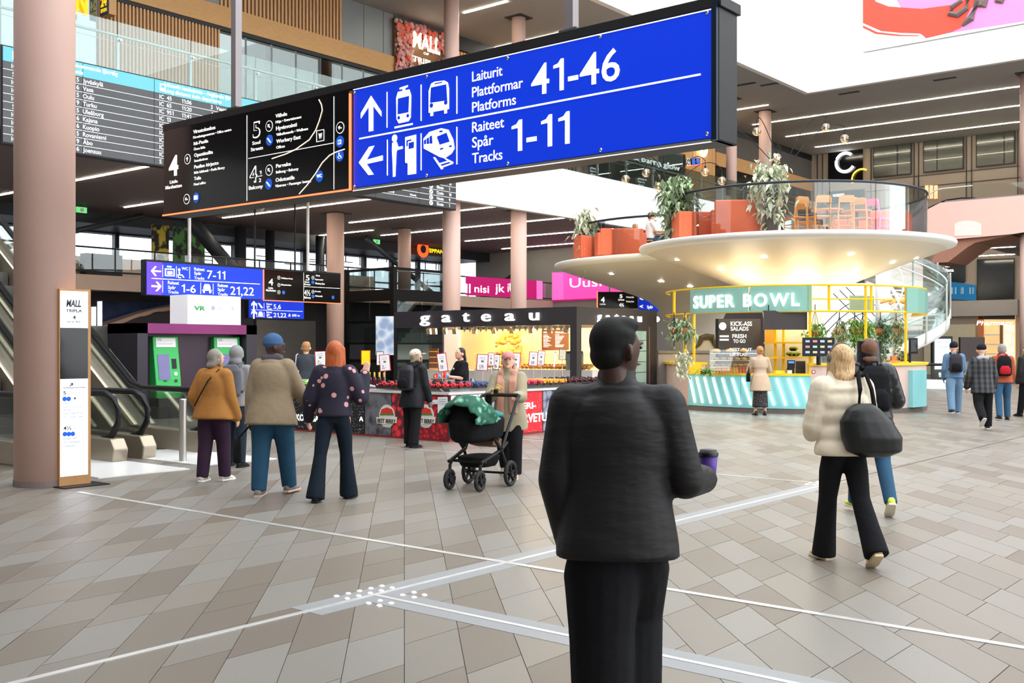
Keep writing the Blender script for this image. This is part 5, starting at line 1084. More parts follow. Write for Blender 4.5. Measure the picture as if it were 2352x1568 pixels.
for k in range(3): MB().tube([P(1880 + k * 22, 640, 37.5), P(2010 + k * 22, 770, 37.5)], .014, 6).build('handrail', M_black, w_)

ds = wthing('digital_signboard', 'black digital advertising totem with pale screen behind man in blue', 'signboard', P(2165, 880, 42)); flat(2142, 2188, 772, 882, 42, M_black, 'body', ds, .2); flat(2147, 2184, 778, 848, 41.97, mat('pale_blue_screen', '#dcecf8', .3, emit=.8), 'screen', ds, .02)
for s, a, b, y1, y0 in (('Helsinki - Vantaa', 2150, 2182, 786, 781), ('Hyvinkää', 2155, 2178, 798, 793), ('5A - 2,50', 2157, 2176, 804, 800)): ftext(s, a, b, y1, y0, 41.93, M_ink2, ds, .02)
ftext('MALL', 2156, 2172, 862, 855, 41.93, M_print, ds, .05); ftext('TRIPLA', 2156, 2174, 866, 863.5, 41.93, M_print, ds, .03)
bs = wthing('wall_screen', 'dark brown blank screen between people at far right', 'screen', P(2234, 870, 46)); flat(2206, 2262, 774, 830, 46, mat('dark_brown_screen', '#3a2d2a', .5), 'panel', bs, .2); flat(2228, 2238, 830, 882, 46.05, M_dark, 'foot', bs, .1)
# ================================================================== berry stall (L of counters round the seller)
FY0, FX1, FX0, FY1, FZ = 13.0, -11.97, -17.2, 17.9, .82
fs_ = wthing('berry_stall', 'berry and vegetable stall counter printed with berries and white lettering', 'stall', ((FX0 + FX1) / 2, 14.5, 0))
M_ctop = mat('pale_stone_top', '#cfc9c6', .4, noise=(5, .05)); M_film = glass('pale_plexi', (.86, .84, .86), .1)
MB().box(FX0, FX1, FY0, FY0 + 1.0, .03, FZ - .04).box(FX1 - 1.0, FX1, FY0 + 1.0, FY1, .03, FZ - .04).build('counter_body', M_dark, fs_)
MB().box(FX0 - .02, FX1 + .03, FY0 - .03, FY0 + 1.0, FZ - .04, FZ).box(FX1 - 1.0, FX1 + .03, FY0 + 1.0, FY1, FZ - .04, FZ).build('counter_top', M_ctop, fs_)
MB().box(FX0, FX1 + .01, FY0 - .01, FY1, 0, .03).build('kick_plate', mat('red_kick_plate', '#8c2a30', .5), fs_)
def xof(px): return onY(px, 950, FY0).x
def yof(px): return onX(px, 950, FX1).y
M_bl = pattern('black_speckle_print', '#e8e6e6', '#1c1a1d', 'voronoi', 26, .16); M_gr = pattern('grey_bubble_print', '#6b6b72', '#2d2b31', 'noise', 5, .45, soft=.25); M_rd = pattern('red_currant_print', '#e8303a', '#5d1a24', 'voronoi', 7, .33, soft=.22); M_rb = pattern('raspberry_print', '#d2202e', '#7d0f1a', 'voronoi', 14, .3, soft=.3); M_sb = pattern('strawberry_print', '#ffb9a8', '#d6222f', 'voronoi', 22, .12, soft=.08); M_bb = pattern('blueberry_print', '#8f93a8', '#2c2d3c', 'voronoi', 5, .35, soft=.3)
for a, b, m in ((640, 745, M_bl), (746, 838, M_bl), (839, 900, M_gr), (901, 945, M_rd), (946, 1029, M_rb)): MB().box(xof(a) + .008, xof(b) - .008, FY0 - .012, FY0, .035, FZ - .05).build('printed_panel', m, fs_)
for a, b, m in ((1032, 1105, M_rb), (1106, 1180, M_bb), (1181, 1245, M_sb), (1246, 1400, M_bb)): MB().box(FX1, FX1 + .012, yof(a) + .008, min(yof(b), FY1) - .008, .035, FZ - .05).build('printed_panel', m, fs_)
fa = Face(fs_, 'y', FY0 - .013, 640, 680, 3.36); fbx = Face(fs_, 'x', FX1 + .013, 640, 680, 3.36)
fa.T('KOKO KESÄN', (72,952), 345, 905, M_print, .03); fa.T('A', (268,872), 298, 838, M_print, .03); fa.T('A', (622,962), 655, 928, M_print, .03)
fbx.T('RVETULOA', (1890,975), 2190, 910, M_print, .03); fbx.T('ERI-', (1880,870), 1985, 822, M_print, .03)
for cx, face in ((838, fa), (1135, fa)):
    face.disc((cx, 925), .2, mat('cream_emblem', '#d8d6cc', .5), 'emblem', .004, None); face.poly([[(cx - 50, 905), (cx - 40, 872), (cx, 858), (cx + 40, 872), (cx + 50, 905)]], mat('tomato_red', '#d8342c', .5), .008, 'berry_heap'); face.poly([[(cx - 56, 918), (cx + 56, 918), (cx + 50, 905), (cx - 50, 905)]], mat('emblem_green', '#4a7a3c', .5), .008, 'leaf_band')
    face.poly([[(cx - 80, 932), (cx, 942), (cx + 80, 930), (cx + 76, 978), (cx, 988), (cx - 76, 980)]], mat('cream_ribbon', '#e6e2d8', .5), .01, 'ribbon'); face.T('BEST BERRY', (cx - 70, 974), cx + 70, 942, M_ink, .02, .016); face.T('FINLAND', (cx - 34, 1010), cx + 30, 992, mat('pale_emblem_print', '#c9c4bc', .5), .02, .006)
M_paper = mat('white_paper', '#ece9ea', .7, noise=(8, .03)); 
for X, Y, w, h, f in ((1168, 800, 60, 34, fa), (1230, 778, 76, 135, fa), (1328, 768, 70, 135, fbx), (1408, 762, 60, 80, fbx), (1474, 760, 62, 60, fbx), (1540, 756, 60, 60, fbx)):
    p = f.poly([(X, Y), (X + w, Y - 2), (X + w, Y + h - 2), (X, Y + h)], M_paper, .006, 'paper_notice')
    for k in range(3 if h > 50 else 1): f.line((X + 10, Y + 18 + k * 16), (X + w - 12, Y + 17 + k * 16), .006, M_ink2, 'notice_line', .012)
# clear guard
MB().box(FX0 + .4, FX1 + .02, FY0 + .0, FY0 + .012, FZ, FZ + .06).box(FX1 + .008, FX1 + .02, FY0, FY1, FZ, FZ + .06).build('edge_guard', M_film, fs_)

# punnets of berries
M_tray = mat('dark_berry_tray', '#2e2524', .6); M_straw = mat('strawberry_red', '#c8202c', .35, noise=(18, .25)); M_ras = mat('raspberry_pink', '#c93450', .45, noise=(18, .25)); M_cloud = mat('cloudberry_gold', '#e6a030', .4, noise=(18, .2)); M_blueb = mat('blueberry_blue', '#3c4a72', .5, noise=(18, .25)); M_cherry = mat('dark_cherry', '#4e1418', .3, noise=(18, .3))
def punnet_proto(m, seed, scoop):
    r0 = random.Random(seed); t = thing('berry_punnet', 'x', 'punnet', (0, 0, 0), 0, 'berry punnets on the stall')
    MB().loft([[(-.07,-.07,0),(.07,-.07,0),(.07,.07,0),(-.07,.07,0)], [(-.085,-.085,.06),(.085,-.085,.06),(.085,.085,.06),(-.085,.085,.06)]]).build('tray', M_tray, t)
    b = MB()
    for i in range(26): b.ell((r0.uniform(-.07, .07), r0.uniform(-.07, .07), .06 + r0.random() * .05), (.021, .021, .026), 6, 4)
    b.build('berries', m, t, smooth=True)['kind'] = 'stuff'
    if scoop: MB().cyl((-.02, .05, .07), (-.02, .065, .075), .05, n=12).ell((.01, -.03, .11), (.045, .02, .04), 8, 5).build('dark_scoop', M_tray, t)
    return t
kinds = [('strawberry', M_straw, 1), ('raspberry', M_ras, 0), ('cloudberry', M_cloud, 0), ('blueberry', M_blueb, 0), ('cherry', M_cherry, 1)]
rq = random.Random(9); protos = {}
def put(kind, m, sc, x, y, label):
    if kind not in protos: protos[kind] = t = punnet_proto(m, len(protos), sc); t['label'] = label; t.location = (x, y, FZ + .02); return
    dup(protos[kind], (x, y, FZ + .02), rq.uniform(-.3, .3), label)
for i in range(9):
    for j in range(4): put('strawberry', M_straw, 1, FX1 - 1.75 + i * .185, FY0 + .16 + j * .19, 'punnet of red strawberries on stall right of woman in black coat')
for j in range(3):
    for i in range(4): put('blueberry', M_blueb, 0, FX1 - .8 + i * .19, FY0 + 1.05 + j * .19, 'punnet of blueberries behind the green stroller blanket')
for i in range(4):
    for j in range(4): put('raspberry', M_ras, 0, FX1 - .8 + i * .19, FY0 + 2.1 + j * .19, 'punnet of pink raspberries right of stroller woman')
for i in range(4):
    for j in range(4): put('cloudberry', M_cloud, 0, FX1 - .82 + i * .19, FY0 + 2.9 + j * .19, 'punnet of golden cloudberries on right stall arm')
for i in range(4):
    for j in range(6): put('cherry', M_cherry, 1, FX1 - .82 + i * .19, FY0 + 3.7 + j * .19, 'punnet of dark cherries at right end of the stall')
# pale grey ice bed and pea pods
ib = MB()
for i in range(160): ib.ell((FX1 - 2.9 + rq.uniform(-.75, .75), FY0 + rq.uniform(.12, .9), FZ + .02 + rq.random() * .04), (.06, .03, .02), 6, 4, Matrix.Rotation(rq.random() * 3, 4, 'Z'))
o = ib.build('fish_ice_bed', mat('pale_lilac_ice', '#c3bcc2', .5, noise=(12, .25)), None, smooth=True); tag(o, 'bed of pale silvery fish on ice left of strawberries', 'fish', None, 'stuff')
podm = MB().tube([(-.06, 0, 0), (-.03, 0, .008), (0, .004, .012), (.03, 0, .008), (.06, 0, 0)], .011, 6, rs=[.003, .011, .012, .011, .003]).mesh('pea_pod'); smooth_mesh(podm); podm.materials.append(mat('pea_green', '#7cb342', .5, noise=(20, .2)))
for i in range(90):
    o = bpy.data.objects.new('pea_pod', podm); COL.objects.link(o); o.location = (onY(700, 890, FY0).x + rq.uniform(-.42, .42), FY0 + rq.uniform(.15, .75), FZ + .025 + .1 * rq.random() ** 2); o.rotation_euler = (rq.uniform(-.3, .3), rq.uniform(-.3, .3), rq.random() * 6); o.scale = (1.3,) * 3
    tag(o, 'green pea pod in the heap at left end of stall', 'pea pod', 'heap of pea pods on the stall')
# wine bottles
for i, px in enumerate((716, 735, 752, 762)):
    c = P(640 + (px - 640) * 1.0 + (0 if True else 0), 0, 1) if False else P(849 + i * 11, 873, dY(849 + i * 11, 13.6))
    b = wthing('bottle', ('leftmost', 'second', 'third', 'rightmost')[i] + ' gold topped red bottle behind the yellow placard', 'bottle', (c.x, c.y, FZ), 'gold topped bottles'); z = FZ
    MB().lathe([(0, 0), (.036, 0), (.038, .02), (.038, .14), (.03, .18), (.015, .21), (.014, .25)], 14, (c.x, c.y, z)).build('glass_body', mat('dark_red_wine', '#4a1620', .15), b, smooth=True); MB().lathe([(.0165, .19), (.016, .29), (0, .295)], 12, (c.x, c.y, z)).build('gold_foil', mat('gold_foil', '#d8a23a', .35, .5), b, smooth=True)
# price cards on stems
M_redf = mat('red_card_frame', '#b32136', .5)
def price(label, px, py, w, h, d, tilt, txt, m=None, frame=M_redf):
    d = (dY(px, 13.42 + (d - 18.4) * .35) if px < 1030 else dX(px, -12.45 - max(0, d - 20) * .0)) if px < 1285 else d
    c = P(px, py, d); t = thing('price_card', label, 'price card', (c.x, c.y, FZ), radians(VIEW), 'price cards on the berry stall'); z = c.z - FZ; w = w * d / FPX / 2; h = h * d / FPX / 2; ta = radians(tilt)
    def rot(x, zz): return (x * cos(ta) - zz * sin(ta), z + x * sin(ta) + zz * cos(ta))
    MB().cyl((0, .012, 0), (0, .012, z - h * .5), .008, n=6).build('stem', M_steel, t)
    MB().prism([rot(-w, -h), rot(w, -h), rot(w, h), rot(-w, h)], -.004, .008, 'y').build('frame', frame, t); f = .86
    MB().prism([rot(-w * f, -h * .92), rot(w * f, -h * .92), rot(w * f, h * .92), rot(-w * f, h * .92)], -.008, -.003, 'y').build('card', m or M_paper, t)
    if txt:
        lettering(txt, M_ink, t, -w * .5, z - h * .72, h * .42, w * .7, -.009, '-y', .001, .0); 
        for k in (0, 1): MB().prism([rot(-w * .5, h * (.6 - k * .2)), rot(w * .5, h * (.6 - k * .2)), rot(w * .5, h * (.66 - k * .2)), rot(-w * .5, h * (.66 - k * .2))], -.0095, -.008, 'y').build('printed_line', M_ink2, t)
        MB().prism([rot(-w * .25, h * .02), rot(w * .25, h * .02), rot(w * .2, h * .25), rot(-w * .2, h * .25)], -.0095, -.008, 'y').build('produce_picture', mat('produce_green', '#5a7a4a', .6), t)
price('red framed price card 7 just left of the red haired woman', 736, 823, 26, 34, 18.6, 3, '7,-'); price('yellow blank placard in orange frame beside bottles', 840, 821, 21, 33, 19.3, 0, '', mat('yellow_placard', '#ffc107', .5, emit=.3), mat('orange_frame', '#e86a1e', .5))
price('white price card behind the card reading 2', 873, 823, 17, 32, 19.8, 0, '4', None, M_dark); price('red framed price card reading 2 left of woman in black coat', 884, 833, 25, 38, 18.4, 5, '2,-'); price('tilted red framed price card 7 right of woman in black coat', 1016, 832, 22, 43, 18.5, 8, '7,90')
price('broad red framed price card 5 right of the seller', 1108, 832, 27, 38, 19.2, -4, '5,90'); price('thin price card behind the card reading 5', 1128, 825, 15, 31, 20, 0, '3'); price('dark framed price card hidden behind pink cap', 1140, 831, 15, 36, 19.8, -6, '6', None, M_dark)
price('red framed price card right of the pink cap', 1185, 828, 20, 36, 19.6, -3, '6,90'); price('red framed price card reading 8 left one of a pair', 1225, 824, 21, 33, 20.6, -4, '8,90'); price('red framed price card right one of the pair', 1243, 822, 17, 34, 20.9, -5, '4,50')
price('narrow edge on price card near the right stall end', 1274, 826, 5, 36, 20.6, -6, ''); price('picture card with fruit photo at bakery front', 1292, 814, 17, 25, 22.0, -2, '', mat('fruit_photo', '#e3d0b4', .6, noise=(30, .5)), M_dark)
sk = wthing('steel_scales', 'steel market scales on stall beside the seller', 'scales', (*onY(1010, 885, 13.6).xy, FZ)); flat(995, 1020, 872, 898, dY(1010, 13.6), M_steel, 'scale_body', sk, .2); flat(990, 1025, 869, 872, dY(1010, 13.55), M_steel, 'scale_pan', sk, .3)
fsk = wthing('steel_tub', 'steel tub on the stall above pea pods', 'tub', (*onY(702, 870, 13.75).xy, FZ)); c = Vector((*onY(702, 870, 13.75).xy, FZ + .0)); MB().lathe([(0, 0), (.09, 0), (.1, .12), (.095, .12), (.085, .01), (0, .01)], 18, c).build('tub_body', M_steel, fsk, smooth=True)
pl_ = wthing('plastic_cups', 'stack of clear plastic cups beside the seller', 'cups', (*P(1086, 888, 19.0).xy, FZ)); c = Vector((*P(1086, 888, 19.0).xy, FZ)); MB().lathe([(.035, 0), (.045, .2), (.043, .2), (.033, .01)], 14, c).build('cup_stack', M_film, pl_, smooth=True)

# ================================================================== bakery kiosk
GX1, GY0, GX0, GY1 = -15.2, 21.1, -21.5, 24.8; Z0, ZF = 2.13, 2.57
gk = wthing('bakery_kiosk', 'black framed bakery kiosk with glowing gateau letters', 'kiosk', ((GX0 + GX1) / 2, 23, 0))
M_gk = mat('anthracite_fascia', '#332f31', .5, noise=(4, .1)); M_cream = mat('cream_bakery_wall', '#f3dcae', .6, noise=(1, .06)); M_gcnt = mat('pale_marble_front', '#d5d1ce', .4, noise=(3, .06))
MB().box(GX0, GX1, GY0, GY0 + .25, Z0, ZF).box(GX1 - .25, GX1, GY0 + .25, GY1, Z0, ZF).box(GX0, GX1 - .25, GY1 - .2, GY1, Z0, ZF).build('fascia', M_gk, gk); MB().box(GX0, GX1 - .25, GY0 + .25, GY1 - .2, ZF - .06, ZF - .02).build('roof_panel', M_cream, gk)
MB().box(GX1 - .3, GX1, GY1 - .35, GY1, 0, Z0).build('corner_post', M_gk, gk); MB().box(GX1 - .2, GX1, GY0, GY0 + .2, 0, Z0).build('corner_post', M_gk, gk)
MB().box(onY(1063, 800, GY1).x, GX1 - .1, GY1 - .12, GY1 - .05, 0, Z0).build('back_wall', M_cream, gk); MB().box(onY(1030, 800, GY1).x, onY(1063, 800, GY1).x, GY1 - .2, GY1 - .05, 0, Z0).build('white_pier', M_white, gk)
MB().box(onY(1095, 800, 22).x, GX1 - .1, 21.9, 22.5, 0, 1.0).build('counter_front', M_gcnt, gk); MB().box(onY(1095, 800, 22).x, GX1 - .1, 21.9, 21.91, 1.0, 1.42).build('counter_glass', M_glass, gk); MB().box(onY(1095, 800, 22).x, GX1 - .1, 21.9, 22.5, 1.4, 1.42).build('counter_glass_top', M_glass, gk)
MB().box(onY(960, 800, 22).x, onY(1095, 800, 22).x, 22.0, 22.6, 0, .95).build('side_counter', M_gcnt, gk)
# fridge with glass door in the right side
MB().box(GX1 - .05, GX1 + .005, onX(1440, 800, GX1).y, onX(1490, 800, GX1).y, .1, Z0).build('fridge_frame', M_gk, gk); MB().box(GX1 + .005, GX1 + .012, onX(1455, 800, GX1).y, onX(1484, 800, GX1).y, .2, Z0 - .12).build('fridge_door', M_glass_g, gk)
MB().box(GX1 - .002, GX1 + .006, onX(1455, 800, GX1).y, onX(1484, 800, GX1).y, .2, Z0 - .12).build('fridge_interior', mat('cool_fridge_interior', '#a9bdb2', .5, emit=.35, noise=(3, .3)), gk)
for k in range(6): MB().box(GX1 + .004, GX1 + .011, onX(1456, 800, GX1).y, onX(1483, 800, GX1).y, .35 + k * .28, .37 + k * .28).build('fridge_shelf', M_steel, gk)
M_glet = mat('white_channel_letters', '#ffffff', .3, emit=1.5)
for ch, (a, b) in zip('gateau', ((967, 988), (1017, 1036), (1065, 1079), (1108, 1128), (1162, 1183), (1218, 1239))):
    xa, xb = onY(a, 730, GY0).x, onY(b, 730, GY0).x; lettering(ch, M_glet, gk, xa, Z0 + .13, .29, xb - xa, GY0 - .03, '-y', .03, .004, name='sign_letter')
for ch, px in zip('gateau', (1371, 1391, 1411, 1427, 1446, 1464)): ya_ = onX(px, 730, GX1).y; lettering(ch, M_glet, gk, ya_, Z0 + .12, .22, .17, GX1 + .02, '+x', .02, .004, name='sign_letter')
mbd = wthing('menu_board', 'brown chalk menu board on the warm bakery wall', 'menu board', P(1276, 803, 28.2)); YW = GY1 - .14
fg = Face(mbd, 'y', YW, 1040, 740, 6.533)
fg.poly([(1335,112),(1737,105),(1737,412),(1335,420)], mat('brown_chalkboard', '#5b3520', .6), 0, 'board')
fg.T('HOME', (1365,160), 1450, 140, M_print, .02); fg.T('TUNTI-ATERIAT', (1540,165), 1715, 140, M_print, .02)
for k in range(9): fg.line((1362, 190 + k * 22), (1362 + 60 + 14 * (k * 7 % 5), 190 + k * 22), .02, M_printdim, 'menu_line'); fg.line((1540, 188 + k * 22), (1600 + 14 * (k * 5 % 6), 187 + k * 22), .02, M_printdim, 'menu_line')
DBR = dY(1165, 24.1)
br_ = wthing('bread_rack', 'wooden rack stacked with round golden breads on bakery wall', 'bread rack', P(1165, 918, DBR))
flat(1137, 1198, 762, 766, DBR, mat('rack_oak', '#d8b070', .5), 'top_rail', br_, .3); flat(1132, 1195, 788, 793, (DBR - .2), mat('rack_oak', '#d8b070', .5), 'shelf', br_, .5); flat(1140, 1195, 812, 815, (DBR - .2), mat('rack_oak', '#d8b070', .5), 'shelf', br_, .5)
for px in (1140, 1192): MB().bar(P(px, 762, DBR), P(px, 918, DBR), .05).build('upright', mat('rack_oak', '#d8b070', .5), br_)
M_bread = mat('golden_bread', '#c98f4a', .7, noise=(14, .25)); bmesh_ = smooth_mesh(MB().ell((0, 0, 0), (.14, .1, .075), 10, 7).mesh('loaf')); bmesh_.materials.append(M_bread)
for px, py in ((1142,784),(1150,776),(1160,770),(1172,768),(1184,772),(1190,782),(1156,784),(1170,780),(1181,785),(1146,808),(1158,806),(1171,808),(1183,806),(1150,802),(1178,802),(1190,808)):
    o = bpy.data.objects.new('bread_loaf', bmesh_); COL.objects.link(o); o.location = P(px, py, DBR - .3); o.rotation_euler = (0, .2, rq.random() * 3); o['label'] = 'round golden loaf on the wooden bakery rack'; o['category'] = 'bread'; o['group'] = 'loaves on the bakery rack'
for k in range(34):
    px = 1200 + (k % 17) * 9.5; py = 852 - (k // 17) * 7
    o = bpy.data.objects.new('bread_roll', bmesh_); COL.objects.link(o); x_ = onY(px, 850, 22.2).x; o.location = (x_, 22.2 + .12 * (k // 17), 1.06 + .05 * (k // 17)); o.scale = (.55, .6, .7); o.rotation_euler = (0, 0, rq.random() * 3); o['label'] = 'bread roll in the glass bakery counter'; o['category'] = 'bread'; o['group'] = 'rolls in the bakery counter'
for k in range(10):
    o = bpy.data.objects.new('yellow_pastry', bmesh_); COL.objects.link(o); o.location = (onY(1098 + k * 6, 850, 22.2).x, 22.2, 1.06); o.scale = (.4, .5, .5); tag(o, 'small pastry at left end of the bakery counter', 'pastry', 'pastries in bakery counter')
cmc = wthing('coffee_machine', 'chrome espresso machine at right of bakery counter', 'coffee machine', P(1320, 850, dY(1320, 22.2))); flat(1300, 1340, 806, 850, dY(1320, 22.15), M_steel, 'machine_body', cmc, .4); flat(1302, 1338, 806, 812, dY(1320, 22.13), M_dark, 'top_panel', cmc, .3); flat(1310, 1318, 826, 846, dY(1320, 22.1), M_black, 'group_head', cmc, .1); flat(1328, 1334, 826, 846, dY(1320, 22.1), M_black, 'steam_arm', cmc, .1)
cb = wthing('cupboard', 'brown coffee goods cupboard left of seller inside bakery', 'cupboard', P(995, 850, dY(995, 22.3))); flat(985, 1006, 800, 849, dY(995, 22.3), mat('dark_brown_goods', '#4a352c', .6, noise=(10, .4)), 'cupboard_body', cb, .3)
for k in range(4): flat(986, 1005, 806 + k * 13, 808 + k * 13, dY(995, 22.28), M_chairw, 'shelf_edge', cb, .02)
# triangle bunting under the fascia
bt = wthing('bunting', 'string of black and white triangle pennants under bakery fascia', 'bunting', ((GX0 + GX1) / 2, GY0 + .3, Z0 - .2)); xx = onY(1062, 760, GY0 + .3).x; k = 0
while xx < GX1 - .3: MB().prism([(xx, Z0 - .01), (xx + .16, Z0 - .01), (xx + .08, Z0 - .15)], GY0 + .3, GY0 + .305, 'y').build('pennant', pattern('pennant_dots', '#1c1b1b', '#f4ead0', 'voronoi', 30, .25), bt); xx += .19; k += 1
# track spots
for k, px in enumerate((985, 998, 1022, 1045, 1090, 1135, 1176, 1220, 1262, 1300)):
    c = onY(px, 757, GY0 + .55); s_ = wthing('track_spot', ('grey track spotlight under bakery fascia, number %s from left' % ('one two three four five six seven eight nine ten'.split()[k])), 'spotlight', (c.x, c.y, Z0 - .1), 'bakery track spotlights')
    MB().obox((c.x, c.y, Z0 - .1), (.11, .12, .15), .3, .3).build('housing', mat('pale_spot_housing', '#cfc0ae', .4), s_); MB().cyl((c.x, c.y, Z0 - .03), (c.x, c.y, Z0 + .1), .012, n=6).build('stem', M_black, s_); p = Vector((c.x, c.y + .05, Z0 - .18)); MB().cyl(p, p + Vector((0, 0, .02)), .045, n=10).build('lamp_lens', mat('warm_spot_lens', '#ffdca0', .3, emit=10), s_)
for px, y_, e in ((1100, 23.2, 130), (1190, 22.9, 170), (1290, 22.9, 170)):
    l = bpy.data.lights.new('bakery_lamp', 'POINT'); l.energy = e; l.color = (1, .74, .42); l.shadow_soft_size = .25; o = bpy.data.objects.new('bakery_lamp', l); COL.objects.link(o); o.location = (onY(px, 760, y_).x, y_, 2.0); attach(o, gk)

# ================================================================== ticket kiosk
VX, VY0, VY1, VZ = -20.8, 12.7, 15.85, 2.1
vk = wthing('ticket_kiosk', 'dark purple ticket machine kiosk wall behind the escalator', 'kiosk', (VX - .6, 14.3, 0))
M_vk = mat('aubergine_panel', '#3a2c38', .35, .3, noise=(1.2, .25)); M_mag4 = mat('magenta_glow_panel', '#7a2a62', .35, .3, noise=(1, .3))
MB().box(VX - 1.2, VX, VY0, VY0 + .25, 0, VZ).build('side_panel', mat('anthracite_metal', '#35313a', .35, .4), vk); MB().box(VX - 1.2, VX, VY1 - .3, VY1, 0, VZ).build('side_panel', mat('anthracite_metal', '#35313a', .35, .4), vk); MB().box(VX - 1.2, VX, VY0, VY1, VZ - .22, VZ).build('top_panel', M_mag4, vk); MB().box(VX - 1.2, VX - .35, VY0 + .25, VY1 - .3, 0, VZ - .22).build('recessed_front', M_vk, vk)
MB().box(VX - 1.25, VX - 1.2, VY0 - .7, VY0 + .02, 0, VZ - .05).build('steel_end', mat('brushed_dark_steel', '#6d6964', .3, .6), vk)
vb = wthing('light_box', 'white transport light box on top of ticket kiosk', 'light box', (VX - .5, onX(490, 700, VX).y, VZ)); ya, yb = onX(431, 700, VX - .2).y, onX(553, 700, VX - .2).y; zz = onX(431, 676, VX - .2).z
MB().box(VX - .9, VX - .2, ya, yb, VZ, zz).build('box_body', mat('white_acrylic', '#eef0f2', .4, emit=.25), vb)
fv = Face(vb, 'x', VX - .2, 330, 580, 5.0043); fv.T('VR', (575,660), 705, 612, mat('rail_green', '#2e9e54', .5), .04, .004, .1); fv.T('HSL', (862,655), 912, 620, M_ink2, .0, .004); fv.disc((798,636), .05, M_ink2); fv.line((845, 612), (845, 660), .008, M_ink2); fv.T('VR', (1003,665), 1035, 620, mat('pale_green_print', '#9fcfae', .5), .02, .004)
M_grn = mat('bright_green_plastic', '#2fae55', .35, noise=(3, .05)); M_grn2 = mat('dark_green_side', '#1f8a43', .4)
for i, (px0, px1, lab) in enumerate(((343, 410, 'left green ticket machine with purple touch screen'), (484, 552, 'right green ticket machine behind people in brown and grey'))):
    y0_, y1_ = onX(px0, 800, VX - .2).y, onX(px1, 800, VX - .2).y; y0_ += .1; t = wthing('ticket_machine', lab, 'ticket machine', (VX - .2, (y0_ + y1_) / 2, 0), 'green ticket machines')
    prof = [(-.35, 0), (.05, 0), (.12, .55), (.1, .85), (.0, 1.55), (-.02, 1.82), (-.35, 1.82)]
    MB().prism([(VX - .2 + a, b) for a, b in prof], y0_, y1_, 'y').build('machine_body', M_grn, t, bevel=.02)
    w = y1_ - y0_
    def pan_(a0, a1, b0, b1, m, nm, lift=.012):
        def xs(z): return (.1 + (z - .85) / .7 * (-.1)) if z < 1.55 else (0 - .02 * (z - 1.55) / .27)
        MB().add([(VX - .2 + xs(z) + lift - dd, y0_ + w * a, z) for dd in (0, .03) for a, z in ((a0, b0), (a1, b0), (a1, b1), (a0, b1))], [(0,1,2,3),(7,6,5,4),(0,4,5,1),(1,5,6,2),(2,6,7,3),(3,7,4,0)]).build(nm, m, t)
    pan_(.1, .88, 1.58, 1.78, M_paper, 'header_card'); pan_(.12, .58, .86, 1.42, mat('purple_touch_screen', '#5f5a86', .2, emit=.35, noise=(2, .3)), 'touch_screen'); pan_(.68, .86, 1.1, 1.32, M_black, 'card_slot'); pan_(.74, .86, .95, 1.02, M_white, 'keypad'); pan_(.3, .42, .82, .84, M_black, 'slot'); pan_(.74, .84, .8, .86, M_dark, 'ticket_tray')
    fv2 = Face(t, 'x', VX - .19, 160, 640, 3.563); ox = 0 if i == 0 else 507
    lettering('VR', M_ink2, t, y0_ + w * .14, 1.72, .05, .12, VX - .2 + .004, '+x', .002, .02); lettering('Lippuautomaatti', M_ink2, t, y0_ + w * .14, 1.64, .035, .4, VX - .2 + .004, '+x', .002)
    MB().box(VX - .45, VX + .02, y0_ - .01, y1_ + .01, 0, .45).build('grey_base', M_dark, t)

bo = G(420, 1060); bd = wthing('bollard', 'brushed steel bollard at the foot of the escalator', 'bollard', bo); MB().lathe([(.05, 0), (.05, .84), (.047, .86), (0, .865)], 24, bo).build('post', M_steel, bd, smooth=True); MB().lathe([(.075, 0), (.075, .008), (.05, .01)], 24, bo).build('base_flange', M_steel, bd)

# ================================================================== glass elevator
EX1, EY0, EX0, EY1, EZ = -30, 29.4, -32.7, 32.6, 4.75
el = wthing('glass_elevator', 'glass and black steel elevator shaft between the columns', 'elevator', ((EX0 + EX1) / 2, 31, 0))
for x, y, w in ((EX1, EY0, .2), (EX0, EY0, .16), (EX1, EY1, .16), (EX0, EY1, .16)): MB().box(x - w/2, x + w/2, y - w/2, y + w/2, 0, EZ).build('corner_post', M_black, el)
for z, h in ((EZ - .06, .1), (EZ - 1.1, .45), (2.6, .1), (1.75, .08), (1.05, .12)): MB().box(EX0, EX1, EY0 - .05, EY0 + .05, z - h/2, z + h/2).box(EX1 - .05, EX1 + .05, EY0, EY1, z - h/2, z + h/2).build('cross_beam', M_black, el)
for z0, z1 in ((.1, 1.0), (1.8, 2.55), (2.65, 3.4), (3.9, EZ - .1)):
    MB().box(EX0 + .1, (EX0 + EX1) / 2 - .03, EY0 - .01, EY0 + .01, z0, z1).build('glass_pane', M_glass_d, el); MB().box((EX0 + EX1) / 2 + .03, EX1 - .1, EY0 - .01, EY0 + .01, z0, z1).build('glass_pane', M_glass_d, el)
    MB().box(EX1 - .01, EX1 + .01, EY0 + .1, (EY0 + EY1) / 2 - .03, z0, z1).build('glass_pane', M_glass_d, el); MB().box(EX1 - .01, EX1 + .01, (EY0 + EY1) / 2 + .03, EY1 - .1, z0, z1).build('glass_pane', M_glass_d, el)
MB().box(EX0 + .5, EX1 - .5, EY0 + .5, EY1 - .5, .2, 2.4).build('elevator_car', mat('grey_green_car', '#6d7670', .5, noise=(2, .15)), el); MB().box(EX1 - .5, EX1 - .48, EY0 + .7, EY1 - .7, .25, 2.2).build('car_door', mat('pale_car_door', '#97a296', .4), el)
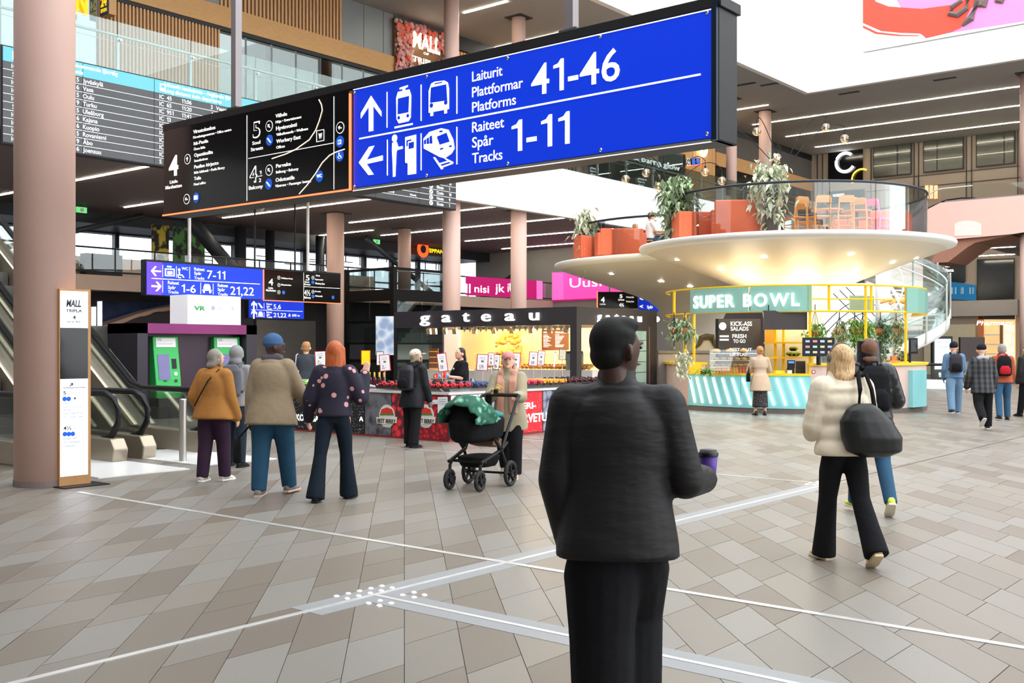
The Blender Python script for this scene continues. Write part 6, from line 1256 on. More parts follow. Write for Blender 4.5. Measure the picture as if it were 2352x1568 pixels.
sc3 = wthing('relief_screen', 'pale blue dimpled screen inside the elevator lobby', 'screen', P(887, 815, 40)); flat(863, 904, 726, 815, 40.2, pattern('dimpled_blue', '#8ea4c4', '#dbe6f4', 'voronoi', 3.2, .35, soft=.5, emit=.4), 'screen', sc3); flat(880, 886, 815, 894, 40.25, M_dark, 'stand', sc3)
ar = wthing('wayfinding_sign', 'tiny blue arrow sign on pole left of bakery column', 'sign', P(1021, 710, 37.6)); flat(1016, 1028, 695, 712, 37.6, M_blue, 'sign_panel', ar); MB().cyl(P(1022, 695, 37.65), (*P(1022, 488, 37.65).xy, 6.7), .05, n=8).build('pole', M_rail, ar); flat(1017, 1027, 690, 695, 37.6, M_black, 'sign_cap', ar)
hs = wthing('hanging_sign', 'black and blue hanging sign right of bakery, below lower bowl', 'sign', P(1440, 705, 36)); flat(1372, 1465, 670, 708, 36, M_bpanel, 'black_panel', hs); flat(1466, 1512, 674, 716, 36.2, M_blue, 'blue_panel', hs); flat(1371, 1373, 668, 708, 35.98, M_neon, 'neon_tube', hs)
ftext('4', 1380, 1389, 694, 682, 35.9, M_print, hs, .03); ftext('Little', 1378, 1391, 700, 696, 35.9, M_print, hs, .01); ftext('5', 1423, 1430, 684, 676, 35.9, M_print, hs); ftext('Soul Streets', 1420, 1434, 690, 686, 35.9, M_print, hs); ftext('4½', 1422, 1433, 704, 696, 35.9, M_print, hs)
for y in (684, 694): ftext('Workery East', 1438, 1456, y, y - 4, 35.9, M_print, hs, .01)
for y in (690, 708): ftext('<', 1469, 1477, y, y - 9, 36.1, M_print, hs, .04); ftext('Spår', 1486, 1500, y, y - 7, 36.1, M_print, hs, .02)
for px in (1400, 1490): MB().cyl(P(px, 672, 36.1), P(px, 590, 36.1), .03, n=6).build('hanger_post', M_rail, hs)
# ================================================================== people
def organic(b, name, m, parent, vox=.014, smooth=4, dec=None):
    o = b.build(name, m, parent); r = o.modifiers.new('skin', 'REMESH'); r.mode = 'VOXEL'; r.voxel_size = vox; r.use_smooth_shade = True
    if smooth: s = o.modifiers.new('smooth', 'SMOOTH'); s.iterations = smooth; s.factor = .5
    if dec: d = o.modifiers.new('light', 'DECIMATE'); d.ratio = dec
    return o
def capsule(b, p0, p1, r0, r1=None, n=12):
    r1 = r0 if r1 is None else r1; b.cyl(p0, p1, r0, r1, n); b.ell(p0, r0, n, 8); b.ell(p1, r1, n, 8); return b
def V(*a): return Vector(a)
def hd(dx, dd): return math.degrees(math.atan2(-dx, dd))
CLOTH = dict(noise=(7, .14), bump=(9, .5), rough=.85, spec=.15)
M_skin_l = mat('fair_skin', '#e0ac92', .55, noise=(9, .06)); M_skin_d = mat('dark_brown_skin', '#4a3026', .5, noise=(9, .08)); M_eye = mat('eye_dark', '#1e1714', .2); M_lip = mat('lip_tone', '#a86a60', .5)

def skeleton(H, pose):
    g = lambda k, d: pose.get(k, d); J = {}
    L1, L2, an = .245 * H, .245 * H, .045 * H; hw = g('stance', .052) * H
    zs = []
    for s in 'LR':
        a, k = radians(g('hip' + s, 0)), radians(g('knee' + s, 0)); zs.append(L1 * cos(a) + L2 * cos(a - k) + (an if g('foot' + s, 0) == 0 else an + .1 * H * sin(radians(abs(g('foot' + s, 0)))) * .9))
    hz = g('hipz', max(zs)); hy = g('hipy', 0); J['hip'] = V(0, hy, hz); ln = radians(g('lean', 3)); tw = radians(g('twist', 0))
    for s, sg in (('L', -1), ('R', 1)):
        a, k, ab = radians(g('hip' + s, 0)), radians(g('knee' + s, 0)), radians(g('abd' + s, 2)); h = V(sg * hw, hy, hz); kn = h + V(sg * sin(ab) * L1, sin(a) * L1, -cos(a) * L1); ak = kn + V(sg * sin(ab) * L2 * .6, sin(a - k) * L2, -cos(a - k) * L2)
        J['h' + s], J['k' + s], J['a' + s] = h, kn, ak
    def sp(t): return J['hip'] + V(g('side', 0) * t * H, sin(ln) * t * H, cos(ln) * t * H)
    J['sp'] = sp; J['ln'] = ln; J['neck'] = sp(.30); sw = g('shoulder', .094) * H
    for s, sg in (('L', -1), ('R', 1)):
        sh = sp(.257) + V(sg * sw * cos(tw), sg * sw * sin(tw), g('shz' + s, 0)); swg, ab, el, ft = g('arm' + s, (0, 8, 12, None))
        a, b_ = radians(swg), radians(ab); u = V(sg * sin(b_), sin(a) * cos(b_), -cos(a) * cos(b_)); e = sh + u * .17 * H
        t = V(*(ft or (-sg * .25, 1, 0))); t = (t - u * t.dot(u)).normalized(); er = radians(el); fd = u * cos(er) + t * sin(er); w = e + fd * .148 * H
        J['s' + s], J['e' + s], J['w' + s], J['f' + s], J['t' + s] = sh, e, w, fd, t
    yw, pt = radians(g('yaw', 0)), radians(g('pitch', 0)); fw = g('headfwd', .012)
    J['hm'] = Matrix.Translation(J['neck'] + V(0, (sin(ln) * .6 + fw * 1.5) * H * .1 + .01 * H, .088 * H)) @ Matrix.Rotation(yw, 4, 'Z') @ Matrix.Rotation(-pt, 4, 'X'); return J

def ringv(c, rx, ry, ln=0, n=22, tw=0, sq=1.0):
    out = []
    for k in range(n):
        a = 2 * pi * k / n; ca, sa = cos(a), sin(a); x = rx * math.copysign(abs(ca) ** sq, ca); y = ry * math.copysign(abs(sa) ** sq, sa)
        x, y = x * cos(tw) - y * sin(tw), x * sin(tw) + y * cos(tw); out.append(V(c.x + x, c.y + y * cos(ln), c.z - y * sin(ln)))
    return out

def hand(b, w, fd, lat, nrm, k, curl, fr):
    "palm, four unequal fingers and a thumb"
    fd, lat, nrm = fd.normalized(), lat.normalized(), nrm.normalized(); p1 = w + fd * .088 * k
    b.loft([[w + lat * x * .027 * k + nrm * y * .017 * k for x, y in ((-1,-1),(1,-1),(1,1),(-1,1))], [w + fd * .05 * k + lat * x * .04 * k + nrm * y * .016 * k for x, y in ((-1,-1),(1,-1),(1,1),(-1,1))], [p1 + lat * x * .041 * k + nrm * y * .013 * k for x, y in ((-1,-1),(1,-1),(1,1),(-1,1))]])
    for i, L in enumerate((.072, .08, .075, .06)):
        q = p1 + lat * (.032 - i * .0213) * k - fd * .012 * k; a1, a2, a3 = radians(curl * .45), radians(curl), radians(curl * 1.5)
        d1, d2, d3 = (fd * cos(t) + nrm * sin(t) for t in (a1, a2, a3)); q1 = q + d1 * (L * .5 + .01) * k; q2 = q1 + d2 * L * .32 * k; q3 = q2 + d3 * L * .26 * k
        capsule(b, q, q1, fr * 1.08, fr, 8); capsule(b, q1, q2, fr, fr * .95, 8); capsule(b, q2, q3, fr * .95, fr * .85, 8)
    q = w + fd * .022 * k + lat * .024 * k; d1 = (fd * .6 + lat * .75 + nrm * .35).normalized(); q1 = q + d1 * .042 * k; d2 = (fd * .85 + lat * .3 + nrm * (.3 + curl / 120)).normalized(); q2 = q1 + d2 * .038 * k
    capsule(b, q, q1, fr * 1.35, fr * 1.1, 8); capsule(b, q1, q2, fr * 1.1, fr * .9, 8)

def person(label, px, d, H, head_off, pose, top, bottom, shoes, hair, skin, fine=0, build=1.0, z=0, hands=True):
    p = W((px - CX) * d / FPX, d, z); R = thing('person', label, 'person', p, radians(VIEW + head_off)); J = skeleton(H, pose); sp, ln = J['sp'], J['ln']; B = build
    vox = .008 if fine else .011; fr = .009 if fine else .0115
    # body
    b = MB(); hm = J['hm']; hc = hm @ V(0, 0, 0)
    b.ell(hc, (.047 * H, .058 * H, .063 * H), 20, 14, hm.to_3x3().to_4x4()); b.ell(hm @ V(0, .012 * H, -.03 * H), (.036 * H, .042 * H, .042 * H), 16, 10, hm.to_3x3().to_4x4())
    b.ell(hm @ V(0, .06 * H, -.008 * H), (.008 * H, .012 * H, .016 * H), 8, 6); b.ell(hm @ V(0, .048 * H, .012 * H), (.03 * H, .01 * H, .008 * H), 8, 6); b.ell(hm @ V(0, .05 * H, -.036 * H), (.016 * H, .008 * H, .006 * H), 8, 6); b.ell(hm @ V(0, .044 * H, -.058 * H), (.014 * H, .012 * H, .011 * H), 8, 6)
    for s in (-1, 1): b.ell(hm @ V(s * .051 * H, -.004 * H, -.01 * H), (.009 * H, .015 * H, .02 * H), 10, 8)
    capsule(b, J['neck'] + V(0, 0, -.03 * H), hm @ V(0, -.014 * H, -.03 * H), .034 * H * B, .031 * H, 14)
    b.loft([ringv(sp(t), rx * H * B, ry * H * B, ln) for t, rx, ry in ((-.05, .07, .055), (0, .08, .06), (.1, .07, .052), (.2, .085, .058), (.265, .085, .05), (.3, .04, .035))])
    for s, sg in (('L', -1), ('R', 1)):
        capsule(b, J['s' + s] + V(-sg * .02 * H, 0, -.005 * H), J['e' + s], .03 * H * B, .023 * H, 10); capsule(b, J['e' + s], J['w' + s], .023 * H, .017 * H, 10)
        capsule(b, J['h' + s] + V(0, 0, .02 * H), J['k' + s], .05 * H, .034 * H, 12); capsule(b, J['k' + s], J['a' + s], .033 * H, .024 * H, 10)
        if hands:
            fd = J['f' + s]; lat = V(0, 1, .3); lat = (lat - fd * lat.dot(fd))
            hp = pose.get('hand' + s)
            if hp: lat = V(*hp[0]); lat = lat - fd * lat.dot(fd)
            nrm = fd.cross(lat) * (1 if s == 'L' else -1) * (hp[2] if hp and len(hp) > 2 else 1)
            hand(b, J['w' + s] - fd * .01, fd, lat, nrm, H / 1.72, hp[1] if hp else 28, fr)
    body = organic(b, 'body', skin, R, vox, 3, .45 if not fine else .7)
    eyes = MB()
    for s in (-1, 1):
        e = MB().ell(hm @ V(s * .019 * H, .052 * H, .002 * H), (.0075 * H, .005 * H, .0045 * H), 8, 6); e.build('eye', M_eye, R)
    MB().ell(hm @ V(0, .057 * H, -.036 * H), (.014 * H, .004 * H, .004 * H), 8, 5).build('mouth', M_lip, R)
    # upper garment
    tm = top['mat']; ez = top.get('ease', .014) * H; hem = top.get('hem', -.06); fl = top.get('flare', 0) * H; n = 15; b = MB(); qn = top.get('quilt', 0); waist = top.get('waist', 0)
    prof = ((-.30, .112, .088), (-.2, .112, .086), (-.1, .11, .084), (-.04, .106, .08), (.03, .095, .07), (.1, .086, .062), (.17, .091, .066), (.22, .09, .064), (.255, .076, .056), (.285, .052, .046), (.31, .042, .04))
    def pr(t):
        for (t0, a0, b0), (t1, a1, b1) in zip(prof, prof[1:]):
            if t0 <= t <= t1: f = (t - t0) / (t1 - t0); return a0 + (a1 - a0) * f, b0 + (b1 - b0) * f
        return prof[-1][1:]
    N = 44 if qn else 22; rings = []
    for i in range(N + 1):
        t = hem + (.302 - hem) * i / N; rx, ry = pr(t); e = ez
        if qn: e = ez * (.72 + .34 * abs(sin(pi * (t - hem) / (.302 - hem) * qn)))
        if waist and .05 < t < .13: e = ez * .2
        if t > .27: e *= .6
        f = fl * max(0, (.08 - t) / (.08 - hem)) if hem < .08 else 0
        rings.append(ringv(sp(t), rx * H * B + e + f, ry * H * B + e + f, ln, 26, radians(pose.get('twist', 0)) * max(0, t) / .27, .92))
    b.loft(rings); cr = top.get('collar', .012)
    if cr: b.loft([ringv(J['neck'] + V(0, (.004 + .012 * k) * H, (-.012 + cr * k * 1.6) * H), (.05 + top.get('cw', 0) - .004 * k) * H, (.046 + top.get('cw', 0) - .004 * k) * H, ln, 20) for k in (0, 1, 2)])
    sl = top.get('sleeve', 1.0)
    for s, sg in (('L', -1), ('R', 1)):
        S, E, Wr = J['s' + s], J['e' + s], J['w' + s]; sr = top.get('sr', 1.0); r0, r1, r2 = (.036 * B * H + ez * .7) * sr, (.033 * H + ez * .6) * sr, (.025 * H + ez * .5) * sr * top.get('cuff', 1)
        capsule(b, S + V(-sg * .03 * H, 0, .0), S + (E - S) * .15, .036 * H * B + ez * .6, r0, 14); capsule(b, J['neck'] + V(sg * .01 * H, -.004 * H, -.018 * H), S + V(-sg * .012 * H, 0, .004 * H), .034 * H + ez * .3, .03 * H * B + ez * .4, 12)
        if sl >= 1:
            if qn:
                for A_, B_, ra, rb in ((S, E, r0, r1), (E, Wr, r1, r2)):
                    for k in range(4): capsule(b, A_ + (B_ - A_) * (k / 4), A_ + (B_ - A_) * ((k + 1) / 4), ra + (rb - ra) * k / 4, (ra + (rb - ra) * (k + 1) / 4) * .95, 12)
            else: capsule(b, S, E, r0, r1, 14); capsule(b, E, Wr, r1, r2, 14)
        else: capsule(b, S, S + (E - S) * (sl * 1.6), r0, r1 * 1.1, 14)
    garment = organic(b, top.get('name', 'jacket'), tm, R, .011 if fine else .014, 2 if qn else 5)
    # lower garment
    bm_ = bottom['mat']; fz = bottom.get('flare', 1.0); e = bottom.get('ease', .008) * H; b = MB()
    if bottom.get('skirt'):
        L = bottom['skirt']; b.loft([ringv(V(J['hip'].x, J['hip'].y, J['hip'].z + (.06 - (L + .06) * i / 8) * H), (.085 + .03 * i / 8) * H * B, (.07 + .025 * i / 8) * H * B, 0, 24) for i in range(9)]); nm = 'skirt'
    else:
        nm = 'trousers'; e0 = min(e, .006 * H); b.loft([ringv(sp(t), rx * H * B + e0, ry * H * B + e0, ln) for t, rx, ry in ((-.05, .078, .062), (0, .084, .064), (.04, .076, .056), (.07, .07, .05))])
        for s, sg in (('L', -1), ('R', 1)):
            h, k, a = J['h' + s], J['k' + s], J['a' + s]; kr = .04 * H * B + e; ar = (.033 * H + e) * fz; cut = bottom.get('cut', 1.0)
            capsule(b, h + V(-sg * .008 * H, -.012 * H, .0), h + (k - h) * .5, .054 * H * B + e0, .05 * H * B + e, 14); capsule(b, h + (k - h) * .5, k, .05 * H * B + e, kr, 14); mid = k + (a - k) * .5 * cut; low = k + (a - k) * cut
            b.cyl(k, mid, kr, (kr + ar) / 2 * (.96 if fz > 1.2 else 1), 14); b.cyl(mid, low, (kr + ar) / 2 * (.96 if fz > 1.2 else 1), ar, 14); b.ell(k, kr, 12, 8)
            if cut >= 1: b.cyl(low, low + (a - k).normalized() * .028 * H * (1 if fz > 1.2 else .5), ar, ar * 1.02, 14)
    organic(b, nm, bm_, R, .011 if fine else .014, 4)
    # shoes
    for s, sg in (('L', -1), ('R', 1)):
        a = J['a' + s]; ft = radians(pose.get('foot' + s, 0)); to = radians(-sg * pose.get('toe', 8)); Mx = Matrix.Translation(a) @ Matrix.Rotation(to, 4, 'Z') @ Matrix.Rotation(ft, 4, 'X'); k = H / 1.7 * shoes.get('size', 1)
        up = [[Mx @ (V(x * w, y, zz) * k) for x, zz in ((-1, zb), (-.9, zt * .6 + zb * .4), (-.5, zt), (.5, zt), (.9, zt * .6 + zb * .4), (1, zb))] for y, w, zb, zt in ((-.07, .025, -.06, -.01), (-.05, .036, -.062, .035), (0, .04, -.062, .045), (.06, .042, -.062, .005), (.12, .045, -.062, -.02), (.165, .036, -.06, -.035), (.185, .018, -.058, -.045))]
        so = MB().loft(up).build('shoe', shoes['mat'], R, smooth=True); sw = [[Mx @ (V(x * (w + .004), y, zz) * k) for x, zz in ((-1, -.076), (1, -.076), (1, -.055), (-1, -.055))] for y, w in ((-.075, .026), (-.04, .036), (.06, .04), (.12, .046), (.17, .036), (.192, .014))]
        MB().loft(sw).build('sole', shoes.get('sole', M_white), so, bevel=.004)
    # hair
    if hair:
        st = hair['style']; b = MB(); R3 = hm.to_3x3().to_4x4()
        if st != 'none':
            b.ell(hm @ V(0, -.012 * H, (.018 if st == 'crop' else .014) * H), ((.051 if st == 'crop' else .053) * H, .057 * H, (.055 if st == 'crop' else .06) * H), 20, 14, R3)
            if st == 'short': b.ell(hm @ V(0, -.022 * H, -.015 * H), (.05 * H, .045 * H, .05 * H), 16, 10, R3)
            if st == 'crop': b.ell(hm @ V(0, -.025 * H, -.014 * H), (.046 * H, .041 * H, .04 * H), 16, 10, R3); b.ell(hm @ V(0, .012 * H, .052 * H), (.044 * H, .045 * H, .022 * H), 14, 8, R3); b.ell(hm @ V(0, -.01 * H, .03 * H), (.054 * H, .05 * H, .03 * H), 14, 8, R3)
            if st in ('long', 'bob', 'mid'):
                L = {'long': .25, 'bob': .09, 'mid': .13}[st]; wd = hair.get('w', 1)
                b.loft([[hm @ V(x * w * H * wd, (-.028 - y * .032 - .012 * (t > .5)) * H, (.02 - L * t) * H) for x, y in ((-1, -.7), (-.8, .5), (-.35, .95), (0, 1), (.35, .95), (.8, .5), (1, -.7), (0, -.2))] for t, w in ((0, .05), (.25, .058), (.5, .058), (.75, .053), (.93, .045), (1, .03))])
                for s in (-1, 1): capsule(b, hm @ V(s * .045 * H, .0, .02 * H), hm @ V(s * .05 * H * wd, .008 * H, (.02 - L * .8) * H), .018 * H, .013 * H, 8)
            if st == 'bun': b.ell(hm @ V(0, -.068 * H, .01 * H), .026 * H, 10, 8); b.ell(hm @ V(0, -.03 * H, -.02 * H), (.045 * H, .035 * H, .035 * H), 12, 8, R3)
            if st == 'pony': b.ell(hm @ V(0, -.02 * H, -.012 * H), (.048 * H, .042 * H, .044 * H), 14, 8, R3); capsule(b, hm @ V(0, -.062 * H, .0), hm @ V(0, -.085 * H, -.06 * H), .018 * H, .02 * H, 8); capsule(b, hm @ V(0, -.085 * H, -.06 * H), hm @ V(-.01 * H, -.075 * H, -.14 * H), .02 * H, .01 * H, 8)
            organic(b, 'hair', hair['mat'], R, .009 if fine else .011, 2)
    return R, J, H
def hat(R, J, H, kind, m, m2=None):
    hm = J['hm']; R3 = hm.to_3x3().to_4x4(); b = MB()
    if kind == 'beanie': b.ell(hm @ V(0, -.008 * H, .028 * H), (.056 * H, .063 * H, .056 * H), 18, 12, R3); b.ell(hm @ V(0, -.008 * H, .018 * H), (.059 * H, .066 * H, .025 * H), 18, 8, R3); return organic(b, 'beanie', m, R, .01, 3)
    b.ell(hm @ V(0, -.006 * H, .03 * H), (.055 * H, .063 * H, .05 * H), 18, 12, R3); o = organic(b, 'cap', m, R, .01, 3)
    pts = [hm @ V(.05 * H * sin(a), (.045 + .062 * cos(a)) * H, (.024 - .012 * cos(a)) * H) for a in [radians(-80 + 160 * i / 12) for i in range(13)]]; q = MB(); n = len(pts); q.add(pts + [p + V(0, 0, -.007 * H) for p in pts], [tuple(range(n)), tuple(range(2 * n - 1, n - 1, -1))] + [(i, (i + 1) % n, n + (i + 1) % n, n + i) for i in range(n)]); q.build('peak', m2 or m, o); return o
def worn(R, J, H, label, cat, name):
    t = thing(name, label, cat, R.location, R.rotation_euler.z); return t
def backpack(R, J, H, label, m, m2, w=.3, h=.44, dep=.16, straps=True):
    t = worn(R, J, H, label, 'backpack', 'backpack'); c = J['sp'](.175) + V(0, -.105 * H, 0); ln = J['ln']; b = MB()
    b.loft([ringv(c + V(0, zz * sin(-ln) * 0 + yo, zz), w / 2 * k, dep / 2 * k2, 0, 20, 0, .75) for zz, k, k2, yo in ((-h / 2, .8, .7, -.02), (-h * .42, 1, 1, -.03), (0, 1, 1, -.02), (h * .3, .95, .85, -.01), (h * .45, .7, .6, .01), (h / 2, .4, .4, .02))]); o = organic(b, 'pack_body', m, t, .013, 3)
    MB().loft([ringv(c + V(0, -dep / 2 - .015 - .02, zz), w * .36 * k, .035 * k, 0, 14, 0, .75) for zz, k in ((-h * .42, .7), (-h * .36, 1), (-.06, 1), (0, .6))]).build('front_pocket', m2, t, smooth=True)
    MB().tube([c + V(x, .02, h * .5 + zz) for x, zz in ((-.03, 0), (-.025, .035), (.025, .035), (.03, 0))], .009, 6).build('grab_loop', m2, t)
    if straps:
        for s in (-1, 1): MB().tube([c + V(s * .09, .04, h * .42), J['sp'](.285) + V(s * .085 * H * .6, .0, .035 * H), J['sp'](.25) + V(s * .075 * H, .09 * H, 0), J['sp'](.12) + V(s * .085 * H, .06 * H, 0), c + V(s * w * .45, .04, -h * .35)], .018, 6).build('strap', m2, t)
    return t

C_ = CLOTH
def cl(name, col, **k): a = dict(CLOTH); a.update(k); return mat(name, col, **a)
M_jean = cl('blue_denim', '#355672'); M_djean = cl('dark_denim', '#26303c'); M_blk = cl('black_cloth', '#17171a'); M_blk2 = cl('black_jacket_cloth', '#1b191a', rough=.6, spec=.3, bump=(3.0, 1.0), stretch=(1.1, 1.1, 3.2))
SH_blk = dict(mat=mat('black_leather', '#151515', .4), sole=mat('black_sole', '#0f0f10', .7))
# 1 near man with cup
pm_, jm_, hm_ = person('dark haired man in black jacket walking away with purple cup', 1418, 4.05, 1.69, -3, dict(lean=4, hipL=-6, kneeL=4, hipR=22, kneeR=44, stance=.036, abdL=0, abdR=0, armL=(-8, 11, 26, (.9, .5, .0)), armR=(-4, 16, 82, (.3, 1, .3)), yaw=-52, twist=-6, shoulder=.104, handR=((0, .25, 1), 55), handL=((0, 1, .2), 30)),
    dict(mat=M_blk2, hem=-.08, ease=.018, collar=.017, name='jacket'), dict(mat=M_blk, ease=.03), SH_blk, dict(style='crop', mat=mat('black_hair', '#0c0a09', .8, noise=(60, .4))), M_skin_d, 1, 1.12)
c = jm_['wR'] + jm_['fR'] * .085 + V(.0, .03, .05)
cu = thing('coffee_cup', 'purple takeaway coffee cup with black lid in man\'s hand', 'cup', pm_.location, pm_.rotation_euler.z)
MB().lathe([(0, -.06), (.029, -.06), (.039, .045), (0, .045)], 20, c).build('cup_body', mat('purple_paper_cup', '#5b3c9c', .5), cu, smooth=True); MB().lathe([(.041, .04), (.042, .052), (.036, .056), (.034, .066), (0, .066)], 20, c).build('lid', mat('black_lid', '#101012', .4), cu, smooth=True)
# 2 woman in cream puffer
M_cream2 = cl('cream_puffer', '#e6d8c0', bump=(7, .6), rough=.6)
pc_, jc_, hc_ = person('blonde woman in cream puffer jacket with black bag walking away', 1936, 7.75, 1.6, 6, dict(lean=2, hipL=10, kneeL=3, hipR=-16, kneeR=18, footR=-30, armL=(5, 12, 70, (.4, 1, 0)), armR=(8, 14, 78, (-.5, 1, .1)), shoulder=.09, stance=.045),
    dict(mat=M_cream2, hem=-.045, ease=.026, quilt=5, collar=.03, cw=.016, sr=1.12, name='puffer_jacket'), dict(mat=M_blk, flare=1.55, ease=.002), dict(mat=mat('tan_suede', '#c69a68', .8), sole=mat('cream_sole', '#d8c4a0', .7)), dict(style='mid', mat=pattern('blonde_hair', '#d9b98a', '#a8794a', 'noise', 16, .4, .55, soft=.25, stretch=(9, 9, .7)), w=1.06), M_skin_l, 1)
hb = thing('headphones', 'thin grey headband headphones on blonde woman', 'headphones', pc_.location, pc_.rotation_euler.z); MB().tube([jc_['hm'] @ V(.056 * 1.6 * cos(a), -.01, .012 * 1.6 + .066 * 1.6 * sin(a)) for a in [pi * i / 14 for i in range(15)]], .007, 6).build('headband', mat('grey_band', '#6c6660', .5), hb); [MB().ell(jc_['hm'] @ V(s * .056 * 1.6, -.005, .01), (.018, .03, .036), 10, 8).build('ear_cup', mat('grey_band', '#6c6660', .5), hb) for s in (-1, 1)]
bg_ = thing('shoulder_bag', 'large black slouchy shoulder bag on blonde woman', 'bag', pc_.location, pc_.rotation_euler.z); b = MB(); b.loft([ringv(V(.09 + dx, -.19, zz), rx, ry, 0, 18, 0, .8) for zz, rx, ry, dx in ((.78, .1, .05, .06), (.82, .2, .1, .06), (.92, .22, .115, .04), (1.03, .19, .1, .0), (1.12, .12, .07, -.02), (1.16, .06, .04, -.02))]); organic(b, 'bag_body', mat('black_nylon', '#101112', .4, bump=(7, .35), noise=(8, .2)), bg_, .012, 2)
for dx, y in ((-.05, -.16), (.07, -.15)): MB().tube([V(.08 + dx, -.2, 1.12), V(.09 + dx * .7, -.17, 1.26), V(.1 + dx * .5, -.09, 1.36), V(.11 + dx * .4, .03, 1.35), V(.13 + dx, .08, 1.2)], .016, 6).build('strap', M_blk, bg_)
# 3 woman in black puffer
pb3, jb3, hb3 = person('brown haired woman in shiny black puffer and lime trainers', 1998, 10.0, 1.63, -2, dict(lean=2, hipL=12, kneeL=5, hipR=-10, kneeR=20, footR=-35, armL=(5, 10, 30, None), armR=(10, 22, 80, (-.6, 1, 0)), yaw=-10),
    dict(mat=mat('black_shiny_puffer', '#141518', .3, noise=(8, .2), bump=(10, .4)), hem=-.1, ease=.03, quilt=9, collar=.05, cw=.022, sr=1.12, name='puffer_jacket'), dict(mat=M_jean, ease=.004), dict(mat=mat('lime_trainer', '#c3d94a', .5), sole=mat('cream_trainer_sole', '#e6dcc4', .6)), dict(style='bob', mat=mat('brown_hair', '#6b4630', .6, noise=(40, .4))), M_skin_l)
backpack(pb3, jb3, hb3, 'slim black quilted backpack on woman in black puffer', M_blk, M_blk, .27, .42, .12)
# 4 trench woman at the counter
pt, jt, ht = person('woman in beige trench coat ordering at the turquoise counter', 1746, 24.75, 1.62, 0, dict(lean=4, armL=(20, 18, 70, (.3, 1, 0)), armR=(18, 20, 70, (-.3, 1, 0)), yaw=15), dict(mat=cl('beige_trench', '#c4ab92'), hem=-.19, ease=.014, flare=.028, waist=1, collar=.016, name='trench_coat'), dict(mat=pattern('dotted_black_skirt', '#b9aea8', '#1c191b', 'voronoi', 45, .2), skirt=.42), SH_blk, dict(style='bun', mat=mat('honey_hair', '#b98a56', .6, noise=(40, .3))), M_skin_l)
hb4 = thing('handbag', 'small black handbag under arm of woman in trench coat', 'handbag', pt.location, pt.rotation_euler.z); MB().loft([ringv(V(-.27, .02, zz), .045, r_, 0, 12) for zz, r_ in ((.78, .1), (.84, .12), (.95, .1), (.98, .06))]).build('bag_body', M_blk, hb4, smooth=True); MB().tube([V(-.27, -.06, .96), V(-.26, 0, 1.12), V(-.27, .08, .96)], .008, 6).build('strap', M_blk, hb4)
# 5-8 people at the far right
p5, j5, h5 = person('man in blue denim jacket and dark beanie at far right', 2192, 25.3, 1.74, -12, dict(lean=3, hipL=-18, kneeL=8, hipR=16, kneeR=2, armL=(-5, 10, 40, None), armR=(10, 10, 60, None), yaw=-25), dict(mat=cl('washed_blue_jacket', '#6484a4'), hem=-.03, ease=.02, name='jacket'), dict(mat=cl('washed_jeans', '#6c8aa6'), ease=.014), dict(mat=mat('dark_trainer', '#2c2a2e', .6), sole=mat('white_sole', '#d8d8d6', .6)), None, M_skin_l); hat(p5, j5, h5, 'beanie', cl('navy_beanie', '#1d222c')); backpack(p5, j5, h5, 'dark grey backpack on man in blue denim', cl('charcoal_pack', '#37343a'), M_blk)
p6, j6, h6 = person('person in black and grey plaid coat with dark cap', 2257, 20.5, 1.65, -8, dict(lean=5, hipL=-12, kneeL=40, footL=-40, hipR=4, armL=(0, 14, 25, None), armR=(0, 14, 25, None), yaw=-20), dict(mat=plaid('grey_black_plaid', '#1c1c1e', '#55565a', '#3a3b3e', 3.2), hem=-.12, ease=.022, collar=.02, name='coat'), dict(mat=M_blk, ease=.014), dict(mat=mat('black_trainer', '#1b1b1c', .6), sole=mat('white_sole', '#d8d8d6', .6)), None, M_skin_l); hat(p6, j6, h6, 'cap', cl('dark_cap', '#202024')); b = MB(); capsule(b, j6['neck'] + V(-.07, -.05, -.01), j6['neck'] + V(.07, -.05, -.01), .05, .05); organic(b, 'grey_hood', cl('grey_hood', '#a3a4a6'), p6)
p7, j7, h7 = person('grey haired person in rust jacket with red backpack', 2303, 23.2, 1.67, -14, dict(lean=3, hipL=-14, kneeL=8, hipR=12, kneeR=12, armL=(0, 10, 20, None), armR=(5, 10, 30, None), yaw=-25), dict(mat=cl('rust_jacket', '#a4553c'), hem=-.05, ease=.02, collar=.02, name='jacket'), dict(mat=M_jean, ease=.006), SH_blk, dict(style='short', mat=mat('grey_hair', '#8d8880', .7, noise=(50, .3))), M_skin_l); backpack(p7, j7, h7, 'red and black backpack on person in rust jacket', M_blk, cl('red_pack', '#b01f2c'))
person('person in dark clothes cut off by the right picture edge', 2362, 24.2, 1.66, 10, dict(lean=3, hipL=10, hipR=-8), dict(mat=M_blk2, hem=-.08, ease=.02), dict(mat=M_blk), SH_blk, dict(style='short', mat=mat('brown_hair', '#6b4630', .6)), M_skin_l)
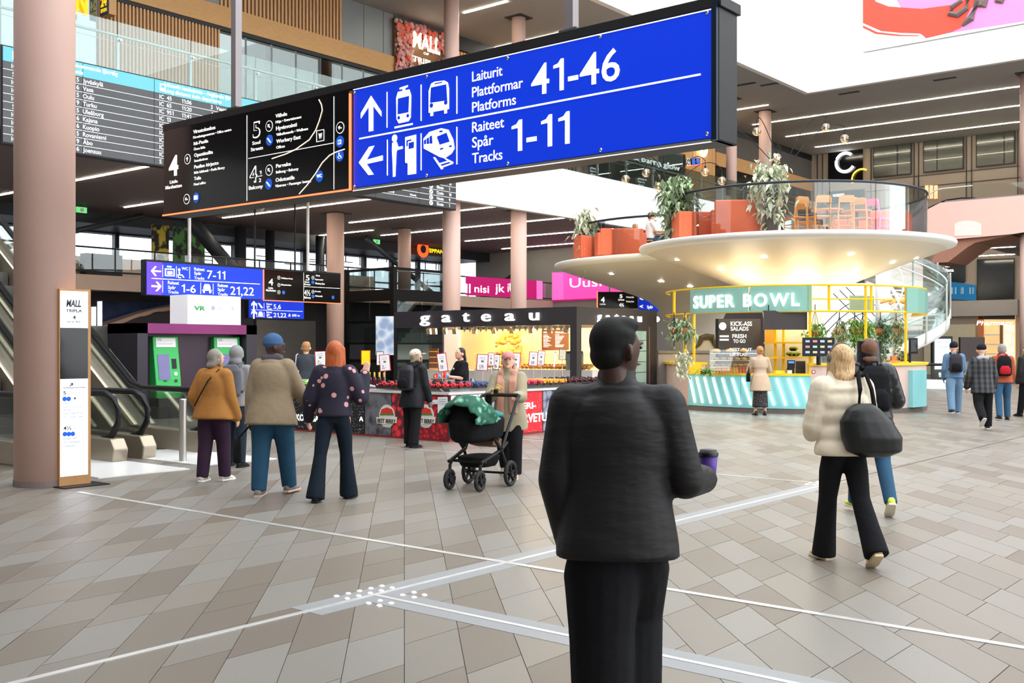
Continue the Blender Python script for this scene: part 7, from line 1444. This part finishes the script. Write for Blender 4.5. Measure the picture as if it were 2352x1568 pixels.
# 9 man with blue beanie
p9, j9, h9 = person('man in khaki coat, jeans and blue beanie walking away', 624, 11.25, 1.71, -8, dict(lean=5, hipL=-2, kneeL=4, hipR=16, kneeR=4, armL=(-6, 12, 14, None), armR=(12, 24, 24, (.3, 1, 0)), yaw=-62, shoulder=.088, stance=.056), dict(mat=cl('khaki_coat', '#93826a', bump=(8, .6)), hem=-.1, ease=.026, flare=.018, collar=.02, name='coat'), dict(mat=cl('mid_blue_jeans', '#2c4f68'), ease=.014), dict(mat=mat('grey_trainer', '#8c8580', .6, noise=(20, .3)), sole=mat('pale_red_sole', '#d9b6a8', .6), size=1.1), None, M_skin_d, 0, 1.1); hat(p9, j9, h9, 'beanie', cl('slate_blue_beanie', '#46628a'))
b = MB(); capsule(b, j9['neck'] + V(-.075, -.02, .02), j9['neck'] + V(.075, -.02, .02), .05, .05); capsule(b, j9['neck'] + V(-.05, .05, .01), j9['neck'] + V(.06, .05, .01), .045, .045); organic(b, 'grey_scarf', cl('grey_scarf', '#57555e'), p9)
hb9 = thing('shopping_bag', 'black cloth bag hanging behind man in khaki coat', 'bag', p9.location, p9.rotation_euler.z); MB().loft([ringv(V(-.37, -.02, zz), .035, r_, 0, 12) for zz, r_ in ((.34, .05), (.4, .075), (.52, .065), (.6, .03))]).build('bag_body', M_blk, hb9, smooth=True); MB().tube([V(-.37, -.02, .59), j9['wL'] + V(0, 0, -.08)], .01, 6).build('strap', M_blk, hb9)
# 10 shearling woman, 11 grey hoodie
p10, j10, h10 = person('grey haired woman in brown shearling jacket and plum trousers', 490, 12.45, 1.56, -16, dict(lean=4, hipL=-2, kneeL=6, hipR=10, kneeR=8, armL=(-14, 22, 55, (.6, .6, 0)), armR=(4, 12, 18, None), yaw=-30, twist=-6), dict(mat=cl('brown_suede', '#a5713a', bump=(10, .4)), hem=-.07, ease=.03, flare=.012, collar=.022, cw=.006, cuff=1.15, name='shearling_jacket'), dict(mat=cl('plum_cord', '#382638'), ease=.012), dict(mat=mat('cream_shoe', '#d8d0c2', .6), sole=M_white), dict(style='bob', mat=mat('ash_grey_hair', '#8f8880', .7, noise=(50, .3))), M_skin_l, 0, 1.08)
hb10 = thing('crossbody_strap', 'thin dark crossbody strap on brown shearling jacket', 'bag strap', p10.location, p10.rotation_euler.z); MB().tube([V(.1, -.03, 1.31), V(.02, -.145, 1.18), V(-.08, -.165, 1.0), V(-.17, -.13, .88)], .008, 6).build('strap', M_blk, hb10)
p11, j11, h11 = person('person in grey hood with grey backpack beside ticket machine', 541, 14.0, 1.6, -10, dict(lean=3, hipL=4, hipR=-6), dict(mat=cl('grey_hoodie', '#8d8c8e'), hem=-.04, ease=.018, name='hoodie'), dict(mat=M_djean, ease=.008), SH_blk, None, M_skin_l); b = MB(); b.ell(j11['hm'] @ V(0, -.014 * 1.6, .008 * 1.6), (.06 * 1.6, .066 * 1.6, .07 * 1.6), 18, 12); b.ell(j11['hm'] @ V(0, -.03 * 1.6, -.06 * 1.6), (.055 * 1.6, .05 * 1.6, .05 * 1.6), 14, 10); organic(b, 'hood', cl('grey_hoodie', '#8d8c8e'), p11); backpack(p11, j11, h11, 'slate grey backpack of person in grey hood', cl('slate_pack', '#5c5d63'), cl('slate_pack', '#5c5d63'), .3, .42)
# 12 red haired woman
p12, j12, h12 = person('red haired woman in dark polka dot blouse and flared jeans', 768, 10.9, 1.655, -6, dict(lean=2, hipL=-12, kneeL=2, hipR=12, kneeR=2, abdL=5, armL=(-4, 22, 35, (.2, 1, 0)), armR=(6, 26, 140, (.25, .5, .9)), shoulder=.088, handR=((-.9, .2, .1), 8)), dict(mat=pattern('polka_blouse', '#d99a9a', '#1b172b', 'voronoi', 10, .25, .8, soft=.03), hem=-.01, ease=.014, sr=1.25, collar=.008, cuff=.9, name='blouse'), dict(mat=cl('indigo_flares', '#18212b'), flare=1.75, ease=.0), SH_blk, dict(style='long', mat=pattern('copper_hair', '#c2622e', '#a04a20', 'noise', 16, .4, .5, soft=.25, stretch=(9, 9, .7)), w=1.1), M_skin_l)
# 13 man behind stall
p13, j13, h13 = person('fair haired man in dark jacket behind the stall with tote', 702, 21.5, 1.7, 0, dict(lean=3, yaw=5), dict(mat=cl('charcoal_jacket', '#3c4046'), hem=-.08, ease=.02, name='jacket'), dict(mat=M_blk), SH_blk, dict(style='crop', mat=mat('sandy_hair', '#a9794c', .6, noise=(50, .3))), M_skin_l); tb = thing('tote_bag', 'pale tote bag on shoulder of man behind stall', 'bag', p13.location, p13.rotation_euler.z); MB().box(-.26, -.1, -.19, -.15, .8, 1.12).build('bag_body', cl('pale_tote', '#c9c9cc'), tb, bevel=.02); MB().tube([V(-.18, -.17, 1.1), V(-.16, -.14, 1.42), V(-.16, .02, 1.44), V(-.17, .1, 1.2)], .012, 6).build('strap', cl('pale_tote', '#c9c9cc'), tb)
# 14 black coat woman with patterned cap
p14, j14, h14 = person('woman in black parka and spotted cap looking at the stall', 947, 16.75, 1.55, -35, dict(lean=8, hipL=4, kneeL=2, hipR=-4, kneeR=6, armR=(6, 10, 12, None), armL=(0, 10, 16, None), yaw=-30, pitch=-12), dict(mat=cl('black_parka', '#1b1c1f', rough=.5), hem=-.14, ease=.026, collar=.03, cw=.01, name='parka'), dict(mat=M_blk, flare=1.15, ease=.014), SH_blk, dict(style='bob', mat=mat('ash_blonde_hair', '#a58f78', .7, noise=(50, .3))), M_skin_l); hat(p14, j14, h14, 'cap', pattern('spotted_cap_cloth', '#4a3a32', '#e3cfc0', 'voronoi', 60, .3), mat('cream_peak', '#dcd0c4', .7)); backpack(p14, j14, h14, 'black backpack on woman in parka and spotted cap', mat('black_pack', '#1d1b22', .5), M_blk, .28, .4, .15)
gl14 = MB(); gl14.ell(j14['wR'] + j14['fR'] * .06, (.04, .045, .07), 10, 8); organic(gl14, 'grey_glove', cl('grey_glove', '#77787c'), p14, .012, 2)
# 15 seller
p15, j15, h15 = person('stall seller in black t-shirt with blue gloves holding red bags', 1062, 19.6, 1.58, 118, dict(lean=3, armL=(22, 12, 78, (.1, 1, .1)), armR=(20, 16, 74, (-.1, 1, .1)), yaw=10, pitch=-10), dict(mat=cl('black_tshirt', '#1f1c20'), hem=-.06, ease=.012, sleeve=.45, collar=.004, name='tshirt'), dict(mat=M_blk), SH_blk, dict(style='pony', mat=mat('black_brown_hair', '#2a211e', .6, noise=(50, .3))), M_skin_l)
for s in 'LR':
    b = MB(); b.ell(j15['w' + s] + j15['f' + s] * .05, (.045, .05, .045), 10, 8); organic(b, 'blue_glove', mat('blue_nitrile', '#3a8ec4', .4), p15, .011, 2)
    rb_ = thing('red_paper_bag', 'red paper bag in seller\'s ' + ('left' if s == 'L' else 'right') + ' gloved hand', 'bag', p15.location, p15.rotation_euler.z); c = j15['w' + s] + j15['f' + s] * .1; MB().obox(c, (.1, .03, .12), .3, .2, .4).build('bag_body', mat('red_paper', '#e0342a', .6), rb_)
lg = MB().ell(j15['sp'](.21) + V(.06, .135, 0), (.035, .012, .022), 10, 6).build('shirt_logo', mat('white_shirt_logo', '#d9dbe0', .6), p15)
# 16 stroller woman
p16, j16, h16 = person('woman in beige coat, pink cap and scarf pushing stroller', 1170, 12.85, 1.53, 168, dict(lean=6, hipL=14, kneeL=10, hipR=-8, kneeR=24, footR=-15, armL=(30, 8, 66, (.1, 1, .3)), armR=(24, 14, 92, (-.5, .8, .4)), yaw=8, pitch=-14, handL=((1, 0, 0), 70)), dict(mat=cl('beige_coat', '#a39880'), hem=-.15, ease=.026, flare=.01, collar=.014, name='coat'), dict(mat=M_blk, ease=.016), dict(mat=mat('beige_trainer', '#b8a488', .6), sole=mat('tan_sole', '#c9b696', .6)), dict(style='short', mat=mat('brown_hair', '#6b4630', .6)), M_skin_l); hat(p16, j16, h16, 'cap', cl('pink_cap', '#cc8d88'))
b = MB(); nk = j16['neck']
for s, L in ((-1, .52), (1, .56)): b.loft([[nk + V(s * (.065 + .02 * t) + x * .05, (.115 if t > .12 else .06) + y * .018, -t * L + .03) for x, y in ((-1, -1), (1, -1), (1, 1), (-1, 1))] for t in (0, .1, .25, .5, .75, 1)])
capsule(b, nk + V(-.07, -.05, .03), nk + V(.07, -.05, .03), .045, .045); capsule(b, nk + V(-.08, -.03, .02), nk + V(-.07, .07, -.01), .034, .026); capsule(b, nk + V(.08, -.03, .02), nk + V(.07, .07, -.01), .034, .026); organic(b, 'scarf', cl('peach_scarf', '#cf9a84'), p16, .013, 3)
ph = thing('phone', 'yellow cased phone held by woman with stroller', 'phone', p16.location, p16.rotation_euler.z); c = j16['wR'] + j16['fR'] * .09; MB().obox(c, (.085, .02, .14), 0, .2, -.5).build('phone_case', mat('mustard_case', '#b39a3c', .5), ph, bevel=.01); MB().ell(c + V(.01, .02, -.005), (.03, .008, .032), 10, 6).build('camera_hole', M_black, ph)
# 17 seated man on the lower bowl
p17, j17, h17 = person('man in white shirt sitting at table on lower bowl balcony', 1493, 31.3, 1.72, -78, dict(lean=2, hipz=.52, hipy=0, hipL=84, kneeL=82, hipR=84, kneeR=82, armL=(30, 8, 62, None), armR=(30, 10, 66, None), yaw=0), dict(mat=cl('white_shirt', '#f2f2f2'), hem=.0, ease=.014, name='shirt'), dict(mat=M_jean), SH_blk, dict(style='crop', mat=mat('brown_hair', '#6b4630', .6)), M_skin_l, z=Z2)

# ================================================================== stroller
so_ = W(-.38, 11.9); sh_ = VIEW + hd(-.24, -.47)
st = thing('stroller', 'black baby stroller with green blanket over its hood', 'stroller', so_, radians(sh_)); M_fr = mat('black_stroller_frame', '#222224', .4, .4); M_tyre = mat('grey_rubber_tyre', '#2a2a2c', .8); M_fab = cl('black_stroller_fabric', '#161618')
def wheel(x, y, r, w):
    t = MB().tube([(x, y + (r - .022) * cos(a), r + (r - .022) * sin(a)) for a in [2 * pi * i / 28 for i in range(28)]], .024, 8, True).build('wheel', M_tyre, st, smooth=True); b = MB()
    for k in range(5): a = 2 * pi * k / 5 + .3; b.bar((x, y, r), (x, y + (r - .03) * cos(a), r + (r - .03) * sin(a)), .025, .016)
    b.cyl((x - .025, y, r), (x + .025, y, r), .032, n=12); b.lathe([(r - .05, -.008), (r - .038, -.008), (r - .038, .008), (r - .05, .008)], 24, (0, 0, 0), closed=True) if False else None
    b.build('rim', M_fr, t)
wheel(-.27, -.27, .145, .05); wheel(.27, -.27, .145, .05); wheel(-.19, .3, .115, .045); wheel(.19, .3, .115, .045)
for s in (-1, 1):
    MB().tube([(s * .19, .3, .115), (s * .19, .29, .27), (s * .19, .24, .33)], .018, 8).build('fork', M_fr, st); MB().tube([(s * .2, .3, .31), (s * .21, .1, .36), (s * .23, -.12, .42), (s * .25, -.22, .5)], .02, 8).build('side_tube', M_fr, st)
    MB().tube([(s * .25, -.27, .145), (s * .24, -.1, .42), (s * .24, .06, .56)], .018, 8).build('leg_tube', M_fr, st); MB().tube([(s * .25, -.1, .44), (s * .25, -.3, .72), (s * .25, -.46, .95), (s * .24, -.54, 1.0)], .018, 8).build('handle_tube', M_fr, st)
MB().tube([(-.24, -.54, 1.0), (-.2, -.58, 1.01), (.2, -.58, 1.01), (.24, -.54, 1.0)], .022, 8).build('handlebar', mat('black_grip', '#141414', .6), st)
MB().cyl((-.28, -.27, .145), (.28, -.27, .145), .014, n=8).build('rear_axle', M_fr, st); MB().box(-.22, .22, .2, .235, .3, .33).build('front_bar', M_fr, st); MB().cyl((-.25, -.02, .55), (.25, -.02, .55), .02, n=8).build('cross_tube', M_fr, st)
b = MB(); b.loft([ringv(V(0, -.02, zz), rx, ry, 0, 22, 0, .7) for zz, rx, ry in ((.24, .17, .2), (.3, .19, .25), (.36, .2, .27))]); organic(b, 'basket', M_fab, st, .016, 2)
b = MB(); b.loft([ringv(V(0, .02 + yo, zz), rx, ry, 0, 26, 0, .75) for zz, rx, ry, yo in ((.52, .17, .34, 0), (.56, .21, .4, 0), (.66, .225, .42, 0), (.76, .23, .43, 0), (.78, .21, .41, 0))]); organic(b, 'carrycot', M_fab, st, .016, 3)
b = MB(); b.ell((0, .18, .76), (.225, .25, .24), 22, 14); organic(b, 'hood', M_fab, st, .016, 2)
b = MB(); b.ell((0, -.2, .8), (.2, .2, .06), 18, 10); organic(b, 'teal_cover', cl('teal_cover', '#3c7f7c', noise=(14, .5)), st, .016, 2)
MB().obox((0, -.18, .5), (.3, .2, .1), 0, .2).build('leather_pouch', mat('brown_pouch', '#7d5a44', .6), st); MB().box(.14, .22, -.6, -.57, .86, 1.0).build('phone_pouch', M_fab, st, bevel=.01)
bk_ = thing('blanket', 'green patterned blanket draped over stroller hood', 'blanket', so_, radians(sh_)); b = MB(); nn, mm_ = 30, 14; vs = []
for j in range(mm_ + 1):
    t = j / mm_
    for i in range(nn + 1):
        a = -pi * .12 + pi * 1.24 * i / nn; w_ = 1 + .05 * sin(i * 1.3 + j * .7) + .03 * sin(i * 2.9); rr = .255 * w_; el_ = (-.12 + .72 * t) * pi
        x = -cos(a) * rr * 1.0; zz = .77 + max(-.16, sin(a)) * .27 * w_ * (sin(min(pi, max(0, (t * .85 + .12) * pi))) ** .45); y = .18 + (.30 - .52 * t) * (1 + .08 * sin(i * .9)); vs.append(V(x, y, zz))
fs = [(j * (nn + 1) + i, j * (nn + 1) + i + 1, (j + 1) * (nn + 1) + i + 1, (j + 1) * (nn + 1) + i) for j in range(mm_) for i in range(nn)]
bl_ = MB().add(vs, fs).build('blanket_cloth', pattern('green_net_blanket', '#7fb59c', '#1f5a46', 'voronoi', 9, .2, .9, soft=.2), bk_, smooth=True); bl_.modifiers.new('thick', 'SOLIDIFY').thickness = .012
